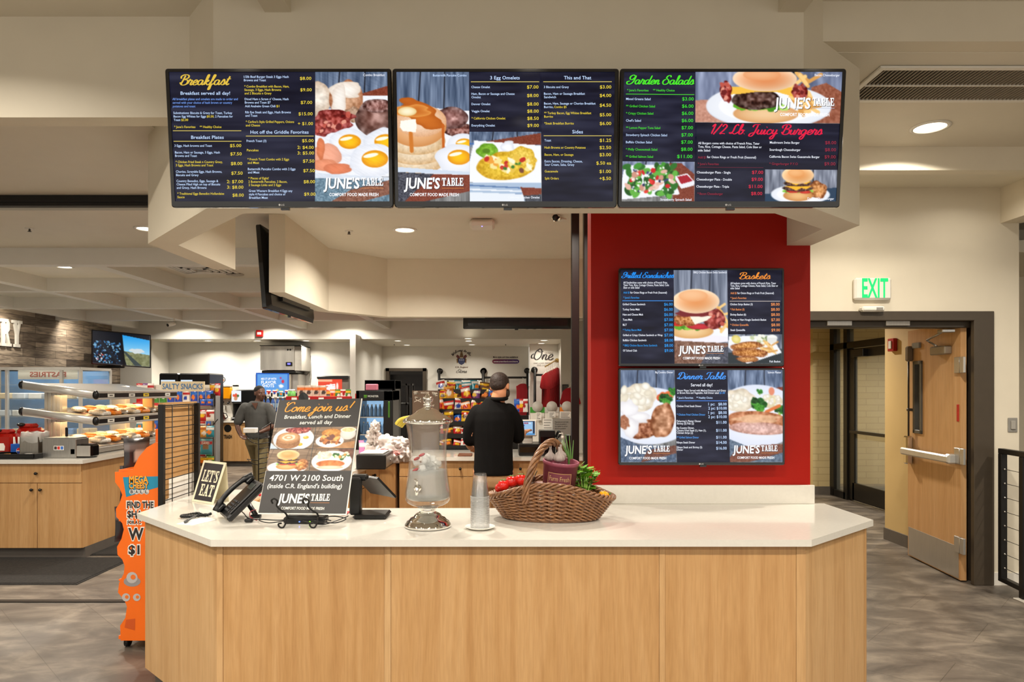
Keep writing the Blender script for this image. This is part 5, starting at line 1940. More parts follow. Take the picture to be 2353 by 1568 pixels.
a, b = W(560, 1142, 3.56), W(588, 1188, 3.47)
b.z = CT + .012
mb.tube([a, b], [.016, .013], 10, flat=.6)
mb.box((b.x, b.y, CT + .008), (.05, .03, .014), .004)
obj('stand', mb, M_BLACK, t, True)
mb = MB()
path = smooth([W(485, 1181, 3.5), W(470, 1185, 3.47), W(452, 1180, 3.5), W(424, 1186, 3.47), W(417, 1191, 3.44), W(432, 1194, 3.43), W(452, 1191, 3.45), W(474, 1184, 3.49)], 40)
hel = []
for i, p in enumerate(path):
    tt = (path[min(i + 1, len(path) - 1)] - path[max(i - 1, 0)]).normalized()
    u = Vector((0, 0, 1))
    w_ = tt.cross(u).normalized()
    a = i * 1.35
    hel.append(Vector((p.x, p.y, max(p.z, .925))) + u * .006 * cos(a) + w_ * .006 * sin(a))
mb.tube(hel, .0026, 6)
obj('coiled_cord', mb, M_BLACK, t, True)

pt = [W(405, 1204, 1029 / 312), W(443, 1209, 1029 / 315), W(498, 1192, 1029 / 302), W(470, 1186, 1029 / 295)]
mb = MB()
mb.prism([(p.x, p.y) for p in pt], CT + .0004, CT + .0012)
tag(obj('paper_sheet', mb, M_PAPER), 'loose white sheet of paper lying under the phone cord', 'paper')
mb = MB()
a = W(465, 1185, 3.45)
mb.tube([Vector((a.x - .015, a.y - .04, CT + .02)), Vector((a.x - .02, a.y - .09, CT + .014)), Vector((a.x - .022, a.y - .14, CT + .008))], [.004, .005, .008], 8)
tag(obj('cable_end', mb, pm('grey_cable', (84, 84, 84), .4)), 'short grey cable end lying on the white paper', 'cable')
mb = MB()
p = W(580, 1147, 4.15)
mb.tube(smooth([(p.x - .04, p.y, CT + .012), (p.x - .01, p.y + .01, CT + .016), (p.x + .05, p.y, CT + .01)], 4), [.012, .014, .016, .016, .014, .012, .010, .009, .008], 8, flat=.6)
mb.b2(p.x + .04, p.x + .08, p.y - .012, p.y + .012, CT + .001, CT + .014, .003)
tag(obj('red_stapler', mb, pm('red_plastic', (206, 40, 52), .35)), 'red plastic tool behind the desk phone on the counter', 'stapler')

# wires and network box under the poster
t = thing('network_box', 'small black network box with blue and green lights under the poster', 'electronics', Vector((-.95, 3.34, CT)))
mb = MB()
mb.box((-.0, 0, .017), (.2, .09, .034), .008)
obj('case', mb, M_BLACK, t)
mb = MB()
for x, cc in ((-.02, 0), (.03, 1)):
    mb.box((x, -.046, .012), (.006, .004, .004), mi=cc)
obj('indicator_lights', mb, [pm('blue_led', (90, 120, 255), .4, emit=3), pm('green_led', (150, 230, 60), .4, emit=2)], t)
q = random.Random(4)
for k, (lab, pts, r) in enumerate((('black power cable running from the phone to the network box', [(548, 1168, 3.55), (560, 1180, 3.42), (572, 1192, 3.34), (600, 1194, 3.33), (640, 1196, 3.32), (676, 1193, 3.33)], .0028),
                                   ('black cable looped left of the network box', [(600, 1188, 3.42), (597, 1197, 3.33), (620, 1202, 3.28), (650, 1198, 3.3), (672, 1194, 3.33)], .0025),
                                   ('tangled black cable right of the network box', [(700, 1192, 3.33), (735, 1199, 3.27), (770, 1202, 3.26), (795, 1193, 3.34), (770, 1187, 3.4), (740, 1190, 3.36), (760, 1197, 3.3)], .003),
                                   ('black cable curving below the right end of the poster', [(690, 1196, 3.3), (730, 1205, 3.23), (752, 1204, 3.25), (792, 1190, 3.37), (800, 1186, 3.45)], .0028))):
    mb = MB()
    P_ = [W(x, y, Y) for x, y, Y in pts]
    P_ = [Vector((p.x, p.y, max(CT + r, min(p.z, CT + .03)))) for p in P_]
    mb.tube(smooth(P_, 6), r, 6)
    if k == 0:
        a = P_[2]
        mb.box((a.x, a.y, CT + .010), (.04, .022, .018), .005)
    tag(obj('power_cable', mb, M_BLACK), lab, 'cable', 'cables under the poster')
mb = MB()
P_ = smooth([W(588, 1172, 3.5), W(576, 1176, 3.46), W(574, 1186, 3.4), W(582, 1193, 3.36), W(590, 1196, 3.34)], 6)
mb.tube([Vector((p.x, p.y, max(p.z, CT + .003))) for p in P_], .0025, 6)
tag(obj('red_cable', mb, pm('red_cable', (150, 26, 40), .4)), 'dark red cable loop between the phone and the poster', 'cable')
mb = MB()
P_ = [W(797, 1172, 3.66), W(808, 1172, 3.66), W(808, 1183, 3.55), W(797, 1183, 3.55)]
mb.b2(P_[0].x, P_[1].x, 3.53, 3.63, CT + .0005, CT + .004, .001)
tag(obj('red_card', mb, pm('pink_red_card', (220, 70, 80), .5)), 'pink red card lying behind the poster edge', 'card')

# ------------------------------------------------------------------ tablet till on a black stand
t = thing('till_stand', 'black tablet till seen from behind on its stand, right of the poster', 'point of sale', Vector((-.69, 3.5, CT)))
mb = MB()
mb.box((.035, -.01, .012), (.17, .17, .022), .01)
obj('base', mb, M_BLACK, t)
mb = MB()
mb.box((-.045, -.03, .11), (.058, .05, .19), .008)
mb.box((-.03, .0, .2), (.08, .06, .03), .008)
obj('column', mb, M_BLACK, t)
A_, B_, C_ = W(812, 1090, 3.68), W(868, 1099, 3.50), W(910, 1143, 3.55)
D_ = A_ + (C_ - B_)
nn = (B_ - A_).cross(D_ - A_).normalized()
mb = MB()
q = [A_, B_, C_, D_]
mb.add([p + nn * .006 for p in q] + [p - nn * .006 for p in q], [(0, 1, 2, 3), (7, 6, 5, 4)] + [(i, 4 + i, 4 + (i + 1) % 4, (i + 1) % 4) for i in range(4)])
obj('tablet', mb, M_BLACK, t, True)

# ------------------------------------------------------------------ glass water dispenser
DX, DY = -.344, 3.235
t = thing('beverage_dispenser', 'tall footed glass dispenser with chrome lid and iced water', 'drink dispenser', (DX, DY, CT))


def zz(l):
    return [(r, z - CT) for r, z in l]


mb = MB()
mb.lathe(zz([(.001, .9145), (.104, .9145), (.1095, .918), (.1095, .926), (.106, .932), (.103, .934), (.1, .942), (.088, .949), (.082, .957), (.068, .962), (.062, .972), (.056, .977), (.041, .984), (.039, .992), (.044, .998), (.046, 1.004), (.05, 1.009), (.03, 1.011), (.001, 1.011)]), 56)
obj('foot', mb, M_CHROME, t)
outp = [(.03, 1.0115), (.052, 1.0125), (.078, 1.020), (.096, 1.030), (.105, 1.044), (.1075, 1.06), (.106, 1.085), (.102, 1.11), (.0955, 1.152), (.0905, 1.201), (.088, 1.25), (.0885, 1.298), (.0925, 1.347), (.103, 1.398), (.106, 1.41)]
inp = [(r - .004, z) for r, z in outp[5:]][::-1] + [(.1, 1.052), (.09, 1.047), (.001, 1.045)]
mb = MB()
mb.lathe(zz([(.001, 1.0115)] + outp + inp), 56)
obj('glass_jar', mb, clear('jar_glass', (250, 252, 250), .03, .02, .8), t)
mb = MB()
wat = [(.001, 1.0465), (.0895, 1.0485), (.1015, 1.06), (.1, 1.085), (.096, 1.11), (.0895, 1.152), (.086, 1.185), (.001, 1.187)]
mb.lathe(zz(wat), 48)
obj('water', mb, pm('iced_water', (214, 214, 208), .25, trans=.55, ior=1.1, var=.06, scale=18), t)
mb = MB()
mb.lathe(zz([(.106, 1.405), (.115, 1.408), (.117, 1.415), (.1135, 1.424), (.108, 1.428), (.1, 1.433), (.085, 1.442), (.071, 1.448), (.058, 1.457), (.048, 1.466), (.03, 1.475), (.019, 1.483), (.021, 1.488), (.0225, 1.494), (.017, 1.498), (.021, 1.503), (.0245, 1.509), (.023, 1.516), (.026, 1.522), (.02, 1.529), (.012, 1.533), (.012, 1.538), (.006, 1.543), (.0005, 1.546)]), 56)
for i in range(44):
    a = 2 * pi * i / 44
    mb.ball((.1145 * cos(a), .1145 * sin(a), 1.4155 - CT), .0045, 8, 6)
for i in range(7):
    a = 2 * pi * i / 7
    mb.ball((.019 * cos(a), .019 * sin(a), 1.520 - CT), (.007, .007, .012), 8, 6)
obj('lid', mb, M_CHROME, t)
mb = MB()
sx, sz = -.036, 1.112 - CT
y0 = -.1
mb.cyl((sx, y0 + .012, sz), (sx, y0 - .028, sz), .011, .009, 14)
mb.cyl((sx, y0 - .004, sz), (sx, y0 + .0, sz), .017, .017, 18)
mb.cyl((sx, y0 - .03, sz + .012), (sx, y0 - .03, sz - .028), .009, .007, 12)
mb.tube([(sx, y0 - .03, sz + .012), (sx + .002, y0 - .034, sz + .035), (sx - .006, y0 - .05, sz + .045)], [.005, .005, .006], 8)
obj('spigot', mb, M_CHROME, t)
q = random.Random(9)
M_ICE = clear('ice', (240, 240, 236), .45, .1)
for k in range(46):
    a, rr, z = q.uniform(0, 2 * pi), q.uniform(0, .066), 1.168 + .0017 * k
    mb = MB()
    rot = Matrix.Rotation(q.uniform(0, 3), 4, 'X') @ Matrix.Rotation(q.uniform(0, 3), 4, 'Z')
    mb.box((0, 0, 0), (.03, .026, .022), .005, rot)
    o = obj('ice_cube', mb, M_ICE)
    o.location = (DX + rr * cos(a), DY + rr * sin(a), z)
    tag(o, 'clear ice cube floating in the glass dispenser', 'ice cube', 'ice cubes in the dispenser')
for k, (x, y, z, c_, s_) in enumerate(((-.02, -.075, 1.262, (190, 24, 28), 'upper'), (-.045, -.06, 1.243, (150, 30, 34), 'middle'), (-.052, -.052, 1.19, (170, 40, 44), 'lower left'))):
    mb = MB()
    mb.ball((0, 0, 0), (.016, .006, .007), 10, 6)
    o = obj('berry_slice', mb, pm('berry_red', (176, 28, 34), .3))
    o.location = (DX + x, DY + y, z)
    o.rotation_euler = (0, -.4, .2)
    tag(o, 'red fruit slice in the iced water, %s one' % s_, 'fruit', 'fruit in the dispenser')

# ------------------------------------------------------------------ stack of clear cups on a saucer
CX, CY = -.0956, 3.19
mb = MB()
mb.lathe([(.001, .001), (.045, .001), (.052, .003), (.071, .012), (.0715, .0135), (.068, .013), (.048, .006), (.001, .005)], 40)
o = obj('saucer', mb, pm('white_china', (236, 233, 226), .15))
o.location = (CX, CY, CT)
tag(o, 'white saucer under the stack of clear cups', 'saucer')
cup = MB()
cup.lathe([(.001, .110), (.029, .110), (.0302, .108), (.0425, .005)], 30)
cup.lathe([(.0425, .005), (.0446, .0045), (.045, .002), (.044, .0005), (.042, .003)], 30, mi=1)
first = None
NC = 22
for i in range(NC):
    lab = 'clear plastic cup, topmost of the upturned stack' if i == NC - 1 else ('clear plastic cup at the very bottom of the upturned stack' if i == 0 else 'clear plastic cup, %s from the top of the upturned stack' % ORD[NC - 1 - i])
    if first is None:
        first = o = obj('plastic_cup', cup, [clear('cup_plastic', (236, 238, 238), .015, .08, .45), clear('cup_rim', (225, 226, 224), .3, .1, .9)])
    else:
        o = first.copy()
        COL.objects.link(o)
    o.location = (CX + random.uniform(-.0006, .0006), CY, CT + .0065 + i * .0068)
    tag(o, lab, 'cup', 'upturned clear cups on the saucer')

# ------------------------------------------------------------------ wicker basket with produce
M_WICK = wood('wicker', (130, 88, 54), (160, 114, 72), (92, 58, 34), grain=(30, 30, 30), rough=.36, coat=.3)
BX, BY = .2527, 3.45
t = thing('wicker_basket', 'large brown oval wicker basket of produce with a tall twisted handle', 'basket', (BX, BY, CT))
t.rotation_euler = (0, 0, -.12)


def rim(a):
    """rim height over the counter: raised in the middle of the long sides"""
    s = abs(sin(a))
    return .105 + .075 * s ** 3


def wall(a, f):
    """point on the basket wall, f = 0 foot .. 1 rim"""
    ax, ay = .235 + .075 * f, .130 + .045 * f
    return Vector((ax * cos(a), ay * sin(a), .008 + (rim(a) - .008) * f))


mb = MB()
NR, NS = 9, 144
for r in range(NR):
    for ph in (0, pi):
        path = []
        for i in range(NS):
            a = 2 * pi * i / NS
            f = (r + .5) / NR
            p = wall(a, f)
            w = sin(a * 17 + ph + r * pi)
            n = Vector((cos(a) / .27, sin(a) / .155, 0)).normalized()
            p = p + n * (.0075 * w) + Vector((0, 0, .0042 * cos(a * 17 + ph + r * pi)))
            path.append(p)
        mb.tube(path, .0058, 6, closed=True)
obj('weave', mb, M_WICK, t)
mb = MB()
for i in range(34):
    a = 2 * pi * (i + .5) / 34
    mb.tube([wall(a, 0), wall(a, .5), wall(a, 1.0)], .0045, 6)
obj('stakes', mb, M_WICK, t)
mb = MB()
for k in range(4):
    path = []
    for i in range(220):
        a = 2 * pi * i / 220
        p = wall(a, 1.0) + Vector((0, 0, .008))
        n = Vector((cos(a) / .31, sin(a) / .175, 0)).normalized()
        b_ = a * 14 + k * pi / 2
        path.append(p + n * (.013 * cos(b_)) + Vector((0, 0, .010 * sin(b_))))
    mb.tube(path, .0062, 6, closed=True)
obj('rim_braid', mb, M_WICK, t)
mb = MB()
mb.prism([(.235 * cos(2 * pi * i / 40), .13 * sin(2 * pi * i / 40)) for i in range(40)], .002, .012)
obj('floor_panel', mb, M_WICK, t)
mb = MB()
hp = smooth([Vector((-.115, -.165, .10)), Vector((-.105, -.172, .19)), Vector((-.075, -.13, .29)), Vector((-.035, -.06, .36)), Vector((.01, .01, .385)), Vector((.045, .08, .35)), Vector((.07, .14, .27)), Vector((.085, .168, .17)), Vector((.09, .165, .10))], 14)
for k in range(5):
    path = []
    for i, p in enumerate(hp):
        tt = (hp[min(i + 1, len(hp) - 1)] - hp[max(i - 1, 0)]).normalized()
        u = tt.cross(Vector((.85, -.5, .1))).normalized()
        v_ = tt.cross(u)
        b_ = i * .21 + k * 2 * pi / 5
        path.append(p + u * (.0125 * cos(b_)) + v_ * (.0125 * sin(b_)))
    mb.tube(path, .0075, 6)
obj('handle', mb, M_WICK, t)
TB = Matrix.Translation((BX, BY, CT)) @ Matrix.Rotation(-.12, 4, 'Z')


def inb(x, y, z):
    return TB @ Vector((x, y, z))


# purple pail
pl = thing('purple_pail', 'dusty purple wooden pail reading Farm Fresh, tilted in the basket', 'pail', inb(.035, .02, .105))
pl.rotation_euler = (.10, .10, -.1)
mb = MB()
mb.lathe([(.001, 0), (.078, 0), (.088, .17), (.092, .172), (.092, .188), (.088, .19), (.083, .186), (.075, .01), (.001, .01)], 32)
mb.lathe([(.0795, .03), (.0825, .032), (.084, .055), (.0815, .056), (.0795, .03)], 32)
M_PUR = pm('purple_paint', (140, 66, 84), .5, var=.15, scale=30)
pb = obj('body', mb, M_PUR, pl)
mb = MB()


def cylp(r, z0, x0):
    def f_(x, y):
        a = -pi / 2 + (x - x0) / r
        return Vector((r * cos(a), r * sin(a), z0 - y))
    return f_


pf = cylp(.0885, .112, 0)
for x0, x1, y0, y1 in ((-.062, .062, -.028, -.025), (-.062, .062, .025, .028), (-.062, -.059, -.028, .028), (.059, .062, -.028, .028)):
    n = 8
    vs = []
    for i in range(n + 1):
        x = x0 + (x1 - x0) * i / n
        vs += [pf(x, y0), pf(x, y1)]
    mb.add(vs, [(2 * i, 2 * i + 2, 2 * i + 3, 2 * i + 1) for i in range(n)], col=(196, 150, 100))
for i in range(10):
    a, b_ = -.059 + .0118 * i, -.059 + .0118 * (i + 1)
    g = cylp(.088, .112, 0)
    mb.add([g(a, -.025), g(b_, -.025), g(b_, .025), g(a, .025)], [(0, 1, 2, 3)], col=(122, 58, 70))
tx(mb, 'Farm Fresh', cylp(.0892, .112, 0), -.052, .052, 0, .024, (206, 166, 120), .004)
obj('label', mb, M_PRINT, pb)
# tomatoes
M_TOM = pm('tomato_red', (214, 34, 24), .18, var=.08, coat=.4)
M_STEM = pm('stem_green', (70, 120, 40), .5)
tom = None
for k, (x, y, z, r, lab) in enumerate(((-.235, -.045, .168, .031, 'glossy red tomato at the far left end of the basket'), (-.195, -.02, .185, .033, 'glossy red tomato in the middle of the left group in the basket'), (-.15, .0, .19, .034, 'glossy red tomato nearest the handle of the basket'), (-.255, -.01, .15, .028, 'red tomato sunk low behind the leftmost one in the basket'))):
    a = thing('tomato', lab, 'tomato', inb(x, y, z), k, 'tomatoes in the basket')
    mb = MB()
    mb.lathe([(.001, r * .72), (r * .35, r * .84), (r * .75, r * .62), (r, .05 * r), (r * .9, -r * .45), (r * .5, -r * .8), (.001, -r * .88)], 20)
    obj('flesh', mb, M_TOM, a)
    mb = MB()
    for i in range(5):
        b_ = 2 * pi * i / 5
        mb.tube([(0, 0, r * .76), (r * .3 * cos(b_), r * .3 * sin(b_), r * .9), (r * .55 * cos(b_), r * .55 * sin(b_), r * .82)], [.003, .0025, .001], 5)
    obj('calyx', mb, M_STEM, a)
# leafy celery
t = thing('celery_leaves', 'bunch of bright green leafy celery at the right end of the basket', 'celery', inb(.17, .03, .06))
q = random.Random(6)
M_LEAF = pm('leaf_green', (112, 168, 44), .4, var=.25, scale=40)
mb, lf = MB(), MB()
for k in range(17):
    a, l = q.uniform(0, 2 * pi), q.uniform(.11, .22)
    dx, dy = cos(a) * q.uniform(.01, .07), sin(a) * q.uniform(.01, .05)
    top = Vector((dx, dy, l))
    mb.tube([(dx * .1, dy * .1, 0), top * .6, top], [.005, .004, .002], 6)
    for j in range(7):
        b_ = q.uniform(0, 2 * pi)
        s = q.uniform(.026, .042)
        cdir = Vector((cos(b_), sin(b_), q.uniform(-.5, .6))).normalized()
        side = cdir.cross(Vector((0, 0, 1))).normalized()
        nrm = side.cross(cdir)
        prof = [(0, .0), (.25, .45), (.4, .3), (.6, .55), (.75, .3), (1.0, .0)]
        top_ = top * q.uniform(.62, 1.0)
        ring = [top_ + cdir * (s * x * 1.3) + side * (s * y) + nrm * (s * .25 * x) for x, y in prof] + [top_ + cdir * (s * x * 1.3) - side * (s * y) + nrm * (s * .25 * x) for x, y in prof[-2:0:-1]]
        lf.add(ring, [tuple(range(len(ring)))], True)
obj('stalks', mb, pm('celery_stalk', (150, 186, 90), .45), t)
obj('leaves', lf, M_LEAF, t)
# yellow pepper
a = thing('yellow_pepper', 'small orange yellow pepper at the right rim of the basket', 'pepper', inb(.265, -.035, .125))
mb = MB()
mb.ball((0, 0, 0), (.028, .022, .022), 16, 10)
obj('flesh', mb, pm('pepper_yellow', (240, 160, 24), .2, coat=.3), a)
mb = MB()
mb.cyl((.024, 0, .006), (.036, 0, .012), .004, .003, 8)
obj('stem', mb, M_STEM, a)
# green stalk standing by the handle
mb = MB()
for k in range(7):
    b_ = q.uniform(0, 6)
    mb.tube([inb(.10 + .006 * cos(b_), .08 + .006 * sin(b_), .12), inb(.098 + .01 * cos(b_), .075, .30), inb(.085 + .03 * cos(b_), .07 + .02 * sin(b_), .39 + .03 * sin(k))], [.004, .004, .001], 6)
tag(obj('green_onion', mb, pm('chive_green', (92, 132, 62), .45)), 'thin green onion stalks standing beside the basket handle', 'onion')
# dark grapes left of the pail
t = thing('grape_cluster', 'cluster of brown grapes left of the purple pail in the basket', 'grapes', inb(-.10, .03, .12))
mb = MB()
for k in range(26):
    mb.ball((q.uniform(-.035, .045), q.uniform(-.02, .02), q.uniform(-.03, .09)), .010, 10, 7)
obj('berries', mb, pm('grape_brown', (84, 58, 44), .3), t)
mb = MB()
mb.tube([(0, 0, 0), (.01, 0, .07), (.03, 0, .115)], .003, 6)
obj('stem', mb, pm('twig', (90, 66, 40), .6), t)
mb = MB()
mb.ball((0, 0, 0), (.07, .05, .05), 18, 12)
o = obj('terracotta_gourd', mb, pm('gourd_brown', (120, 76, 58), .5))
o.location = inb(-.055, .055, .13)
tag(o, 'reddish brown gourd half hidden behind the basket handle', 'gourd')
# garlic bulbs on top of the pail
gar = None
for k, (x, y, z, w) in enumerate(((-.0, .0, .305, 'left'), (.045, -.02, .302, 'front right'), (.05, .04, .31, 'rear right'))):
    a = thing('garlic_bulb', 'white papery garlic bulb on top of the purple pail, %s one' % w, 'garlic', inb(x, y, z), k, 'garlic on the pail')
    mb = MB()
    n = 40
    rings = []
    for i, (r, z_) in enumerate(((.004, -.016), (.02, -.012), (.028, 0), (.024, .014), (.010, .028), (.005, .045), (.006, .06))):
        rings.append([(r * (1 + .12 * abs(sin(3.5 * 2 * pi * j / n))) * cos(2 * pi * j / n), r * (1 + .12 * abs(sin(3.5 * 2 * pi * j / n))) * sin(2 * pi * j / n), z_) for j in range(n)])
    mb.loft(rings)
    obj('bulb', mb, pm('garlic_skin', (170, 156, 150), .5, var=.1, stretch=(3, 3, .3)), a)
# ------------------------------------------------------------------ packs
def bag_mesh(w, h, main, band, blob, seed=0, puff=.25, name_col=None):
    """pillow pack standing up: x width, z height, front faces -y"""
    q = random.Random(seed)
    bx_, bz = q.uniform(.35, .65), q.uniform(.35, .55)
    mb = MB()

    def colr(u, v):
        c_ = main
        if .62 < v < .84:
            c_ = band
        if ((u - bx_) / .28) ** 2 + ((v - bz) / .17) ** 2 < 1:
            c_ = blob
        if v < .04 or v > .96:
            c_ = tuple(int(k * .8 + 40) for k in main)
        return c_
    for sg in (-1, 1):
        def fn(u, v, sg=sg):
            e = max(0, 1 - abs(2 * u - 1) ** 2.5) * max(0, 1 - abs(2 * v - 1) ** 4)
            wr = 1 + .08 * sin(u * 17 + v * 9 + seed)
            return ((u - .5) * w * (1 - .06 * sin(pi * v)), sg * (w * puff * .5 * e ** .6 * wr + .0015), v * h)
        mb.grid(fn if sg < 0 else (lambda u, v, f=fn: f(1 - u, v)), 10, 10, col=colr)
    return mb


_BAGS = {}


def bag(scheme, w, h, loc, rz, label, cat='snack bag', group=None, name='snack_bag', puff=.25):
    k = (scheme, round(w, 3), round(h, 3), puff)
    if k not in _BAGS:
        o = obj(name, bag_mesh(w, h, *scheme, seed=len(_BAGS), puff=puff), M_BAG)
        _BAGS[k] = o
    else:
        o = _BAGS[k].copy()
        COL.objects.link(o)
        o.name = name
    o.location = loc
    o.rotation_euler = (0, 0, rz)
    return tag(o, label, cat, group)


RED_, BLUE_, YELB, ORB, GRNB, BRN, WHB, PURB, TEAL = (186, 28, 30), (30, 70, 170), (236, 190, 40), (238, 130, 30), (60, 130, 50), (96, 60, 40), (232, 228, 220), (110, 50, 120), (40, 140, 160)
SCH = {'red': (RED_, WHB, YELB), 'blue': (BLUE_, (40, 110, 200), ORB), 'yellow': (YELB, RED_, BRN), 'orange': (ORB, WHB, RED_), 'green': (GRNB, YELB, WHB), 'brown': (BRN, YELB, ORB), 'white': (WHB, RED_, BLUE_), 'purple': (PURB, WHB, YELB), 'teal': (TEAL, WHB, ORB), 'red and white': (WHB, RED_, (160, 20, 20)), 'golden': ((226, 160, 60), (170, 90, 30), WHB)}

# ------------------------------------------------------------------ bakery island at the left
t = thing('bakery_countertop', 'long pale quartz top of the bakery island at the left', 'countertop', (-5.4, 7.8, .88))
mb = MB()
mb.prism([(-5.49, 6.24), (-3.82, 6.24), (-3.82, 8.6), (-5.49, 8.6)], .88, CT)
obj('slab', mb, M_QUARTZ, t, True)


def knob(parent, x, y, z, nrm=(0, -1, 0)):
    mb = MB()
    p, n = Vector((x, y, z)), Vector(nrm)
    mb.cyl(p, p + n * .018, .006, n=8)
    mb.ball(p + n * .024, .014, 12, 8)
    obj('knob', mb, M_BLACK, parent, True)


def cabinet(label, x0, x1, y0, depth, ndoors=2, drawer=True, group=None, m=M_MAPLE, zt=.88, zd=.70, name='base_cabinet'):
    """cabinet whose front faces -y at y0"""
    c = thing(name, label, 'cabinet', ((x0 + x1) / 2, y0, 0), 0, group)
    mb = MB()
    mb.b2(x0, x1, y0 + .02, y0 + depth, .1, zt)
    obj('carcass', mb, m, c, True)
    mb = MB()
    mb.b2(x0, x1, y0 + .06, y0 + depth, 0, .1)
    obj('toe_kick', mb, M_BASE, c, True)
    g = .003
    top = zt
    if drawer:
        mb = MB()
        mb.b2(x0 + g, x1 - g, y0, y0 + .02, zd + g, zt - g, .001)
        d_ = obj('drawer', mb, m, c, True)
        knob(d_, (x0 + x1) / 2, y0, (zd + zt) / 2)
        top = zd
    w = (x1 - x0) / ndoors
    for i in range(ndoors):
        mb = MB()
        mb.b2(x0 + w * i + g, x0 + w * (i + 1) - g, y0, y0 + .02, .1 + g, top - g, .001)
        d_ = obj('door', mb, m, c, True)
        if ndoors == 2:
            knob(d_, x0 + w + (.04 if i else -.04), y0, top - .06)
        else:
            knob(d_, x1 - .05, y0, top - .06)
    return c


cabinet('maple cabinet with one drawer and two doors at the front of the bakery island', -4.66, -3.85, 6.27, 1.0, group='bakery island cabinets')
cabinet('maple cabinet at the far left edge of the picture, beside the two-door one', -5.47, -4.665, 6.27, 1.0, group='bakery island cabinets')
t = thing('end_cabinet', 'maple side of the bakery island facing the aisle', 'cabinet', (-3.9, 8.2, 0))
mb = MB()
for a, b in ((7.28, 7.75), (7.755, 8.55)):
    mb.b2(-4.6, -3.86, a, b, .1, .88)
obj('carcass', mb, M_MAPLE2, t, True)
mb = MB()
mb.b2(-4.6, -3.92, 7.28, 8.55, 0, .1)
obj('toe_kick', mb, M_BASE, t, True)
for x0, x1, y0, y1, lab in ((-7, -3.4, 5.47, 6.3, 'black ribbed floor mat in front of the bakery island'), (-3.85, -3.36, 6.42, 8.4, 'black floor mat beside the side of the bakery island')):
    mb = MB()
    mb.b2(x0, x1, y0, y1, .001, .012, .004)
    mb.b2(x0 - .02, x1 + .02, y0 - .02, y1 + .02, .0005, .006, .002)
    tag(obj('floor_mat', mb, M_MAT), lab, 'floor mat', 'black floor mats')

# heated two-tier grab-and-go unit
t = thing('food_warmer', 'aluminium two-tier slanted food warmer on the bakery island', 'food warmer', (-4.4, 7.9, CT))
X0, X1, Y0, Y1 = -4.74, -4.05, 6.82, 8.5
for nm, zl, zr in (('upper_shelf', 1.625, 1.525), ('lower_shelf', 1.36, 1.265), ('heated_deck', 1.06, .985)):
    mb = MB()
    mb.prism([(X0, zl), (X1, zr), (X1, zr - .03), (X0, zl - .03)], Y0, Y1, 'xz')
    sh = obj(nm, mb, M_STEELH, t, True)
    if nm == 'heated_deck':
        continue
    mb = MB()
    for yy in (Y0 - .045,):
        ring = [(cos(a), sin(a)) for a in [pi * 2 * i / 14 for i in range(14)]]
        mb.loft([[(X0 - .02, yy + .022 + .026 * p[0], zl - .02 + .042 * p[1]) for p in ring], [(X1 + .02, yy + .022 + .026 * p[0], zr - .02 + .042 * p[1]) for p in ring]])
    obj('side_rail', mb, M_ALU, sh, True)
    mb = MB()
    for yy in (Y0 - .045,):
        for x, z in ((X0 - .02, zl - .02), (X1 + .02, zr - .02)):
            mb.ball((x, yy + .022, z), (.035, .03, .045), 12, 8)
    obj('end_cap', mb, M_BLACK, sh, True)
    mb = MB()
    mb.b2(X1 - .01, X1 + .03, Y0, Y1, zr - .005, zr + .02, .004)
    mb.b2(X1 - .01, X1 + .03, Y0, Y1, zr - .07, zr - .05, .004)
    obj('edge_trim', mb, M_ALU, sh, True)
    mb = MB()
    mb.b2(X1 - .01, X1 + .022, Y0, Y1, zr - .05, zr - .005)
    pr = obj('price_rail', mb, M_BLACK, sh, True)
    mb = MB()
    for k, y in enumerate((7.0, 7.4, 7.7, 8.2)):
        mb.b2(X1 + .022, X1 + .024, y, y + .12, zr - .045, zr - .01, col=(236, 234, 226) if k != 2 else (240, 210, 60))
        mb.b2(X1 + .024, X1 + .0245, y + .03, y + .09, zr - .032, zr - .022, col=(60, 56, 54))
    obj('price_tag', mb, M_PRINT, pr, True)
mb = MB()
mb.b2(-4.68, -4.50, 7.0, 7.1, CT, 1.6, .01)
for k in range(4):
    mb.b2(-4.67 + k * .045, -4.645 + k * .045, 6.99, 7.0, CT, 1.58)
mb.b2(-4.68, -4.50, 8.2, 8.3, CT, 1.6, .01)
obj('upright', mb, M_ALU, t, True)
mb = MB()
mb.b2(-4.72, -4.05, 6.84, 8.48, CT + .001, .955, .005)
mb.b2(-4.08, -4.03, 6.84, 8.48, .93, .975, .005)
obj('base', mb, M_STEELH, t, True)
mb = MB()
mb.b2(-4.30, -4.18, 8.2, 8.25, .99, 1.53, .004)
obj('warm_panel', mb, pm('warm_maple_panel', (236, 190, 130), .5), t, True)
q = random.Random(3)
n = 0
FOODC = ((240, 160, 60), (244, 196, 110), (226, 120, 60), (226, 220, 210), (240, 214, 170), (236, 140, 50))
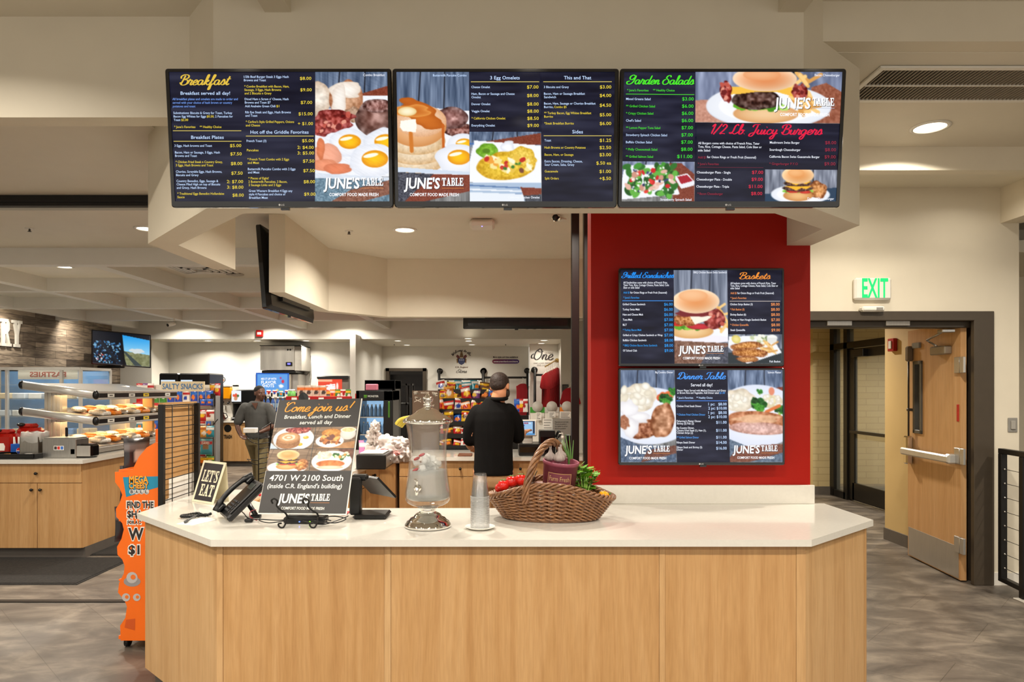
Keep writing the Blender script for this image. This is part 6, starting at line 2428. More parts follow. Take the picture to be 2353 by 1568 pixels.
for nm, zl, zr in (('lower tier', 1.36, 1.265), ('heated deck', 1.06, .985)):
    for j in range(7):
        for i in range(2):
            y = 7.15 + j * .2
            x = -4.42 + i * .22
            z = zl + (zr - zl) * (x - X0) / (X1 - X0)
            cc = FOODC[(j * 2 + i * 3) % 6]
            mb = MB()
            if (i + j) % 3:
                mb.box((0, 0, .025), (.17, .15, .045), .014)
                mb.ball((0, 0, .05), (.06, .055, .018), 10, 6)
                mb_m = pm('hot_food_%d' % FOODC.index(cc), cc, .35, var=.25, scale=60)
                w = 'wrapped hot sandwich'
            else:
                mb.ball((0, 0, .03), (.085, .07, .032), 12, 8)
                mb_m = pm('foil_wrap', (206, 202, 196), .25, metal=.8, var=.2, scale=80, bump=.6)
                w = 'foil wrapped roll'
            o = obj('hot_food_pack', mb, mb_m)
            o.location = (x, y, z + .004)
            o.rotation_euler = (0, math.atan2(zl - zr, X1 - X0), q.uniform(-.3, .3))
            tag(o, '%s, %s from near end, %s line, warmer %s' % (w, ORD[j], ('back', 'front')[i], nm), 'hot food', 'hot food on the warmer')
for z, n_ in ((1.50, 'upper'), (1.225, 'lower')):
    d_ = bpy.data.lights.new('heat_strip', 'AREA')
    d_.shape, d_.size, d_.size_y, d_.energy, d_.color = 'RECTANGLE', .3, 1.7, 9, (1, .66, .32)
    o = bpy.data.objects.new('heat_strip', d_)
    COL.objects.link(o)
    o.parent = t
    o.location = Vector((-4.42, 7.7, z)) - t.location
# things on the bakery counter
t = thing('steel_bin', 'square steel bin with a clear bag liner on the bakery counter', 'bin', W(80, 1053, 6.5))
t.location.z = CT
mb = MB()
for a in ((-.09, -.085, -.08, .08), (.085, .09, -.08, .08), (-.09, .09, -.08, -.075), (-.09, .09, .075, .08)):
    mb.b2(*a, 0, .2, .001)
mb.b2(-.09, .09, -.08, .08, 0, .005)
obj('bin', mb, M_STEEL, t)
mb = MB()
q = random.Random(2)
ring = []
for z, s in ((.14, 1.02), (.2, 1.04), (.235, 1.0), (.245, .92), (.21, .86)):
    ring.append([(.092 * s * max(-1, min(1, 1.3 * cos(a))) + q.uniform(-.006, .006), .082 * s * max(-1, min(1, 1.3 * sin(a))) + q.uniform(-.006, .006), z + q.uniform(-.012, .012)) for a in [2 * pi * i / 20 for i in range(20)]])
mb.loft(ring, True, False)
obj('bag_liner', mb, clear('cloudy_plastic', (226, 226, 222), .35, .2), t)
t = thing('condiment_box', 'low steel box with a small sticker beside the napkin dispenser', 'box', W(139, 1055, 6.45))
t.location.z = CT
mb = MB()
mb.box((0, .08, .09), (.32, .2, .18), .004)
mb.box((0, .08, .185), (.30, .18, .012), .003)
obj('box', mb, M_STEEL, t)
mb = MB()
mb.box((.02, .06, .24), (.022, .022, .09), .006)
obj('handle', mb, M_BLACK, t)
mb = MB()
for x0, x1, z0, z1, c_ in ((-.05, .045, .075, .115, (236, 234, 230)), (-.046, -.02, .08, .11, (60, 50, 50)), (-.016, .008, .08, .11, (200, 50, 46)), (.014, .04, .08, .11, (60, 110, 190))):
    mb.add([(x0, -.0212 - .0002 * (x1 - x0 < .05), z0), (x1, -.0212 - .0002 * (x1 - x0 < .05), z0), (x1, -.0212 - .0002 * (x1 - x0 < .05), z1), (x0, -.0212 - .0002 * (x1 - x0 < .05), z1)], [(0, 1, 2, 3)], col=c_)
obj('sticker', mb, M_PRINT, t)
t = thing('napkin_dispenser', 'black and steel napkin dispenser at the corner of the bakery counter', 'napkin dispenser', W(225, 1054, 6.45))
t.location = (-3.96, 6.44, CT)
mb = MB()
mb.box((.0, .06, .065), (.22, .13, .13), .02)
obj('body', mb, M_GLOSSB, t)
mb = MB()
mb.box((.03, -.006, .065), (.13, .006, .10), .004)
obj('face_plate', mb, M_STEELH, t)
mb = MB()
mb.box((-.07, -.008, .06), (.04, .004, .05), .002)
obj('napkins', mb, M_PAPER, t)
t = thing('serving_tray', 'black tray of condiment packets at the left front of the bakery counter', 'tray', (-4.52, 6.42, CT))
mb = MB()
mb.box((-.02, 0, .008), (.46, .22, .014), .005)
for a in ((-.25, .21, -.11, -.1), (-.25, .21, .1, .11), (.2, .21, -.11, .11), (-.25, -.24, -.11, .11)):
    mb.b2(*a, .012, .05, .003)
obj('tray', mb, M_BLACK, t)
q = random.Random(8)
for k in range(7):
    mb = MB()
    mb.box((0, 0, 0), (.06, .035, .012), .004)
    o = obj('sauce_packet', mb, pm('packet_%d' % (k % 3), ((236, 226, 200), (226, 160, 50), (226, 220, 214))[k % 3], .4))
    o.location = (-4.66 + .045 * k, 6.42 + q.uniform(-.05, .05), CT + .03 + .008 * (k % 2))
    o.rotation_euler = (0, 0, q.uniform(-.5, .5))
    tag(o, 'small sauce packet on the black tray, %s from the left' % ORD[k], 'packet', 'packets on the black tray')
for k, (x, w_, h_, y, lab) in enumerate(((-4.64, .21, .27, 6.74, 'tall red ketchup dispenser at the back left of the bakery counter'), (-4.78, .20, .22, 6.62, 'shorter red ketchup dispenser at the picture edge on the bakery counter'))):
    t = thing('ketchup_dispenser', lab, 'condiment dispenser', (x, y, CT), 0, 'red ketchup dispensers')
    mb = MB()
    mb.box((0, 0, h_ / 2), (w_, .16, h_), .03)
    mb.box((-.02, .0, h_ + .015), (w_ * .7, .12, .05), .02)
    obj('body', mb, pm('ketchup_red', (158, 22, 14), .2, coat=.4), t)
    mb = MB()
    mb.prism([(-.03, .06), (.03, .06), (.035, .10), (.02, .13), (-.02, .13), (-.035, .10)], -.085, -.08, 'xz')
    obj('label', mb, M_PAPER, t)
    mb = MB()
    mb.ball((-.05, -.06, h_ + .03), (.035, .04, .02), 10, 6)
    obj('pump', mb, M_BLACK, t)
t = thing('straw_caddy', 'bright blue caddy of white straws with a round red, white and blue mark', 'caddy', (-4.56, 6.55, CT))
t.location = W(45, 1040, 6.56).xy.to_3d() + Vector((0, 0, CT))
mb = MB()
mb.box((0, 0, .065), (.12, .08, .12), .004)
obj('box', mb, pm('cola_blue', (26, 92, 190), .35), t)
mb = MB()
for c_, s, a0, a1 in (((230, 230, 236), 1, 0, 2 * pi), ((206, 30, 40), .85, 0, pi), ((24, 60, 150), .85, pi, 2 * pi)):
    mb.add([(.025 + .03 * s * cos(a0 + (a1 - a0) * i / 12), -.0405 - (.0004 if s < 1 else 0), .06 + .03 * s * sin(a0 + (a1 - a0) * i / 12) + (.004 if s < 1 and a0 == 0 else -.004 if s < 1 else 0)) for i in range(13)], [tuple(range(13))], col=c_)
obj('round_mark', mb, M_PRINT, t)
for k in range(12):
    mb = MB()
    mb.cyl((0, 0, 0), (random.uniform(-.02, .02), 0, .17), .004, n=6)
    o = obj('straw', mb, M_PAPER)
    o.location = (t.location.x - .045 + .008 * k, t.location.y + random.uniform(-.02, .02), CT + .02)
    tag(o, 'white paper straw standing in the blue caddy', 'straw', 'straws in the blue caddy')

# pastry case behind the island
t = thing('pastry_case', 'glass pastry case with a sign seen from behind, beyond the bakery island', 'display case', (-6.3, 9.6, 0))
mb = MB()
cx0, cx1, cy0, cy1, ch = -7.3, -5.72, 9.3, 10.0, 1.84
for x in (cx0, -6.72, -5.98, cx1):
    mb.b2(x - .018, x + .018, cy0 - .018, cy0 + .018, .9, ch)
    mb.b2(x - .018, x + .018, cy1 - .018, cy1 + .018, .9, ch)
for z in (.92, ch):
    mb.b2(cx0, cx1, cy0 - .02, cy0 + .02, z - .02, z + .02)
    mb.b2(cx0, cx1, cy1 - .02, cy1 + .02, z - .02, z + .02)
    mb.b2(cx1 - .019, cx1 + .019, cy0, cy1, z - .019, z + .019)
obj('frame', mb, M_ALU, t, True)
mb = MB()
mb.b2(cx0, cx1, cy0, cy1, 0, .9)
obj('base', mb, M_WHITE, t, True)
mb = MB()
for z in (1.18, 1.42, 1.62):
    mb.b2(cx0 + .02, cx1 - .02, cy0 + .06, cy1 - .04, z - .006, z + .006)
obj('shelves', mb, M_GLASS, t, True)
mb = MB()
mb.b2(cx0, cx1, cy0 - .004, cy0 + .002, .93, ch - .02)
mb.b2(cx1 - .004, cx1 + .002, cy0, cy1, .93, ch - .02)
obj('glass', mb, M_GLASS, t, True)
mb = MB()
mb.b2(cx0, cx1, cy1 - .02, cy1, .93, ch)
obj('back_panel', mb, pm('blue_reflection_panel', (84, 134, 186), .3, var=.25, scale=4), t, True)  # blue glow and window reflections of the case, put into this panel's colour
mb = MB()
a, b = W(42, 849, 9.34), W(180, 872, 9.34)
mb.add([(a.x, 9.335, a.z), (b.x, 9.335, a.z), (b.x, 9.335, b.z), (a.x, 9.335, b.z)], [(0, 1, 2, 3)], col=(224, 222, 210))


def mir(x, y):
    p = W(42 + 180 - x, y, 9.33)
    return p


tx(mb, 'PASTRIES', mir, 70, 154, 861, 12, (186, 100, 84), .03)
obj('sign_panel', mb, M_PRINT, t, True)
q = random.Random(12)
for z, w in ((.93, 'bottom'), (1.186, 'lower'), (1.426, 'middle')):
    for i in range(6):
        mb = MB()
        mb.box((0, 0, .04), (.18, .2, .08), .01)
        cc = ((232, 232, 230), (120, 160, 214), (226, 206, 170), (214, 222, 232))[(i + int(z * 10)) % 4]
        o = obj('pastry_box', mb, pm('pastry_pack_%d%d%d' % cc, cc, .4))
        o.location = (-6.95 + .225 * i, 9.62, z)
        tag(o, 'small pastry pack, %s from the left on the %s shelf of the pastry case' % (ORD[i], w), 'pastry pack', 'packs in the pastry case')
# letters on the plank wall
for ch_, y0, y1 in (('R', 10.40, 10.62), ('Y', 10.64, 10.86)):
    mb = MB()

    def lw(x, y):
        return Vector((-7.602, x, y))
    slab(mb, ch_, lambda x, y: lw(x, y), y0, y1, 2.64, 2.22, (236, 232, 222), Vector((-.027, 0, 0)))
    tag(obj('wall_letter', mb, M_WHITE), 'white slab letter %s on the reclaimed plank wall' % ch_, 'letter', 'letters on the plank wall')
# truck video screen


def paint_truck(pic, typ, put, p2):
    c = Cv(0, 0, 137, 80, .9)
    c.rc(0, 0, 137, 80, (14, 18, 26))
    c.poly([(68, 4), (137, 12), (137, 50), (70, 44)], (30, 150, 226), grad=(150, 206, 236))
    c.poly([(70, 44), (137, 50), (137, 80), (80, 80)], (126, 128, 90), tex=40, tsc=5)
    c.poly([(72, 46), (100, 80), (118, 80), (78, 46)], (60, 70, 70))
    c.el(105, 42, 16, 6, (206, 214, 216), wob=.3)
    c.scat(150, (4, 24, 64, 76), 2.6, [(60, 120, 170), (30, 60, 100), (120, 170, 200), (10, 16, 26), (14, 22, 34)], 3, wob=.3)
    c.scat(14, (6, 54, 30, 72), 2, [(206, 220, 230), (190, 80, 70)], 5)
    c.line(20, 28, 62, 76, 7, (24, 30, 40))
    c.line(66, 0, 74, 80, 6, (10, 12, 16))
    c.mesh(pic, put)


A_, B_, C_ = W(210, 757, 12.4), W(347, 770, 13.0), W(210, 837, 12.4)
tv_set('television', 'wall screen showing a truck cab and open road, beside the plank wall', A_, (B_ - A_), (0, 0, -1), (B_ - A_).length, A_.z - C_.z, (.02, .02, .02, .02), [(0, 0), (137, 0), (137, 80), (0, 80)], paint_truck, depth=.06, group='other screens')
mb = MB()
mb.tube([(-7.63, 12.95, 1.98), (-7.05, 12.78, 1.98)], .03, 8)
obj('wall_arm', mb, M_DARK, [o for o in bpy.data.objects if o.get('group') == 'other screens'][0], True)

# ------------------------------------------------------------------ orange floor display and wire rack beside the counter
t = thing('floor_display', 'tall orange cardboard snack display with wavy edge, left of the counter', 'display stand', (-2.2, 4.3, 0))
yd = 4.1
ol = [(1010, 50), (985, 48), (930, 80), (880, 140), (850, 200), (840, 232), (728, 235), (730, 300), (760, 340), (775, 380), (760, 430), (735, 470), (738, 520), (775, 560), (785, 600), (770, 660), (742, 710), (745, 760), (775, 790), (790, 830), (785, 880), (755, 940), (748, 1000), (790, 1050), (805, 1090), (795, 1160), (762, 1210), (765, 1305), (1010, 1305)]


def od(x, y, d=0.0):
    return W(x / 2.76, 1000 + y / 2.76, yd) + Vector((0, -d, 0))


mb = MB()
q_ = [od(*p) for p in ol]
mb.prism([(p.x, p.z) for p in q_], yd, yd + .012, 'xz')
sp = obj('side_panel', mb, M_ORANGE, t, True)
xr = od(1010, 0).x
mb = MB()
mb.b2(xr, xr + .02, yd - .004, 4.56, .06, 1.02)
obj('back_panel', mb, M_PAPER, t, True)
mb = MB()
mb.b2(xr, xr + .022, yd - .004, 4.56, 1.02, 1.484)
mb.b2(xr - .0, xr + .024, yd - .01, yd + .07, .9, 1.484)
obj('back_liner', mb, M_CARD, t, True)
mb = MB()
mb.b2(xr + .001, xr + .025, 4.53, 4.56, .06, 1.16)
mb.b2(xr - .25, xr, 4.55, 4.56, .06, 1.3)
mb.b2(xr - .25, xr, yd + .01, 4.55, .06, .08)
for z in (.42, .78, 1.08):
    mb.b2(xr - .25, xr, yd + .012, 4.55, z - .01, z)
obj('shelves', mb, M_ORANGE, t, True)
mb = MB()


def o1(x, y):
    return od(x, y, .0008)


def o2(x, y):
    return od(x, y, .0016)


def o3(x, y):
    return od(x, y, .0024)


mb.quad([o1(*p) for p in ((780, 268), (1010, 262), (1010, 330), (940, 350), (800, 394))], col=(30, 140, 176))
for s, x0, x1, y, h in (('MEGA', 820, 942, 282, 46), ('CHEESY', 820, 942, 322, 36)):
    tx(mb, s, o2, x0 - 3, x1 + 3, y + 3, h + 6, (60, 30, 20), .06)
    tx(mb, s, o3, x0, x1, y, h, (250, 170, 50), .03)
for k in range(4):
    mb.add([o2(837 + 31 * k + 17 * cos(2 * pi * i / 12), 360 + 17 * sin(2 * pi * i / 12)) for i in range(12)], [tuple(range(12))], col=(206, 204, 200))
    tx(mb, 'BALL'[k], o3, 829 + 31 * k, 845 + 31 * k, 360, 20, (60, 60, 64), .02)
for s, x0, x1, y, h in (('FIND THE', 806, 975, 443, 42), ('$HA', 808, 905, 502, 44), ('FOR A C', 810, 895, 554, 22), ('W', 814, 912, 628, 78), ('$1', 816, 886, 728, 58)):
    tx(mb, s, o2, x0 - 6, x1 + 6, y, h + 14, (240, 236, 226), .09)
    tx(mb, s, o3, x0, x1, y, h, (40, 34, 34), .035)
for x, y, r in ((838, 905, 36), (800, 1030, 26), (868, 1030, 24)):
    mb.add([o1(x + r * 1.5 * cos(2 * pi * i / 14), y + r * .7 + r * .9 * sin(2 * pi * i / 14)) for i in range(14)] if r == 36 else [o1(x + r * cos(2 * pi * i / 14), y + r * sin(2 * pi * i / 14)) for i in range(14)], [tuple(range(14))], col=(150, 146, 146))
    mb.add([o2(x + r * cos(2 * pi * i / 14), y + r * sin(2 * pi * i / 14)) for i in range(14)], [tuple(range(14))], col=(190, 186, 184))
    mb.add([o3(x + r * (.2 + .45 * cos(2 * pi * i / 10)), y - r * (.1 + .45 * sin(2 * pi * i / 10))) for i in range(10)], [tuple(range(10))], col=(236, 120, 40))
mb.quad([o1(*p) for p in ((800, 1172), (858, 1165), (856, 1240), (790, 1222))], col=(206, 86, 24))
obj('print', mb, M_PRINT, sp, True)
for x, y in ((xr - .22, 4.16), (xr - .05, 4.16), (xr - .22, 4.5), (xr - .05, 4.5)):
    mb = MB()
    mb.cyl((x - .012, y, .028), (x + .012, y, .028), .028, n=16)
    mb.b2(x - .016, x + .016, y - .015, y + .015, .03, .062, .003)
    obj('caster', mb, M_BLACK, t, True)
DK = ((46, 44, 46), (120, 116, 114), (206, 200, 190))
for k, (px, py, w) in enumerate(((292, 1088, 'peeking out at the top left of the orange display'), (272, 1243, 'peeking out halfway down the orange display'), (284, 1150, 'on the middle shelf of the orange display'))):
    p = W(px, py, 4.28)
    bag(DK, .16, .22, (p.x + .05, 4.3, max(p.z, .43)), .9, 'dark foil cheese snack bag ' + w, group='bags in the orange display')
t = thing('wire_rack', 'black wire grid rack between the orange display and the counter', 'rack', (-2.0, 4.3, 0))
for y in (4.03, 4.50):
    mb = MB()
    mb.b2(-2.016, -1.984, y - .014, y + .014, 0, 1.475, .002)
    obj('post', mb, M_DARK, t, True)
mb = MB()
for k in range(20):
    z = .28 + k * .062
    mb.tube([(-2.0, 4.03, z), (-2.0, 4.50, z)], .0028, 6)
for y in (4.16, 4.38):
    mb.tube([(-2.0, y, .2), (-2.0, y, 1.47)], .003, 6)
mb.tube([(-2.0, 4.03, 1.468), (-2.0, 4.50, 1.468)], .004, 6)
obj('wire_grid', mb, M_WIRE, t, True)

# ------------------------------------------------------------------ salty snack shelves
t = thing('snack_shelves', 'snack shelving unit under the Salty Snacks sign', 'shelving', (-4.3, 9.6, 0))
gx0, gx1, gy = -4.95, -3.9, 9.2
mb = MB()
mb.b2(gx0, gx1, gy + .19, gy + .2, 0, 1.62)
for z in (.25, .62, .98, 1.37):
    mb.b2(gx0, gx1, gy, gy + .2, z - .02, z)
obj('shelf', mb, M_WHITE, t, True)
mb = MB()
for z in (.25, .62, .98, 1.37):
    mb.b2(gx0, gx1, gy - .012, gy, z - .035, z + .005)
obj('price_strip', mb, pm('shelf_strip', (206, 60, 60), .4), t, True)
mb = MB()
mb.b2(-3.895, -3.83, gy - .02, gy + .13, 0, 1.47, .004)
obj('end_panel', mb, pm('shelf_grey', (132, 130, 128), .4), t, True)
mb = MB()
for za in (1.0, .35):
    mb.box((-3.863, gy - .023, za + .08), (.012, .004, .2), .001, Matrix.Rotation(R(40), 4, 'Y'))
mb.b2(-3.89, -3.83, gy - .05, gy - .02, 1.33, 1.50, .004)
obj('end_trim', mb, M_BLACK, t, True)
mb = MB()
a, b = W(370, 877, 9.25), W(470, 900, 9.25)
mb.b2(a.x, b.x, 9.25, 9.265, b.z, a.z, .002, col=(222, 206, 170))
tx(mb, 'SALTY SNACKS', lambda x, y: W(x, y, 9.248), 373, 466, 888.5, 13, (70, 120, 170), .02)
obj('sign_board', mb, M_PRINT, t, True)
cols = ['red', 'purple', 'red', 'green', 'blue', 'white', 'blue', 'blue', 'blue', 'teal', 'red and white', 'blue']
for z, w in ((1.37, 'top'), (.98, 'second'), (.62, 'third')):
    for i in range(10):
        nm = cols[(i + int(z * 10)) % 12] if z < 1.3 else ('red', 'red', 'green', 'green', 'blue', 'blue', 'white', 'blue', 'blue', 'blue')[i]
        bag(SCH[nm], .098, .17, (gx0 + .06 + .105 * i, gy + .06, z + .002), 0, '%s snack bag, %s from left, %s shelf under the Salty Snacks sign' % (nm, ORD[i], w), group='bags on the salty snack shelves')
    for i in range(5 if z > 1.3 else 0):
        nm = ('red', 'purple', 'red and white', 'brown', 'red')[i]
        bag(SCH[nm], .1, .18, (gx0 + .02 + .07 * i if i < 3 else -3.93 + .05 * (i - 3), gy + .14, z + .09), 0, '%s snack bag, %s from the left behind the Salty Snacks sign' % (nm, ORD[i]), group='rear bags on the salty snack shelves')
# clip strips with hanging bags at the shelf end
zs = ((1.345, .085, .085, ('blue', 'blue')), (1.14, .12, .15, ('red', 'red and white')), (.93, .12, .15, ('golden', 'teal')), (.70, .16, .21, ('teal',)), (.55, .12, .13, ('brown', 'green')))
for r, (z, w_, h_, cc) in enumerate(zs):
    for i, nm in enumerate(cc):
        px = (467, 482)[i] if len(cc) == 2 else 474
        p = W(px, 950, 8.95)
        o = bag(SCH[nm] if not (nm == 'teal' and len(cc) == 1) else ((60, 150, 170), (180, 30, 30), (150, 120, 90)), w_, h_, (p.x, 8.95, z), 0, '%s hanging snack bag, %s, %s tier down at the shelf end' % (nm, ('left', 'right')[i] if len(cc) == 2 else 'single', ORD[r]), group='hanging bags at the shelf end')
        if r == 3:
            mb = MB()
            tx(mb, 'DAVID', lambda x, y: Vector((p.x + x, 8.95 - .0245, z + .155 - y)), -.05, .05, 0, .03, (240, 236, 230), .03)
            obj('print', mb, M_PRINT, o, True)
t = thing('clip_strip', 'black wire strip holding the hanging snack bags at the shelf end', 'rack', (W(474, 950, 8.98).x, 8.985, 0))
mb = MB()
for dx in (-.09, .09):
    mb.tube([(dx, 0, .1), (dx, 0, 1.45)], .005, 6)
for z, *_ in zs:
    mb.tube([(-.09, 0, z + _[1] + .004), (.09, 0, z + _[1] + .004)], .004, 6)
mb.b2(-.12, .12, -.1, .1, 0, .02)
obj('wire_frame', mb, M_WIRE, t)
# ------------------------------------------------------------------ drinks counter along the back wall
def cube_thing(name, label, cat, loc, d, m, b=.004, group=None):
    mb = MB()
    mb.box((0, 0, d[2] / 2), d, b)
    o = obj(name, mb, m)
    o.location = loc
    return tag(o, label, cat, group)


def wt(mb, s, px0, px1, py, hpx, Y, col, bold=.015):
    tx(mb, s, lambda x, y: W(x, y, Y), px0, px1, py, hpx, col, bold)


t = thing('drinks_countertop', 'white top of the drinks counter along the back wall', 'countertop', (-4.4, 14, .88))
mb = MB()
mb.b2(-5.72, -2.87, 13.72, 14.4, .88, CT, .003)
obj('slab', mb, M_QUARTZ, t, True)
c = cabinet('maple trash cabinet with a round hole marked TRASH', -5.70, -4.95, 13.75, .64, 1, False, 'drinks counter cabinets')
mb = MB()
p = W(523, 985, 13.74)
mb.add([(p.x + .075 * cos(2 * pi * i / 20), 13.747, p.z + .075 * sin(2 * pi * i / 20)) for i in range(20)], [tuple(range(20))], col=(14, 13, 12))
wt(mb, 'TRASH', 514, 533, 1004, 9, 13.746, (30, 28, 26), .04)
obj('hole_and_lettering', mb, M_PRINT, c, True)
cabinet('maple cabinet right of the trash cabinet, behind the walking man', -4.945, -4.2, 13.75, .64, 2, False, 'drinks counter cabinets')
cabinet('maple cabinet at the right of the drinks counter, behind the poster', -4.195, -2.9, 13.75, .64, 2, False, 'drinks counter cabinets')
# juice machine
jm = thing('juice_machine', 'juice machine with a red and an orange tank on the drinks counter', 'drink machine', (-5.5, 14.0, CT))
mb = MB()
a, b = W(486, 884, 13.9), W(532, 968, 13.9)
mb.b2(a.x, b.x, 13.95, 14.3, CT, a.z, .01)
mb.b2(a.x, b.x, 13.85, 14.3, CT, CT + .08, .01)
mb.b2(a.x, b.x, 13.85, 14.3, a.z - .05, a.z, .01)
obj('body', mb, M_WHITE, jm, True)
for px0, px1, cc, n in ((488, 502, (150, 40, 24), 'red'), (504, 531, (238, 156, 20), 'orange')):
    mb = MB()
    a, b = W(px0, 890, 13.88), W(px1, 918, 13.88)
    mb.b2(a.x, b.x, 13.86, 14.0, b.z, a.z, .02)
    obj('tank', mb, pm('juice_' + n, cc, .15), jm, True)
mb = MB()
for px in (492, 511, 524):
    p = W(px, 924, 13.85)
    mb.cyl((p.x, 13.9, p.z), (p.x, 13.84, p.z - .03), .018, n=8)
obj('tap', mb, M_BLACK, jm, True)
for px, cc in ((490, (190, 60, 50)), (511, (226, 120, 40))):
    p = W(px, 873, 13.9)
    mb = MB()
    mb.cyl((p.x, 13.9, p.z), (p.x, 13.88, p.z), .066, n=22, col=(40, 40, 44))
    mb.add([(p.x + .055 * cos(2 * pi * i / 18), 13.8785, p.z + .055 * sin(2 * pi * i / 18)) for i in range(18)], [tuple(range(18))], col=(206, 214, 220))
    mb.add([(p.x + .045 * cos(2 * pi * i / 12), 13.878, p.z - .01 + .028 * sin(2 * pi * i / 12)) for i in range(12)], [tuple(range(12))], col=cc)
    mb.b2(p.x - .02, p.x + .02, 13.885, 13.9, p.z - .1, p.z - .06)
    obj('round_topper', mb, M_PRINT, jm, True)
t = thing('coffee_machine', 'black coffee machine with a bright picture screen on the drinks counter', 'coffee machine', (-5.1, 14, CT))
a, b = W(531, 896, 13.8), W(588, 968, 13.8)
mb = MB()
mb.b2(a.x, b.x, 13.95, 14.35, CT, a.z, .02)
mb.b2(a.x, b.x, 13.82, 14.35, a.z - .28, a.z, .02)
mb.b2(a.x, b.x, 13.82, 14.35, CT, CT + .06, .01)
obj('body', mb, M_BLACK, t, True)
c = Cv(0, 0, 24, 26, .8, (236, 240, 246))
c.el(11, 15, 5, 8, (206, 150, 110), wob=.2)
c.el(11, 11, 7, 4, (226, 90, 60), wob=.3)
c.el(16, 12, 3, 3, (70, 110, 60))
mb = MB()
c.mesh(mb, lambda x, y: W(532 + x * .92, 898.5 + y * .96, 13.815))
obj('screen', mb, M_SCREEN, t, True)
t = thing('drip_pot', 'glass pot on a black warmer below the coffee machine screen', 'coffee pot', W(512, 966, 13.84))
t.location.z, t.location.y = CT, 13.76
mb = MB()
mb.lathe([(.001, 0), (.07, 0), (.09, .05), (.05, .14), (.055, .17)], 18)
obj('pot', mb, pm('dark_coffee', (70, 34, 26), .15), t)
mb = MB()
mb.tube([(.08, 0, .04), (.13, 0, .08), (.1, 0, .15), (.05, 0, .15)], .01, 6)
obj('handle', mb, M_BLACK, t)

# soda fountain with lit front, ice machine on top
t = thing('soda_fountain', 'soda fountain with a bright blue lit front under the ice machine', 'soda fountain', (-4.5, 14, CT))
a, b = W(588, 857, 13.75), W(664, 907, 13.75)
mb = MB()
mb.b2(a.x - .02, b.x + .17, 13.85, 14.38, CT, a.z - .012, .02)
mb.b2(a.x - .02, b.x + .03, 13.76, 13.9, b.z - .03, a.z - .012, .02)
mb.b2(a.x - .02, b.x + .05, 13.74, 14.38, CT, CT + .09, .01)
obj('body', mb, M_STEELH, t, True)
mb = MB()
for k in range(7):
    x = a.x + .06 + k * .09
    mb.cyl((x, 13.8, b.z - .03), (x, 13.8, b.z - .16), .022, n=8)
obj('nozzle', mb, M_BLACK, t, True)
c = Cv(588, 857, 664, 907, 1.2, (96, 158, 226))
c.rc(588, 857, 664, 860, (30, 90, 190)).rc(588, 904, 664, 907, (30, 90, 190)).rc(588, 857, 591, 907, (30, 90, 190)).rc(661, 857, 664, 907, (30, 90, 190))
c.el(650, 877, 3, 4, (226, 40, 60)).el(645, 869, 2, 2, (200, 30, 100)).el(646, 888, 5, 4, (246, 248, 250), wob=.4).el(637, 897, 3, 3, (226, 206, 120)).el(628, 902, 5, 2, (246, 246, 250))
mb = MB()
c.mesh(mb, lambda x, y: W(x, y, 13.755))
for s, x0, x1, y, h in (('MIX IT UP WITH', 600, 635, 871, 5), ('FLAVOR', 600, 635, 879, 7.5), ('SHOTS', 602, 630, 887, 7)):
    wt(mb, s, x0, x1, y, h, 13.752, (246, 248, 252), .03)
obj('lit_front', mb, M_SCREEN, t, True)
t = thing('ice_machine', 'stainless ice machine with a small blue display near the ceiling', 'ice machine', (-4.45, 14.0, 1.9))
a, b = W(598, 795, 13.7), W(676, 851, 13.7)
mb = MB()
mb.b2(a.x, b.x, 13.7, 14.36, b.z, a.z, .006)
obj('front', mb, pm('ice_steel', (196, 192, 184), .25, metal=.7, var=.18, scale=3, stretch=(2, 2, .2)), t, True)
mb = MB()
mb.b2(b.x, b.x + .14, 13.72, 14.36, b.z - .01, a.z - .01, .004)
for k in range(14):
    mb.b2(b.x + .09, b.x + .143, 13.715, 13.72, b.z + .03 + k * .033, b.z + .05 + k * .033)
obj('side_vent', mb, pm('grey_enamel', (168, 164, 156), .4), t, True)
mb = MB()
mb.b2(a.x + .02, b.x + .02, 13.72, 14.36, b.z - .06, b.z - .005, .01)
mb.b2(a.x - .01, b.x + .14, 13.69, 14.36, a.z - .004, a.z + .01, .002)
d_ = W(664, 837, 13.69)
mb.b2(d_.x - .065, d_.x + .065, 13.685, 13.7, d_.z - .04, d_.z + .04, .008)
d2 = W(664, 804, 13.69)
mb.cyl((d2.x - .025, 13.7, d2.z), (d2.x - .025, 13.69, d2.z), .018, n=12)
mb.cyl((d2.x + .025, 13.7, d2.z), (d2.x + .025, 13.69, d2.z), .018, n=12)
obj('trim', mb, M_BLACK, t, True)
mb = MB()
mb.b2(d_.x - .03, d_.x + .03, 13.682, 13.685, d_.z - .012, d_.z + .02)
obj('display', mb, pm('blue_display', (90, 90, 250), .4, emit=1.5), t, True)
# outlet and cord
t = thing('wall_outlet', 'grey wall outlet with a hanging cord right of the ice machine', 'outlet', W(711, 824, 14.4))
mb = MB()
p = W(711, 824, 14.39)
mb.b2(p.x - .03, p.x + .03, 14.385, 14.4, p.z - .06, p.z + .06, .004)
mb.b2(p.x - .022, p.x + .022, 14.34, 14.385, p.z - .03, p.z + .03, .008)
obj('plate', mb, M_GREYP, t, True)
mb = MB()
mb.tube(smooth([W(711, 826, 14.36), W(712, 845, 14.36), W(709, 858, 14.36), W(700, 864, 14.36), W(690, 866, 14.36)], 5), .009, 6)
mb.tube(smooth([W(713, 828, 14.36), W(714, 860, 14.36), W(712, 880, 14.36)], 4), .008, 6)
obj('cord', mb, M_GREYP, t, True)
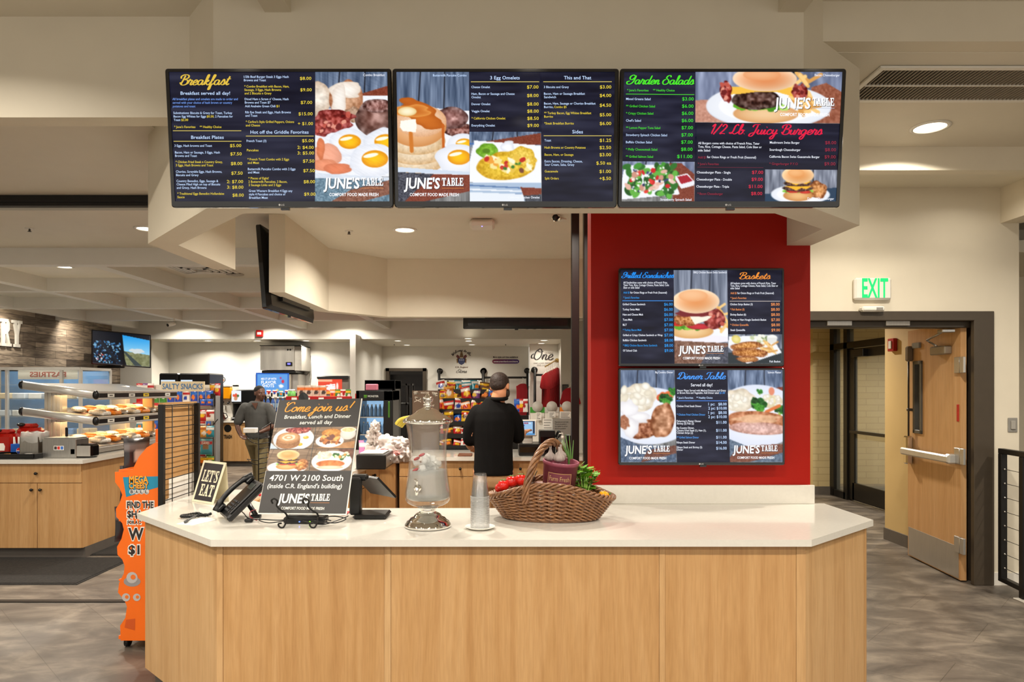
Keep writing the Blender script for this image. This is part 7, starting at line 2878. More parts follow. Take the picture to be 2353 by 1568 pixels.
# frozen drink machine
t = thing('frozen_drink_machine', 'red fronted frozen drink machine on the drinks counter, left of the white column', 'drink machine', (-3.3, 14, CT))
a, b = W(731, 872, 13.8), W(786, 906, 13.8)
mb = MB()
mb.b2(a.x, b.x + .13, 13.82, 14.36, CT, a.z + .05, .02)
obj('body', mb, pm('machine_grey', (104, 96, 90), .4), t, True)
mb = MB()
mb.b2(a.x - .02, b.x + .14, 13.76, 14.36, a.z, a.z + .07, .02)
obj('top', mb, M_BLACK, t, True)
c = Cv(731, 872, 786, 906, 1.2, (232, 72, 44))
c.rc(731, 873, 763, 878, (250, 190, 150)).el(775, 888, 2.5, 8, (250, 246, 236)).el(760, 892, 9, 8, (246, 236, 232), wob=.5).poly([(742, 902), (776, 896), (784, 906), (745, 906)], (250, 170, 60))
mb = MB()
c.mesh(mb, lambda x, y: W(x, y, 13.81))
tx(mb, 'ICE', lambda x, y: W(x, y, 13.806), 737, 771, 890, 11, (250, 248, 246), .05, rot=-.12)
obj('lit_front', mb, M_SCREEN, t, True)
# coolers far left
for px0, px1, w in ((362, 405, 'left'), (408, 478, 'right')):
    t = thing('glass_cooler', 'dark cooler with a lit window behind the snack shelves, %s one' % w, 'cooler', W((px0 + px1) / 2, 900, 12.6).xy.to_3d(), 0, 'lit coolers behind the snack shelves')
    a, b = W(px0, 858, 12.3), W(px1, 900, 12.3)
    mb = MB()
    mb.b2(a.x, b.x, 12.35, 13.0, .02, a.z, .02)
    obj('cabinet', mb, M_BLKALU, t, True)
    c = Cv(0, 0, 40, 60, 2, (206, 222, 236))
    for k in range(7):
        c.rc(3, 6 + 8 * k, 37, 10 + 8 * k, ((176, 190, 206), (120, 150, 190), (214, 206, 196))[k % 3])
    mb = MB()
    xa, xb = a.x + .04, b.x - (.3 if w == 'right' else .04)
    c.mesh(mb, lambda x, y: Vector((xa + (xb - xa) * x / 40, 12.34, a.z - .12 - y / 60 * 1.2)))
    obj('lit_window', mb, M_SCREEN, t, True)

# red shelf of boxed snacks and bottles behind the poster
t = thing('red_snack_shelf', 'red display shelf of boxed snacks behind the poster', 'shelving', W(740, 925, 10.4).xy.to_3d())
a, b = W(662, 905, 10.4), W(812, 940, 10.4)
mb = MB()
for z in (a.z - .09, a.z - .45, a.z - .85):
    mb.b2(a.x, b.x, 10.3, 10.75, z - .03, z, .004)
    mb.b2(a.x, b.x, 10.29, 10.305, z - .04, z + .05, .004)
for x in (a.x, (a.x + b.x) / 2, b.x):
    mb.b2(x - .015, x + .015, 10.6, 10.63, 0, a.z)
obj('frame', mb, pm('shelf_red', (168, 20, 22), .35), t, True)
mb = MB()
for px in (676, 706, 738, 780):
    p = W(px, 917, 10.285)
    mb.b2(p.x - .04, p.x + .04, 10.284, 10.287, p.z - .035, p.z + .02)
obj('price_tag', mb, M_PAPER, t, True)
for k, px in enumerate((690, 707, 724, 741)):
    p = W(px, 915, 10.4)
    o = bag(((206, 190, 170), (226, 120, 50), (60, 44, 36)), .115, .21, (p.x, 10.42, a.z - .085), 0, 'clear pouch of dried snacks, %s from the left on the red shelf' % ORD[k], group='pouches on the red shelf', name='snack_pouch')
for k, px in enumerate((763, 775, 787, 799)):
    nm = ('orange', 'green', 'red and white', 'green')[k]
    p = W(px, 915, 10.4)
    bag(SCH[nm], .08, .15, (p.x, 10.44, a.z - .085), .2, '%s snack pack, %s of four at the right end of the red shelf' % (nm, ORD[k]), group='packs at the right of the red shelf')
t = thing('energy_drink_tub', 'green and white tub at the left end of the red shelf', 'tub', W(670, 910, 10.5))
mb = MB()
mb.cyl((0, 0, -.1), (0, 0, .07), .06, n=18)
obj('tub', mb, pm('tub_green', (90, 160, 70), .4), t)
mb = MB()
mb.cyl((0, 0, .07), (0, 0, .10), .05, n=18)
obj('cap', mb, pm('tub_white', (220, 226, 236), .4), t)
# water bottles on a rack
t = thing('bottle_rack', 'low rack of bottled drinks right of the walking man', 'rack', W(640, 950, 10.9).xy.to_3d())
a, b = W(598, 947, 10.9), W(668, 950, 10.9)
mb = MB()
for z in (a.z, a.z - .4, a.z - .8):
    mb.b2(a.x, b.x, 10.85, 11.3, z - .03, z, .004)
mb.b2(a.x, b.x, 11.28, 11.3, 0, a.z + .3)
obj('rack', mb, M_DARK, t, True)
btl = None
for k in range(7):
    if btl is None:
        mb, cp, lb = MB(), MB(), MB()
        mb.lathe([(.001, 0), (.03, 0), (.033, .02), (.031, .06), (.033, .1), (.031, .15), (.024, .18), (.012, .205), (.012, .215)], 16)
        cp.cyl((0, 0, .215), (0, 0, .235), .0145, n=12)
        lb.lathe([(.0335, .07), (.0338, .08), (.0338, .13), (.0335, .14)], 16)
        btl = thing('drink_bottle', '', 'bottle', (0, 0, 0), 0, 'bottles on the low rack')
        obj('bottle', mb, pm('blue_drink', (60, 90, 150), .1), btl)
        obj('cap', cp, M_WHITE, btl)
        obj('label', lb, pm('bottle_label', (140, 170, 200), .4), btl)
        o = btl
    else:
        o = dup(btl, (0, 0, 0))
    o.location = (a.x + .04 + k * .078, 10.92, a.z)
    o['label'] = 'blue drink bottle, %s from the left on the low rack' % ORD[k]
for k in range(5):
    nm = ('red and white', 'white', 'teal', 'white', 'red')[k]
    bag(SCH[nm], .075, .11, (a.x + .05 + .1 * k, 11.15, a.z + .24), 0, '%s pack, %s from the left behind the bottles on the low rack' % (nm, ORD[k]), group='packs above the bottle rack')
mb = MB()
mb.b2(a.x + .1, b.x, 11.12, 11.28, a.z + .225, a.z + .24)
mb.b2(a.x + .1, b.x, 11.27, 11.28, a.z, a.z + .24)
obj('upper_shelf', mb, M_WHITE, t, True)

# ------------------------------------------------------------------ black coolers by the white column
for lab, px0, px1, pyt, Y, lit in (('black drinks cooler with a green claw mark and lit water bottles', 818, 903, 898, 9.3, True), ('taller black cooler behind the one with the claw mark', 838, 908, 874, 10.3, False)):
    a, b = W(px0, pyt, Y), W(px1, pyt, Y)
    t = thing('drinks_cooler', lab, 'cooler', Vector(((a.x + b.x) / 2, Y + .3, 0)))
    mb = MB()
    mb.b2(a.x, a.x + .05, Y, Y + .6, .0, a.z, .008)
    mb.b2(b.x - (.13 if lit else .05), b.x, Y, Y + .6, 0, a.z, .008)
    mb.b2(a.x, b.x, Y + .55, Y + .6, 0, a.z)
    mb.b2(a.x, b.x, Y, Y + .6, a.z - .14, a.z, .008)
    mb.b2(a.x, b.x, Y, Y + .6, 0, .2, .008)
    if not lit:
        mb.b2(a.x, b.x, Y, Y + .05, .2, a.z)
    obj('cabinet', mb, M_BLACK, t, True)
    if lit:
        mb = MB()
        mb.b2(a.x + .05, b.x - .13, Y + .5, Y + .54, .2, a.z - .14)
        obj('lit_back', mb, pm('cooler_glow', (150, 190, 226), .5, emit=.9), t, True)
        mb = MB()
        shz = [a.z - .14 - .22 - k * .24 for k in range(4)]
        for z in shz:
            mb.b2(a.x + .05, b.x - .13, Y + .03, Y + .5, z - .012, z)
        obj('shelves', mb, M_WHITE, t, True)
        mb = MB()
        wt(mb, 'MONSTER', 845, 870, 911, 4.5, Y - .001, (226, 230, 226), .03)
        for k in range(3):
            mb.add([W(836 + 2.6 * k, 908, Y - .001), W(838 + 2.6 * k, 908, Y - .001), W(837.5 + 2.4 * k, 915, Y - .001), W(836.6 + 2.4 * k, 915, Y - .001)], [(0, 1, 2, 3)], col=(110, 190, 40))
        h_ = W(894, 940, Y)
        mb.b2(h_.x - .012, h_.x + .012, Y - .012, Y - .001, h_.z - .12, h_.z + .1, .004, col=(80, 140, 40))
        obj('mark', mb, M_PRINT, t, True)
        first = None
        for r, z in enumerate(shz[:3]):
            for k in range(6):
                if first is None:
                    mb, cp = MB(), MB()
                    mb.lathe([(.001, 0), (.024, 0), (.025, .1), (.018, .13), (.009, .15), (.009, .155)], 12)
                    cp.cyl((0, 0, .155), (0, 0, .17), .011, n=10)
                    first = thing('water_bottle', '', 'bottle', (0, 0, 0), 0, 'bottles in the claw mark cooler')
                    obj('bottle', mb, pm('water_blue', (120, 160, 206), .08), first)
                    obj('cap', cp, M_WHITE, first)
                    o = first
                else:
                    o = dup(first, (0, 0, 0))
                o.location = (a.x + .085 + k * .056, Y + .1, z)
                o['label'] = 'water bottle, %s from the left on the %s shelf of the claw mark cooler' % (ORD[k], ('top', 'second', 'third')[r])
        mb = MB()
        mb.box((a.x + .2, Y + .1, a.z + .045), (.16, .1, .09), .01)
        tag(obj('paper_bag_pack', mb, pm('pink_pack', (206, 120, 140), .5)), 'pink and white pack lying on top of the claw mark cooler', 'pack')
    else:
        mb = MB()
        mb.b2(b.x - .035, b.x - .005, Y - .012, Y - .0, .3, a.z - .2)
        obj('lit_edge', mb, pm('blue_edge', (90, 160, 226), .4, emit=.9), t, True)
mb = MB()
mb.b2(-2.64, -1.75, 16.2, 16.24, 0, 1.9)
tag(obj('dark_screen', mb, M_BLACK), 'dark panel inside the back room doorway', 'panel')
t = thing('wire_shelf', 'black wire shelf in front of the dark doorway', 'shelving', W(925, 950, 11.5).xy.to_3d())
a, b = W(908, 882, 11.5), W(946, 950, 11.5)
for x in (a.x, b.x - .09, b.x):
    mb = MB()
    mb.b2(x - .012, x + .012, 11.49, 11.51, 0, a.z)
    mb.b2(x - .012, x + .012, 11.79, 11.81, 0, a.z)
    obj('post', mb, M_DARK, t, True)
for z in (a.z, a.z - .33, a.z - .66, .5):
    mb = MB()
    mb.b2(a.x, b.x, 11.49, 11.81, z - .03, z)
    obj('shelf', mb, M_DARK, t, True)

# brown board with sketches
t = thing('drink_menu_board', 'brown board with white sketches behind the glass dispenser', 'sign', W(978, 960, 7.3).xy.to_3d() + Vector((0, 0, CT)))
a, b = W(947, 898, 7.3), W(1009, 1000, 7.3)
mb = MB()
mb.b2(a.x, b.x, 7.3, 7.36, CT - .01, a.z, .004)
obj('board', mb, pm('brown_board', (92, 72, 56), .6), t, True)
mb = MB()
mb.b2(a.x - .03, a.x, 7.29, 7.37, CT - .01, a.z - .08, .003)
obj('edge', mb, M_BLACK, t, True)
mb = MB()
q = random.Random(21)
for x, y, s in ((955, 904, 1), (958, 919, 1.3), (998, 906, 1), (960, 948, 1), (990, 935, 1.2), (1000, 965, 1), (966, 972, 1)):
    for k in range(3):
        pts = [W(x + q.uniform(-6, 8) * s, y + q.uniform(-5, 5) * s, 7.296) for _ in range(4)]
        pts = smooth(pts, 4)
        vs = []
        for p in pts:
            vs += [p + Vector((0, 0, .003)), p - Vector((0, 0, .003))]
        mb.add(vs, [(2 * i, 2 * i + 2, 2 * i + 3, 2 * i + 1) for i in range(len(pts) - 1)], col=(206, 196, 180))
wt(mb, 'MINIATURES', 967, 986, 903, 4, 7.296, (206, 196, 180))
obj('sketches', mb, M_PRINT, t, True)

# snack rack on the register counter
t = thing('counter_snack_rack', 'black tiered candy and chip rack behind the man in the black shirt', 'rack', Vector((-.32, 7.6, 0)))
x0, x1 = W(1006, 900, 7.7).x, W(1140, 900, 7.7).x
tiers = [(.93, 7.32), (1.05, 7.40), (1.18, 7.48), (1.31, 7.56), (1.43, 7.64), (1.53, 7.72)]
mb = MB()
for z, y in tiers:
    mb.b2(x0, x1, y, y + .16, z - .012, z, .002)
    mb.b2(x0, x1, y - .006, y, z - .02, z + .03, .002)
for x in (x0, x1, x0 + .1):
    mb.b2(x - .01, x + .01, 7.85, 7.88, 0, 1.66)
mb.b2(x0, x1, 7.88, 7.89, .6, 1.6)
obj('frame', mb, M_BLACK, t, True)
seq = ('orange', 'yellow', 'golden', 'red', 'brown', 'yellow', 'purple', 'red and white', 'brown', 'orange', 'blue', 'red', 'yellow', 'white', 'golden')
for r, (z, y) in enumerate(tiers):
    n = 7
    for i in range(n):
        nm = seq[(i * 2 + r * 3 + (i > 3)) % len(seq)]
        if r == 5:
            nm = ('white', 'yellow', 'teal', 'teal', 'teal', 'brown', 'brown', 'purple')[i]
        if r <= 1:
            nm = ('red', 'brown', 'red', 'red and white', 'brown', 'red', 'blue', 'red')[i]
        wb = (x1 - x0) / n
        o = bag(SCH[nm], wb * (1.1, 1.25)[i % 2], (.085, .10, .125, .13, .14, .12)[r] * (.9, 1.15)[(i + r) % 2], (x0 + wb * (i + .5), y + .05 + .02 * (i % 3), z + .004), random.uniform(-.5, .5), '%s snack pack, %s from left, %s tier of the black snack rack' % (nm, ORD[i], ('lowest', 'second lowest', 'third lowest', 'fourth lowest', 'fifth lowest', 'top')[r]), 'snack pack', 'packs on the black snack rack', 'snack_pack', .45)
        o.rotation_euler = (random.uniform(-.35, .1), random.uniform(-.25, .25), o.rotation_euler.z)

# ------------------------------------------------------------------ register counter
t = thing('register_countertop', 'white worktop of the register counter behind the man', 'countertop', (-.3, 6.9, .88))
mb = MB()
mb.prism([(-1.78, 5.25), (-1.17, 5.25), (-1.10, 6.3), (-.95, 6.5), (1.55, 6.5), (1.55, 7.28), (-1.78, 7.28)], .88, CT)
obj('slab', mb, M_QUARTZ, t, True)


def px_at(px, Y):
    return (px - VX) * Y / F


for i, (a, b, w) in enumerate(((851, 989, 'leftmost, behind the glass dispenser'), (989, 1127, 'left of the man'), (1127, 1265, 'right of the man'), (1265, 1403, 'rightmost, behind the wicker basket'))):
    cabinet('maple drawer and door cabinet of the register counter, ' + w, px_at(a, 6.53) if i else -.97, px_at(b, 6.53) - .003, 6.53, .7, 1, True, 'register cabinets', M_MAPLE, .88, .725)
t = thing('corner_cabinet', 'maple side cabinet of the register counter wing with black knobs', 'cabinet', (-1.4, 5.9, 0))
mb = MB()
mb.prism([(-1.76, 5.3), (-1.22, 5.3), (-1.15, 6.28), (-1.0, 6.5), (-1.0, 7.2), (-1.76, 7.2)], .1, .88)
obj('carcass', mb, M_MAPLE, t, True)
A_, B_ = Vector((-1.205, 5.35, 0)), Vector((-1.135, 6.28, 0))
u = (B_ - A_).normalized()
nrm = Vector((u.y, -u.x, 0))
for k in range(2):
    s0, s1 = A_ + u * (.02 + .46 * k), A_ + u * (.46 + .46 * k)
    for z0, z1, nm in ((.73, .877, 'drawer'), (.103, .722, 'door')):
        mb = MB()
        mb.prism([(s0.x, s0.y), (s1.x, s1.y), (s1.x + nrm.x * .018, s1.y + nrm.y * .018), (s0.x + nrm.x * .018, s0.y + nrm.y * .018)], z0, z1)
        d_ = obj(nm, mb, M_MAPLE, t, True)
        m_ = (s0 + s1) / 2 + nrm * .018
        knob(d_, m_.x, m_.y, .8 if nm == 'drawer' else .66, nrm)

# goods on the wing: till printer, bags, flyers
t = thing('receipt_drawer', 'black box with a chrome lock on the wing beside the poster', 'cash drawer', (-1.28, 5.62, CT))
a, b = W(818, 1030, 5.5), W(872, 1062, 5.5)
mb = MB()
mb.b2(a.x, b.x + .05, 5.5, 5.9, CT + .002, CT + .12, .006)
obj('case', mb, M_BLACK, t, True)
mb = MB()
mb.b2(b.x + .05, b.x + .054, 5.52, 5.88, CT + .02, CT + .1)
mb.cyl((b.x + .054, 5.7, CT + .06), (b.x + .06, 5.7, CT + .06), .012, n=10)
obj('lock_plate', mb, M_STEEL, t, True)
mb = MB()
mb.b2(a.x + .02, b.x + .02, 5.56, 5.85, CT + .123, CT + .13)
tag(obj('paper_pad', mb, M_PAPER), 'white paper pad lying on the black lock box', 'paper')
t = thing('plastic_bags', 'heap of crumpled white and red plastic carrier bags on the register wing', 'plastic bags', W(888, 1038, 6.0))
t.location.z = CT
q = random.Random(31)


def lump(mb, c, r, seed, amp=.34):
    o_ = MB()
    o_.ball((0, 0, 0), 1, 44, 30)
    X = np.array(o_.v)
    n_ = np.zeros(len(X))
    for k in range(7):
        d3 = np.random.RandomState(seed * 9 + k).randn(3)
        n_ += (1 - 2 * np.abs(np.sin(X @ d3 * 3.4 + k))) / (1 + k * .25)
    X = X * (1 + amp * n_ / 2.5)[:, None] * np.array(r) + np.array(c)
    X[:, 2] = np.maximum(X[:, 2], .002)
    mb.add([tuple(x) for x in X], o_.f, True)


mb = MB()
for k, (x, y, z, rx, rz) in enumerate(((-.1, 0, .05, .11, .06), (.02, -.03, .05, .13, .055), (.13, .02, .06, .09, .06), (-.02, .04, .12, .12, .05), (.1, .03, .12, .09, .04), (-.12, .02, .15, .06, .06), (-.1, .0, .21, .045, .04))):
    lump(mb, (x, y, z * 1.5), (rx, .09, rz * 1.5), k + 1)
obj('bags', mb, pm('carrier_film', (206, 196, 190), .4, var=.06, scale=9), t)
mb = MB()
lump(mb, (.0, -.075, .12), (.05, .03, .02), 12)
lump(mb, (.1, -.07, .09), (.03, .03, .02), 13)
obj('red_print', mb, pm('carrier_red', (214, 140, 136), .4), t)
for k, (px, cc, w) in enumerate(((835, (226, 120, 170), 'pink'), (846, (60, 90, 140), 'blue'), (858, (206, 190, 170), 'tan'), (895, (206, 200, 196), 'grey'))):
    p = W(px, 1035, 6.4)
    o = bag((cc, WHB, cc), .085, .17, (p.x, 6.4, CT), .1, '%s gum or leaflet pack, %s from the left behind the black lock box' % (w, ORD[k]), 'pack', 'packs behind the lock box', 'leaflet_pack', .2)
t = thing('bananas', 'yellow bananas hanging left of the dispenser lid', 'bananas', W(925, 970, 6.9))
mb = MB()
for k in range(4):
    o_ = Vector((.015 * k, .02 * k, -.01 * k))
    mb.tube([o_ + Vector(p) for p in smooth([(-.07, 0, -.03), (-.04, 0, .012), (0, 0, .035), (.05, 0, .045), (.08, 0, .05)], 4)], [.006] + [.017] * 15 + [.006], 8)
obj('fruit', mb, pm('banana_yellow', (206, 186, 70), .4), t)
mb = MB()
mb.tube([(.08, .03, .05), (.09, .05, -.1), (.09, .06, t.location.z * -1 + CT)], .006, 6)
obj('hook_stand', mb, M_DARK, t)

# till area right of the man
t = thing('till_tablet', 'white framed touch screen till right of the man', 'point of sale', (px_at(1212, 6.75), 6.75, CT))
a, b = W(1192, 965, 6.7), W(1234, 1003, 6.7)
mb = MB()
mb.b2(a.x, b.x, 6.7, 6.73, b.z, a.z, .008)
mb.b2((a.x + b.x) / 2 - .05, (a.x + b.x) / 2 + .05, 6.74, 6.8, CT, a.z - .06, .01)
obj('housing', mb, M_WHITE, t, True)
c = Cv(1197, 968, 1229, 1000, 1.0, (150, 190, 226))
c.rc(1225, 968, 1229, 1000, (20, 30, 50)).rc(1197, 968, 1229, 969.5, (30, 50, 80)).rc(1197, 997, 1229, 1000, (60, 130, 190))
for k in range(4):
    c.rc(1199 + 5.4 * k, 972, 1203 + 5.4 * k, 974.5, (160, 60, 80) if k < 3 else (220, 226, 236))
c.rc(1199, 977, 1206, 980, (60, 90, 170))
mb = MB()
c.mesh(mb, lambda x, y: W(x, y, 6.695))
obj('screen', mb, M_SCREEN, t, True)
for px0, px1, y0_, h_, Yb, lab in ((1192, 1262, 6.62, .115, .34, 'black cash drawer under the touch screen'), (1240, 1276, 6.72, .24, .2, 'black receipt printer right of the touch screen'), (1302, 1314, 6.6, .2, .2, 'small black card reader at the right end of the register counter')):
    a, b = px_at(px0, y0_), px_at(px1, y0_)
    if 'printer' in lab:
        zb = CT + .12
    t = thing('register_box', lab, 'register', ((a + b) / 2, y0_ + Yb / 2, CT))
    mb = MB()
    mb.b2(a, b, y0_, y0_ + Yb, CT + .001, CT + h_, .008)
    obj('case', mb, M_BLACK, t, True)
    mb = MB()
    mb.b2(a + .01, b - .01, y0_ - .002, y0_, CT + h_ * .3, CT + h_ * .75, .001)
    obj('front_plate', mb, M_GLOSSB, t, True)
mb = MB()
mb.tube(smooth([W(1277, 1005, 6.68), W(1283, 992, 6.66), W(1287, 998, 6.64), W(1282, 1006, 6.64)], 5), .012, 8)
mb.tube([W(1280, 1006, 6.65), W(1279, 1052, 6.65)], .008, 6)
tag(obj('barcode_scanner', mb, M_BLACK), 'black hand scanner standing right of the receipt printer', 'scanner')
t = thing('sanitizer_bottle', 'clear pump bottle at the right of the register counter', 'bottle', W(1293, 1048, 6.56))
t.location.z = CT
mb = MB()
mb.lathe([(.001, 0), (.035, 0), (.035, .12), (.012, .15), (.012, .17)], 18)
obj('bottle', mb, clear('gel_clear', (214, 226, 206), .3, .1), t)
mb = MB()
mb.cyl((0, 0, .17), (0, 0, .2), .014, n=10)
mb.tube([(0, 0, .2), (0, 0, .225), (-.035, 0, .222)], .006, 6)
obj('pump', mb, M_WHITE, t)
mb = MB()
a, b = W(1270, 962, 7.2), W(1312, 1002, 7.2)
mb.b2(a.x, b.x, 7.2, 7.212, CT, a.z)
t = tag(obj('notice_board', mb, M_GREYP), 'grey notice with typed lines behind the scanner', 'sign')
mb = MB()
for k, (s, x0, x1) in enumerate((('Please have your card ready', 1275, 1306), ('PIN pads are available at', 1275, 1302), ('the register for all fuel', 1275, 1304), ('and store purchases', 1275, 1300))):
    wt(mb, s, x0, x1, 970 + 5 * k, 3, 7.198, (70, 68, 64))
obj('lettering', mb, M_PRINT, t, False) if False else obj('lettering', mb, M_PRINT, t, True)
for px0, px1, py0, py1, lab in ((1247, 1270, 962, 992, 'white receipt slip taped left of the grey notice'), (1231, 1244, 948, 966, 'white drawing pinned under the green round topped holder'), (1260, 1276, 946, 960, 'white drawing pinned under the grey round topped holder'), (1286, 1312, 946, 962, 'white drawing pinned under the orange round topped holder')):
    a, b = W(px0, py0, 7.25), W(px1, py1, 7.25)
    mb = MB()
    mb.b2(a.x, b.x, 7.25, 7.253, b.z, a.z, 0, col=(230, 228, 220))
    for k in range(4):
        mb.b2(a.x + .012, b.x - .012 - .01 * (k % 3), 7.2485, 7.25, a.z - .02 - k * (a.z - b.z) / 5, a.z - .014 - k * (a.z - b.z) / 5, 0, col=(120, 118, 114))
    tag(obj('paper_slip', mb, M_PRINT), lab, 'paper', 'slips behind the register')
for px, cc, w in ((1235, (60, 150, 50), 'green'), (1268, (196, 194, 188), 'grey'), (1303, (226, 130, 40), 'orange')):
    t = thing('brochure_holder', '%s leaflet holder with a round grey top on the rail behind the register' % w, 'leaflet holder', W(px, 948, 7.3), 0, 'round topped leaflet holders')
    p = W(px, 936, 7.29)
    mb = MB()
    mb.b2(p.x - .075, p.x + .075, 7.3, 7.36, CT, p.z - .005, .003)
    obj('holder', mb, M_WHITE, t, True)
    mb = MB()
    mb.b2(p.x - .078, p.x + .078, 7.294, 7.3, p.z - .06, p.z - .0, .001)
    obj('colour_band', mb, pm('band_' + w, cc, .4), t, True)
    mb = MB()
    mb.cyl((p.x, 7.29, p.z + .005), (p.x, 7.284, p.z + .005), .058, n=24)
    obj('round_top', mb, pm('disc_grey', (190, 186, 178), .5), t, True)
for k, (px, cc, w) in enumerate(((1182, 'blue', 'left'), (1192, 'red', 'middle'), (1199, 'red and white', 'right'))):
    p = W(px, 930, 7.3)
    bag(SCH[cc], .07, .14, (p.x + .03, 7.28, p.z - .08), 0, '%s hanging lollipop bag right of the man\'s head, %s one' % (cc, w), group='bags right of the man')
mb = MB()
mb.b2(px_at(1178, 7.34), px_at(1215, 7.34), 7.34, 7.37, CT, 1.28)
tag(obj('peg_panel', mb, M_DARK), 'dark peg panel carrying lollipop bags right of the man', 'rack')
mb = MB()
mb.b2(px_at(1052, 6.6), px_at(1084, 6.6), 6.58, 6.78, CT + .001, CT + .014, .003)
tag(obj('brown_tray', mb, pm('brown_tray', (110, 64, 40), .5)), 'thin brown tray on the register counter left of the man', 'tray')
# ------------------------------------------------------------------ clothing wall of the store
def rail(pts, parent, r=.022, name='pipe'):
    mb = MB()
    mb.tube(pts, r, 8)
    return obj(name, mb, M_DARK, parent, True)


YW = 15.6
for px0, px1, py, top, Y, lab in ((1009, 1110, 872, 853, YW, 'black pipe clothes rail under the store crest'), (1111, 1212, 868, 852, YW, 'black pipe clothes rail under the purple web address'), (1229, 1282, 862, 850, 14.75, 'black pipe clothes rail under the cursive One lettering')):
    t = thing('clothes_rail', lab, 'clothes rail', W(px0, 960, Y).xy.to_3d(), 0, 'pipe clothes rails')
    for px in (px0, px1) if Y == YW else (px0,):
        a = W(px, top, Y)
        rail([(a.x, Y, 0), (a.x, Y, a.z), (a.x, Y + .22, a.z)], t, .03, 'upright')
        mb = MB()
        mb.cyl((a.x, Y + .19, a.z), (a.x, Y + .245, a.z), .07, n=16)
        obj('flange', mb, M_DARK, t, True)
    a, b = W(px0, py, Y), W(px1, py, Y)
    rail([a, b], t, .024, 'hanging_bar')
M_SHIRT = pm('red_jersey', (166, 8, 22), .7, var=.12, scale=8)


def shirt(label, p, rz, w=.5, h=.72, sleeve=True, group=None, m=M_SHIRT, name='hanging_shirt'):
    t = thing(name, label, 'shirt', p, rz, group)
    out = [(-.06, 0), (-.10, -.02), (-w * .36, -.06)]
    if sleeve:
        out += [(-w * .52, -.30), (-w * .40, -.34), (-w * .35, -.22)]
    else:
        out += [(-w * .33, -.2)]
    out += [(-w * .38, -h)]
    full = out + [(-x, z) for x, z in out[::-1]]
    mb = MB()
    n = len(full)
    for sg in (-1, 1):
        vs = []
        for f, d in ((1, .012), (.7, .035), (.3, .05)):
            vs += [((x * f), sg * d, z * f + (1 - f) * -.35) for x, z in full]
        fs = [(k * n + i, k * n + (i + 1) % n, (k + 1) * n + (i + 1) % n, (k + 1) * n + i) for k in range(2) for i in range(n)] + [tuple(range(2 * n, 3 * n))]
        mb.add(vs, [f if sg < 0 else f[::-1] for f in fs], True)
    mb.add([(x, -.012, z) for x, z in full] + [(x, .012, z) for x, z in full], [(i, (i + 1) % n, n + (i + 1) % n, n + i) for i in range(n)], True)
    obj('fabric', mb, m, t)
    mb = MB()
    mb.tube([(-w * .3, 0, -.05), (0, 0, .03), (w * .3, 0, -.05)], .008, 6)
    mb.tube(smooth([(0, 0, .03), (0, 0, .08), (.025, 0, .11), (.0, 0, .13)], 4), .005, 6)
    obj('hanger', mb, M_WHITE, t)
    return t


a = W(1250, 862, 14.75)
mb = MB()
mb.tube([W(1253, 843, 14.2), W(1278, 828, 14.85)], .016, 6)
mb.ball(W(1280, 829, 14.9), .05, 10, 8)
tag(obj('slanted_hook_bar', mb, pm('brass_arm', (150, 120, 60), .4, metal=.4)), 'slanted display arm holding the row of red shirts', 'clothes rail')
for k in range(6):
    f = k / 5
    p = W(1256 + 23 * f, 846 - 11 * f, 14.2 + .6 * f)
    shirt('red short sleeved shirt, %s from the left on the slanted arm' % ORD[k], (p.x, p.y, p.z - .1), 1.0, .52, .95, True, 'red shirts on the slanted arm')
p = W(1201, 872, 15.55)
shirt('red sleeveless top hanging alone under the web address', (p.x, p.y, p.z - .1), .5, .46, .72, False, None, pm('red_rib', (160, 22, 34), .75, var=.1, stretch=(6, 6, .3)), 'tank_top')
p = W(1311, 892, 13.3)
shirt('red shirt partly hidden behind the black track', (p.x, 13.36, p.z), .0, .4, .5, True)
mb = MB()
mb.b2(-1.5, -.2, 15.78, 15.84, 1.66, 1.74)
tag(obj('wall_shelf', mb, M_WHITE), 'white wall ledge behind the pipe clothes rails', 'shelf')
# wall lettering
mb = MB()
Yd = 15.843
ws = 'Welcome to the'


def arcput(x, y, e=0):
    a_ = (x - 1060.5) / 20
    r = 22 + 828 - y
    return W(1060.5 + r * sin(a_), 830 - r * cos(a_), Yd - e * 10)


script(mb, ws, arcput, 1040, 1081, 828, 3.1, (60, 52, 48), .3)
tag(obj('welcome_lettering', mb, M_PRINT), 'arched cursive Welcome to the on the store wall', 'wall lettering')
mb = MB()


def wd(x, y, e=0):
    return W(x, y, Yd - e * 10)


for pts, c_ in (([(1052, 824), (1069, 824), (1069, 832), (1066, 836), (1060.5, 839), (1055, 836), (1052, 832)], (52, 60, 100)), ([(1052, 824), (1048, 820), (1050, 815), (1055, 818), (1057, 824)], (110, 50, 50)), ([(1069, 824), (1073, 820), (1071, 815), (1066, 818), (1064, 824)], (110, 50, 50)), ([(1056, 822), (1065, 822), (1063, 812), (1058, 812)], (110, 84, 50)), ([(1058, 812), (1063, 812), (1062.5, 808), (1058.5, 808)], (130, 110, 80)), ([(1049, 826), (1053, 822), (1053, 832), (1050, 836)], (130, 96, 50)), ([(1072, 826), (1068, 822), (1068, 832), (1071, 836)], (130, 96, 50))):
    mb.add([wd(*k) for k in pts], [tuple(range(len(pts)))], col=c_)
for x in (1055, 1059, 1063):
    mb.add([W(x + i, y_, Yd - .004) for i, y_ in ((0, 826), (3, 826), (3, 829), (0, 829))], [(0, 1, 2, 3)], col=(150, 156, 180))
tag(obj('wall_crest', mb, M_PRINT), 'heraldic crest with a blue shield on the store wall', 'crest')
mb = MB()
tx(mb, 'C.R. England', wd, 1046, 1075, 844, 3.5, (110, 84, 70), .02)
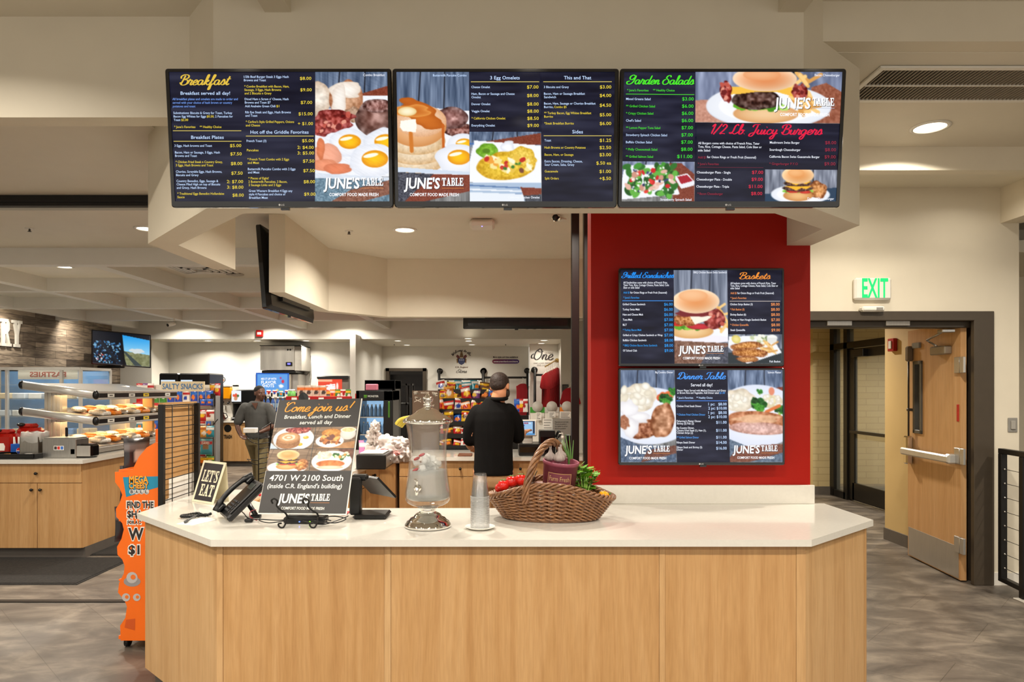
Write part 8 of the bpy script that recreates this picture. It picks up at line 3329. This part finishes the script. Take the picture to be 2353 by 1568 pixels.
script(mb, 'Store', wd, 1049, 1073, 857, 4, (50, 46, 44), .28)
tag(obj('store_lettering', mb, M_PRINT), 'small capitals and cursive Store lettering below the crest', 'wall lettering')
mb = MB()
tx(mb, 'More styles and sizes available at', wd, 1133, 1190, 821, 4, (60, 50, 54), .03)
pill = [(1137 + 6 * cos(a_), 831 + 5 * sin(a_)) for a_ in [pi / 2 + pi * i / 8 for i in range(9)]] + [(1187 + 6 * cos(a_), 831 + 5 * sin(a_)) for a_ in [-pi / 2 + pi * i / 8 for i in range(9)]]
n = len(pill)
cc_ = [lin(tuple(int(116 + (70 - 116) * (x - 1130) / 63) if k == 0 else (22 + int(26 * (x - 1130) / 63) if k == 1 else 54 + int(74 * (x - 1130) / 63)) for k in range(3))) for x, y in pill]
mb.add([wd(*k) for k in pill], [tuple(range(n))], col=cc_)
tx(mb, 'www.crengland.com/store', lambda x, y: W(x, y, Yd - .004), 1134, 1190, 831, 4, (236, 230, 236), .03)
tag(obj('web_address_lettering', mb, M_PRINT), 'purple pill with a web address on the store wall', 'wall lettering')
mb = MB()


def wo(x, y, e=0):
    return W(x, y, 14.993 - e * 10)


script(mb, 'One', wo, 1222, 1272, 827, 12.5, (52, 46, 46), .24, .2)
tx(mb, 'C.R. England', wo, 1252, 1271, 811.5, 2.5, (120, 96, 84), .01)
tx(mb, 'ONE LOAD PERFECT', wo, 1226, 1270, 835, 3, (90, 84, 80), 0)
tx(mb, 'ONE CHOICE', wo, 1234, 1262, 840, 3, (90, 84, 80), 0)
tag(obj('one_lettering', mb, M_PRINT), 'cursive One with a slogan on the alcove wall', 'wall lettering')
p = W(1299, 893, 13.4)
t = thing('wall_tablet', 'small black wall panel left of the black track', 'wall panel', p)
mb = MB()
mb.box((0, -.01, 0), (.125, .02, .155), .006)
obj('case', mb, M_BLACK, t)
mb = MB()
mb.box((0, -.021, 0), (.1, .003, .125), .001)
obj('screen', mb, M_GLOSSB, t)

# ------------------------------------------------------------------ people
def ell(c, rx, ry, z, n=20, yaw=0.0):
    return [(c[0] + rx * cos(a) * cos(yaw) - ry * sin(a) * sin(yaw), c[1] + rx * cos(a) * sin(yaw) + ry * sin(a) * cos(yaw), z) for a in [2 * pi * i / n for i in range(n)]]


def limb(mb, pts, rad, k=5):
    P_ = smooth(pts, k)
    n = len(P_)
    rr = []
    for i in range(n):
        f = i / (n - 1) * (len(rad) - 1)
        j = min(int(f), len(rad) - 2)
        rr.append(rad[j] + (rad[j + 1] - rad[j]) * (f - j))
    mb.tube(P_, rr, 12)
    mb.ball(P_[0], rr[0] * .98, 10, 8)
    mb.ball(P_[-1], rr[-1] * .98, 10, 8)


def hand(mb, wrist, tip, palm_n, side, curl=.35, s=1.0):
    """palm, five fingers; tip = direction point, palm_n = palm normal, side = +1/-1 thumb side"""
    w = Vector(wrist)
    d = (Vector(tip) - w).normalized()
    n = Vector(palm_n)
    n = (n - d * n.dot(d)).normalized()
    t = d.cross(n) * side
    L = .085 * s
    for k in range(4):
        off = t * (.030 - .020 * k) * s
        mb.tube([w + t * (.012 - .008 * k) * s, w + d * L * .5 + off, w + d * L + off], [.015 * s, .014 * s, .0105 * s], 8)
        fl = (.062, .072, .066, .05)[k] * s
        b = w + d * L + off
        m1 = b + d * fl * .5 + n * fl * curl * .25
        m2 = m1 + d * fl * .32 + n * fl * curl * .6
        mb.tube([b, m1, m2], [.0095 * s, .0085 * s, .0065 * s], 8)
        mb.ball(m2, .0066 * s, 8, 6)
    b = w + d * L * .25 + t * .03 * s
    e = b + (t * .7 + d * .75 + n * .3).normalized() * .05 * s
    mb.tube([b, e, e + (d + n * .4).normalized() * .03 * s], [.012 * s, .010 * s, .0075 * s], 8)
    mb.ball(e + (d + n * .4).normalized() * .03 * s, .0076 * s, 8, 6)


def head_mesh(mb, c, face, up, s=1.0):
    """skull, jaw, nose, ears, lips; c centre of the skull"""
    f, u = Vector(face).normalized(), Vector(up).normalized()
    r = f.cross(u).normalized()
    u = r.cross(f)
    M_ = Matrix(((r.x, f.x, u.x, c[0]), (r.y, f.y, u.y, c[1]), (r.z, f.z, u.z, c[2]), (0, 0, 0, 1)))
    S = lambda *a: tuple(k * s for k in a)
    mb.ball(S(0, -.01, .025), S(.077, .096, .088), 20, 14, mx=M_)
    mb.ball(S(0, .022, -.035), S(.062, .07, .075), 18, 12, mx=M_)
    mb.ball(S(0, .05, -.088), S(.034, .034, .026), 12, 8, mx=M_)
    mb.ball(S(0, .092, -.022), S(.013, .02, .028), 10, 8, mx=M_)
    mb.ball(S(0, .104, -.036), S(.017, .012, .011), 10, 8, mx=M_)
    mb.ball(S(0, .078, .018), S(.05, .014, .012), 12, 8, mx=M_)
    mb.ball(S(0, .084, -.066), S(.026, .012, .011), 12, 8, mx=M_)
    for sd in (-1, 1):
        mb.ball(S(sd * .077, -.008, -.01), S(.01, .02, .032), 10, 8, mx=M_)
        mb.ball(S(sd * .045, .062, -.03), S(.022, .02, .02), 10, 8, mx=M_)
    return M_, s


def eyes(M_, s, parent, dark=(40, 26, 20)):
    mb, ib = MB(), MB()
    for sd in (-1, 1):
        mb.ball((sd * .031 * s, .079 * s, -.004 * s), 0.0075 * s, 10, 8, mx=M_)
        ib.ball((sd * .031 * s, .086 * s, -.004 * s), .0052 * s, 8, 6, mx=M_)
    e = obj('eyes', mb, pm('eye_white', (176, 166, 156), .3), parent, True)
    obj('irises', ib, pm('iris_dark', dark, .2), e, True)


# --- man at the register, seen from behind
YM = 5.9
pr = thing('person', 'person with short dark hair in a black polo and khakis, back turned, at the register', 'person', (-.06, YM, 0))
hc = W(1149, 888, YM)
face = Vector((.42, 1, -.28))
SK = pm('skin_light', (206, 146, 108), .5, var=.06)
bd = MB()
M_, s_ = head_mesh(bd, hc, face, (.02, .25, 1), 1.02)
limb(bd, [hc + Vector((0, -.02, -.05)), Vector((hc.x - .02, YM - .01, 1.47)), Vector((-.05, YM, 1.40))], [.062, .064, .085])
for sg in (-1, 1):
    limb(bd, [(-.06 + sg * .095, YM, .86), (-.06 + sg * .1, YM + .01, .48), (-.06 + sg * .11, YM - .02, .07)], [.085, .06, .045])
bd.loft([ell((-.06, YM), rx, ry, z) for z, rx, ry in ((.82, .15, .10), (.95, .15, .1), (1.1, .14, .095), (1.28, .15, .095), (1.36, .12, .08), (1.44, .07, .06))])
LS, RS = Vector((-.215, YM, 1.375)), Vector((.10, YM + .01, 1.385))
LE, LWR = Vector((-.265, YM + .02, 1.13)), Vector((-.275, YM + .32, 1.035))
RE, RWR = Vector((.15, YM + .10, 1.15)), Vector((.215, YM + .44, 1.16))
limb(bd, [LS + Vector((.05, 0, -.03)), LE, LWR], [.042, .041, .028])
limb(bd, [RS + Vector((-.05, 0, -.03)), RE, RWR], [.042, .041, .029])
hand(bd, LWR, LWR + Vector((.05, .2, -.05)), (0, -.2, -1), -1, .5)
hand(bd, RWR, RWR + Vector((.12, .25, .06)), (.3, .3, -1), 1, .5)
body = remesh(obj('body', bd, SK, pr, True), .0075, 5)
mb = MB()
cx = -.06
mb.loft([ell((cx, YM - .005), rx, ry, z) for z, rx, ry in ((.825, .172, .128), (.83, .176, .132), (.92, .170, .128), (1.05, .166, .125), (1.2, .178, .128), (1.3, .184, .125), (1.37, .172, .112), (1.42, .125, .095), (1.465, .082, .082), (1.49, .07, .075))])
limb(mb, [LS + Vector((.02, 0, -.01)), LS * .5 + LE * .5 + Vector((-.012, 0, 0)), LE + Vector((.0, .01, .0))], [.07, .068, .066])
limb(mb, [RS + Vector((-.03, 0, -.01)), RS * .5 + RE * .5 + Vector((.008, 0, 0)), RE + Vector((.0, 0, -.005))], [.07, .068, .064])
sh = remesh(obj('polo_shirt', mb, pm('black_knit', (11, 10, 10), .85, var=.3, scale=9, bump=.5, spec=.2, stretch=(1, 1, .35)), pr, True), .009, 6)
mb = MB()
mb.tube([Vector((hc.x - .018 + .074 * cos(a), YM - .012 + .076 * sin(a), 1.485 + .008 * sin(a))) for a in [2 * pi * i / 24 for i in range(24)]], .017, 8, closed=True)
obj('collar', mb, pm('black_knit', (15, 14, 14), .75), sh, True)
mb = MB()
mb.loft([ell((cx, YM), .155, .118, .93), ell((cx, YM), .166, .124, .86), ell((cx, YM), .17, .126, .78), ell((cx, YM), .15, .11, .72)])
for sg in (-1, 1):
    limb(mb, [(cx + sg * .083, YM, .80), (cx + sg * .095, YM, .45), (cx + sg * .105, YM - .01, .06)], [.098, .078, .07])
remesh(obj('trousers', mb, pm('khaki_twill', (176, 140, 100), .8, var=.1, scale=9, bump=.1), pr, True), .011, 5)
for sg in (-1, 1):
    mb = MB()
    mb.ball((cx + sg * .105, YM + .05, .035), (.05, .13, .035), 14, 8)
    obj('shoe', mb, M_BLACK, pr, True)
mb = MB()
mb.ball((0, -.016, .034), (.0835, .098, .086), 22, 14, mx=M_)
mb.ball((0, -.05, .0), (.073, .058, .055), 18, 12, mx=M_)
HA = pm('dark_hair', (44, 32, 26), .65, var=.4, scale=60, bump=.5)
remesh(obj('hair', mb, HA, pr, True), .007, 3)
mb = MB()
mb.ball((0, .056, -.076), (.048, .04, .032), 14, 10, mx=M_)
mb.ball((.062, .03, -.055), (.014, .035, .04), 10, 8, mx=M_)
mb.ball((-.062, .03, -.055), (.014, .035, .04), 10, 8, mx=M_)
obj('beard', mb, HA, pr, True)
eyes(M_, s_, pr)

# --- man walking in the aisle
YP = 10.0
pr = thing('person', 'person with short hair in a grey V-neck T-shirt and olive trousers, walking in the aisle', 'person', (W(588, 900, YP).x, YP, 0))
hc = W(597, 904, YP) + Vector((0, 0, -.0))
SK2 = pm('skin_dark', (92, 60, 46), .45, var=.1)
bd = MB()
M_, s_ = head_mesh(bd, hc, (.75, -.65, 0), (0, 0, 1), .96)
bx_ = W(590, 950, YP).x
limb(bd, [hc + Vector((0, .01, -.06)), Vector((hc.x - .01, YP, 1.38)), Vector((bx_, YP, 1.30))], [.056, .058, .08])
bd.loft([ell((bx_, YP), rx, ry, z) for z, rx, ry in ((.80, .14, .1), (1.0, .14, .1), (1.2, .16, .1), (1.31, .15, .09), (1.37, .08, .07))])
hipz = .83
LF, RF = W(546, 1108, 11.0), W(604, 1135, 10.0)
LK, RK = Vector((bx_ - .12, YP + .35, .46)), Vector((bx_ + .10, YP - .10, .46))
limb(bd, [(bx_ - .08, YP, hipz), LK, (bx_ - .20, YP + .62, .09)], [.08, .055, .04])
limb(bd, [(bx_ + .08, YP, hipz), RK, (bx_ + .12, YP - .18, .09)], [.08, .055, .04])
LS, RS = Vector((bx_ - .19, YP, 1.30)), Vector((bx_ + .19, YP, 1.30))
LE, LWR = Vector((bx_ - .27, YP - .03, 1.05)), Vector((bx_ - .17, YP - .16, .89))
RE, RWR = Vector((bx_ + .25, YP - .02, 1.05)), Vector((bx_ + .15, YP - .24, .95))
limb(bd, [LS, LE, LWR], [.052, .041, .028])
limb(bd, [RS, RE, RWR], [.052, .041, .028])
hand(bd, LWR, LWR + Vector((.12, -.12, -.04)), (.3, 0, -1), 1, .5, .95)
hand(bd, RWR, RWR + Vector((-.14, -.1, .02)), (-.2, .3, -1), -1, .6, .95)
remesh(obj('body', bd, SK2, pr, True), .0085, 4)
mb = MB()
mb.loft([ell((bx_, YP), rx, ry, z) for z, rx, ry in ((.84, .165, .125), (.95, .165, .125), (1.1, .17, .125), (1.22, .18, .125), (1.31, .175, .11), (1.36, .12, .09), (1.385, .085, .078))])
limb(mb, [LS + Vector((.02, 0, -.01)), LS * .55 + LE * .45, LE + Vector((.01, 0, .03))], [.078, .072, .066])
limb(mb, [RS + Vector((-.03, 0, -.01)), RS * .55 + RE * .45, RE + Vector((-.01, 0, .03))], [.078, .072, .066])
sh = remesh(obj('t_shirt', mb, pm('grey_jersey', (74, 74, 72), .85, var=.12, scale=10, bump=.1), pr, True), .010, 6)
mb = MB()
mb.prism([(bx_ - .03, 1.36), (bx_ + .06, 1.36), (bx_ + .03, 1.27)], YP - .128, YP - .112, 'xz')
obj('neck_opening', mb, SK2, pr, True)
mb = MB()
mb.loft([ell((bx_, YP), .148, .116, .92), ell((bx_, YP), .158, .12, .84), ell((bx_, YP), .15, .115, .74)])
limb(mb, [(bx_ - .075, YP, .80), LK, (bx_ - .195, YP + .60, .12)], [.098, .082, .068])
limb(mb, [(bx_ + .075, YP, .80), RK, (bx_ + .12, YP - .17, .10)], [.098, .082, .068])
remesh(obj('trousers', mb, pm('olive_twill', (118, 106, 74), .85, var=.12, scale=9, bump=.1), pr, True), .012, 5)
for c_, yw in (((bx_ - .19, YP + .57, .045), .3), ((bx_ + .13, YP - .24, .04), -.2)):
    mb = MB()
    mb.box((0, 0, 0), (.1, .27, .05), .02)
    mb.ball((0, .04, .02), (.047, .08, .04), 12, 8)
    o = obj('shoe', mb, M_BLACK, pr)
    o.location = Vector(c_) - pr.location
    o.rotation_euler = (0, 0, yw)
mb = MB()
mb.ball((0, -.016, .036), (.076, .092, .078), 20, 12, mx=M_)
obj('hair', mb, pm('black_hair', (20, 17, 16), .8, var=.4, scale=80), pr, True)
eyes(M_, s_, pr)
p = RWR + Vector((-.10, -.14, .03))
mb = MB()
mb.box((0, 0, 0), (.17, .12, .07), .006)
o = obj('takeout_box', mb, M_PAPER)
o.location = p
tag(o, 'white takeout box held by the walking man', 'box')
# tall wire stand with a plant beside the poster
t = thing('wire_stand', 'thin black wire literature stand between the walking man and the poster', 'rack', W(600, 1140, 8.2).xy.to_3d())
a, b = W(594, 990, 8.2), W(622, 972, 8.5)
mb = MB()
mb.tube([(a.x, 8.2, 0), (a.x, 8.2, a.z), (b.x, 8.5, b.z), (b.x, 8.5, 0)], .007, 6)
for k in range(16):
    z = .12 + k * .06
    mb.tube([(a.x, 8.2, z), (b.x, 8.5, z)], .005, 6)
for k in range(3):
    mb.tube([(a.x, 8.2, .95 - .25 * k), (a.x - .1, 8.1, .98 - .25 * k), (a.x - .02, 8.05, .93 - .25 * k), (a.x, 8.2, .9 - .25 * k)], .004, 6)
obj('frame', mb, M_WIRE, t, True)

# ------------------------------------------------------------------ fittings on walls and ceilings
t = thing('exit_sign', 'green lit EXIT sign over the door', 'exit sign', W(2006, 664, 5.45))
a, b = W(1965, 638, 5.40), W(2050, 689, 5.40)
mb = MB()
mb.b2(a.x, b.x, 5.40, 5.45, b.z, a.z, .015)
obj('housing', mb, M_WHITE, t, True)
c = MB()
tx(c, 'EXIT', lambda x, y: W(x, y, 5.3985), 1981, 2041, 662, 45, (40, 240, 130), .02)
obj('letters', c, M_SCREEN, t, True)
t = thing('motion_sensor', 'white motion sensor under the EXIT sign', 'sensor', W(2006, 710, 5.45))
a, b = W(1981, 704, 5.39), W(2033, 716, 5.39)
mb = MB()
mb.b2(a.x, b.x, 5.38, 5.45, b.z, a.z, .012)
obj('body', mb, M_WHITE, t, True)
mb = MB()
mb.b2(b.x - .07, b.x - .02, 5.377, 5.38, b.z + .01, a.z - .01)
obj('eye', mb, M_GREYP, t, True)
t = thing('light_switch', 'grey rocker switch on the wall right of the door', 'switch', W(2326, 977, 5.45))
mb = MB()
mb.box((0, -.004, 0), (.075, .008, .115), .003)
obj('plate', mb, M_GREYP, t)
mb = MB()
mb.box((0, -.012, .0), (.035, .012, .068), .003)
obj('rocker', mb, pm('rocker_grey', (160, 156, 148), .4), t)
t = thing('fire_pull_station', 'red fire alarm pull station on the tan corridor wall', 'fire alarm', W(2055, 793, 6.98))
t.location = (4.01, 6.95, EYE + (893 - 793) * 6.95 / F)
mb = MB()
mb.box((-.02, 0, 0), (.04, .11, .13), .005)
obj('case', mb, pm('alarm_red', (168, 20, 18), .35), t)
mb = MB()
mb.box((-.045, 0, .0), (.01, .05, .08), .003)
obj('handle', mb, M_WHITE, t)
t = thing('fire_alarm', 'red and white fire alarm strobe on the header above the drinks area', 'fire alarm', W(598, 767, 13.4))
mb = MB()
mb.box((0, -.03, 0), (.13, .06, .13), .006)
obj('base', mb, pm('alarm_red', (168, 20, 18), .35), t)
mb = MB()
mb.box((0, -.062, .0), (.08, .01, .05), .003)
obj('strobe', mb, M_WHITE, t)
# cable railing
t = thing('cable_railing', 'black steel railing with thin cables at the right edge', 'railing', (3.9, 5.2, 0))
A_, B_ = Vector((3.93, 5.36, 0)), Vector((3.88, 5.04, 0))
u = (B_ - A_).normalized()
rot = Matrix.Rotation(math.atan2(u.y, u.x), 4, 'Z')
Lr = (B_ - A_).length


def rb(name, s0, s1, z0, z1, w=.045):
    mb = MB()
    c_ = A_ + u * ((s0 + s1) / 2)
    mb.box((c_.x, c_.y, (z0 + z1) / 2), (s1 - s0, w, z1 - z0), .003, rot)
    return obj(name, mb, M_DARK, t, True)


rb('post', 0, .045, .09, 1.06)
rb('post', Lr - .05, Lr, 0, 1.06)
rb('top_rail', 0, Lr + 1.2, 1.06, 1.10)
rb('bottom_rail', 0, Lr + 1.2, .06, .095)
rb('post', Lr + 1.15, Lr + 1.2, 0, 1.06)
for k in range(8):
    z = .17 + .11 * k
    mb = MB()
    mb.tube([A_ + Vector((0, 0, z)), B_ + u * 1.2 + Vector((0, 0, z))], .0025, 6)
    q0 = A_ + u * .05 + Vector((0, 0, z))
    mb.ball(q0, .008, 8, 6)
    obj('cable', mb, M_STEEL, t, True)
mb = MB()
mb.box((3.88, 5.04, .004), (.11, .11, .008), .002)
obj('foot_plate', mb, M_WHITE, t, True)
# long ceiling grille
t = thing('ceiling_grille', 'long slotted air grille in the ceiling at right', 'air vent', (4.2, 3.6, 3.172))
gx0_, gx1_, gy0, gy1 = W(2030, 158, 3.32).x, 6.5, 3.30, 3.72
zg = 3.170
gy0, gy1 = (zg - EYE) * F / (893 - 157), (zg - EYE) * F / (893 - 226)
gx0_ = (2030 - VX) * gy0 / F
mb = MB()
for a in ((gx0_ - .03, gx1_, gy0 - .03, gy0), (gx0_ - .03, gx1_, gy1, gy1 + .03), (gx0_ - .03, gx0_, gy0, gy1), (gx0_, gx1_, (gy0 + gy1) / 2 - .006, (gy0 + gy1) / 2 + .006)):
    mb.b2(*a, zg - .012, zg, .002)
obj('frame', mb, M_WHITE, t, True)
mb = MB()
mb.b2(gx0_, gx1_, gy0, gy1, zg - .001, zg)
obj('dark_throat', mb, M_BLACK, t, True)
mb = MB()
x = gx0_ + .01
while x < gx1_:
    mb.b2(x, x + .0055, gy0, gy1, zg - .010, zg - .003)
    x += .021
obj('slats', mb, pm('slat_paint', (150, 140, 124), .5), t, True)
# diffuser, speaker, sensors
t = thing('ceiling_diffuser', 'square ceiling air diffuser near the left end of the bulkhead', 'air vent', (-3.32, 7.55, 2.9))
for k in range(5):
    r = .32 - .055 * k
    mb = MB()
    for a in ((-r, r, -r, -r + .03), (-r, r, r - .03, r), (-r, -r + .03, -r, r), (r - .03, r, -r, r)):
        mb.b2(*a, -.012 - .004 * k, -.002)
    obj('ring', mb, M_WHITE, t)
mb = MB()
mb.b2(-.3, .3, -.3, .3, -.002, -.0005)
obj('dark_throat', mb, M_BLACK, t)
mb = MB()
mb.cyl((0, 0, -.012), (0, 0, -.001), .1, n=28)
o = obj('ceiling_speaker', mb, pm('speaker_mesh', (186, 180, 168), .7))
o.location = ((540 - VX) * 7.93 / F, 7.93, 2.9)
tag(o, 'round ceiling speaker left of the hanging screen', 'speaker')


def sprinkler(px, py, z, label):
    Y = (z - EYE) * F / (HZ - py)
    t = thing('fire_sprinkler', label, 'sprinkler', ((px - VX) * Y / F, Y, z), 0, 'ceiling sprinklers')
    mb = MB()
    mb.cyl((0, 0, -.004), (0, 0, -.0), .035, n=16)
    obj('plate', mb, M_WHITE, t)
    mb = MB()
    mb.cyl((0, 0, -.024), (0, 0, 0), .006, n=8)
    mb.cyl((0, 0, -.028), (0, 0, -.024), .014, n=12)
    mb.box((0, 0, -.014), (.022, .005, .008), .002)
    obj('head', mb, M_BRONZE, t)


sprinkler(68, 525, 2.9, 'brass sprinkler under the ceiling at the far left')
sprinkler(802, 531, 2.9, 'sprinkler left of the bright ceiling light in the middle')
sprinkler(906, 791, 2.54, 'tiny sprinkler above the dark doorway')
sprinkler(1162, 791, 2.54, 'tiny sprinkler above the purple web address')
t = thing('wireless_box', 'white rounded wireless box with a blue light under the ceiling', 'wireless access point', (-.145, 5.42, 2.9))
mb = MB()
mb.box((0, 0, -.03), (.2, .2, .05), .02)
obj('case', mb, M_WHITE, t)
mb = MB()
mb.ball((.0, -.06, -.056), .005, 8, 6)
obj('status_light', mb, pm('violet_led', (120, 110, 255), .4, emit=4), t)
for (px, py, Y, lab, sc_) in ((1281, 498, 5.3, 'silver bullet camera beside the black track', 1.0), (393, 745, 11.4, 'white bullet camera under the far left beams', 1.1)):
    p = W(px, py, Y)
    zc = 2.9 if Y < 6 else 2.9
    t = thing('security_camera', lab, 'camera', (p.x, p.y, p.z), 0, None)
    mb = MB()
    mb.cyl((.03, .05, .02), (-.02, -.07, -.025), .032 * sc_, .032 * sc_, 14)
    obj('barrel', mb, M_CHROME if Y < 6 else M_WHITE, t)
    mb = MB()
    mb.cyl((-.02, -.07, -.025), (-.022, -.075, -.027), .025, n=12)
    obj('lens', mb, M_BLACK, t)
    mb = MB()
    mb.tube([(.02, .03, .02), (.03, .05, .06), (.03, .06, zc - p.z)], .012, 6)
    mb.cyl((.03, .06, zc - p.z - .01), (.03, .06, zc - p.z), .045, n=14)
    obj('bracket', mb, M_WHITE, t)
t = thing('smoke_detector', 'small white detector under the far left coffer', 'smoke detector', (W(103, 678, 8.9).x, 9.2, 2.9))
mb = MB()
mb.lathe([(.001, -.04), (.03, -.04), (.05, -.02), (.06, 0)], 18)
obj('body', mb, M_WHITE, t)
# hanging screens seen from behind
for TLc, U_, V_, w_, h_, lab in ((Vector((-1.85, 6.44, 2.83)), Vector((-.03, -1.19, 0)), Vector((.05, 0, -.64)), 1.2, .65, 'black screen seen edge-on, hung on the left face of the inner bulkhead'),
                                 (Vector((.75, 7.205, 2.85)), Vector((-1, 0, 0)), Vector((0, -.03, -.66)), 1.14, .66, 'black screen seen from behind below the inner bulkhead over the register')):
    tv_set('hanging_television', lab, TLc, U_, V_, w_, h_, (.015, .015, .015, .02), [(0, 0), (1, 0), (1, 1), (0, 1)], None, depth=.06, group='screens hung on the inner bulkhead')
# ------------------------------------------------------------------ roller grille bar and guide
t = thing('roller_grille', 'black roller grille bar in the ceiling slot at the left', 'roller grille', (-4, 5.06, 2.92))
mb = MB()
mb.b2(-7.9, -1.92, 5.04, 5.10, 2.92, 2.999, .004)
obj('bottom_bar', mb, M_DARK, t, True)
mb = MB()
mb.b2(-7.9, -1.92, 5.03, 5.11, 2.945, 2.955)
obj('rib', mb, M_BLACK, t, True)
t = thing('grille_guide', 'tall black guide track beside the red wall', 'guide track', (.58, 5.06, 0))
mb = MB()
mb.b2(px_at(1313.5, 5.04), px_at(1331, 5.04), 5.04, 5.10, 0, 2.9, .003)
obj('front_flange', mb, M_BLKALU, t, True)
mb = MB()
mb.b2(px_at(1342, 5.04), px_at(1351, 5.04), 5.04, 5.12, 0, 2.9, .003)
obj('rear_flange', mb, M_DARK, t, True)
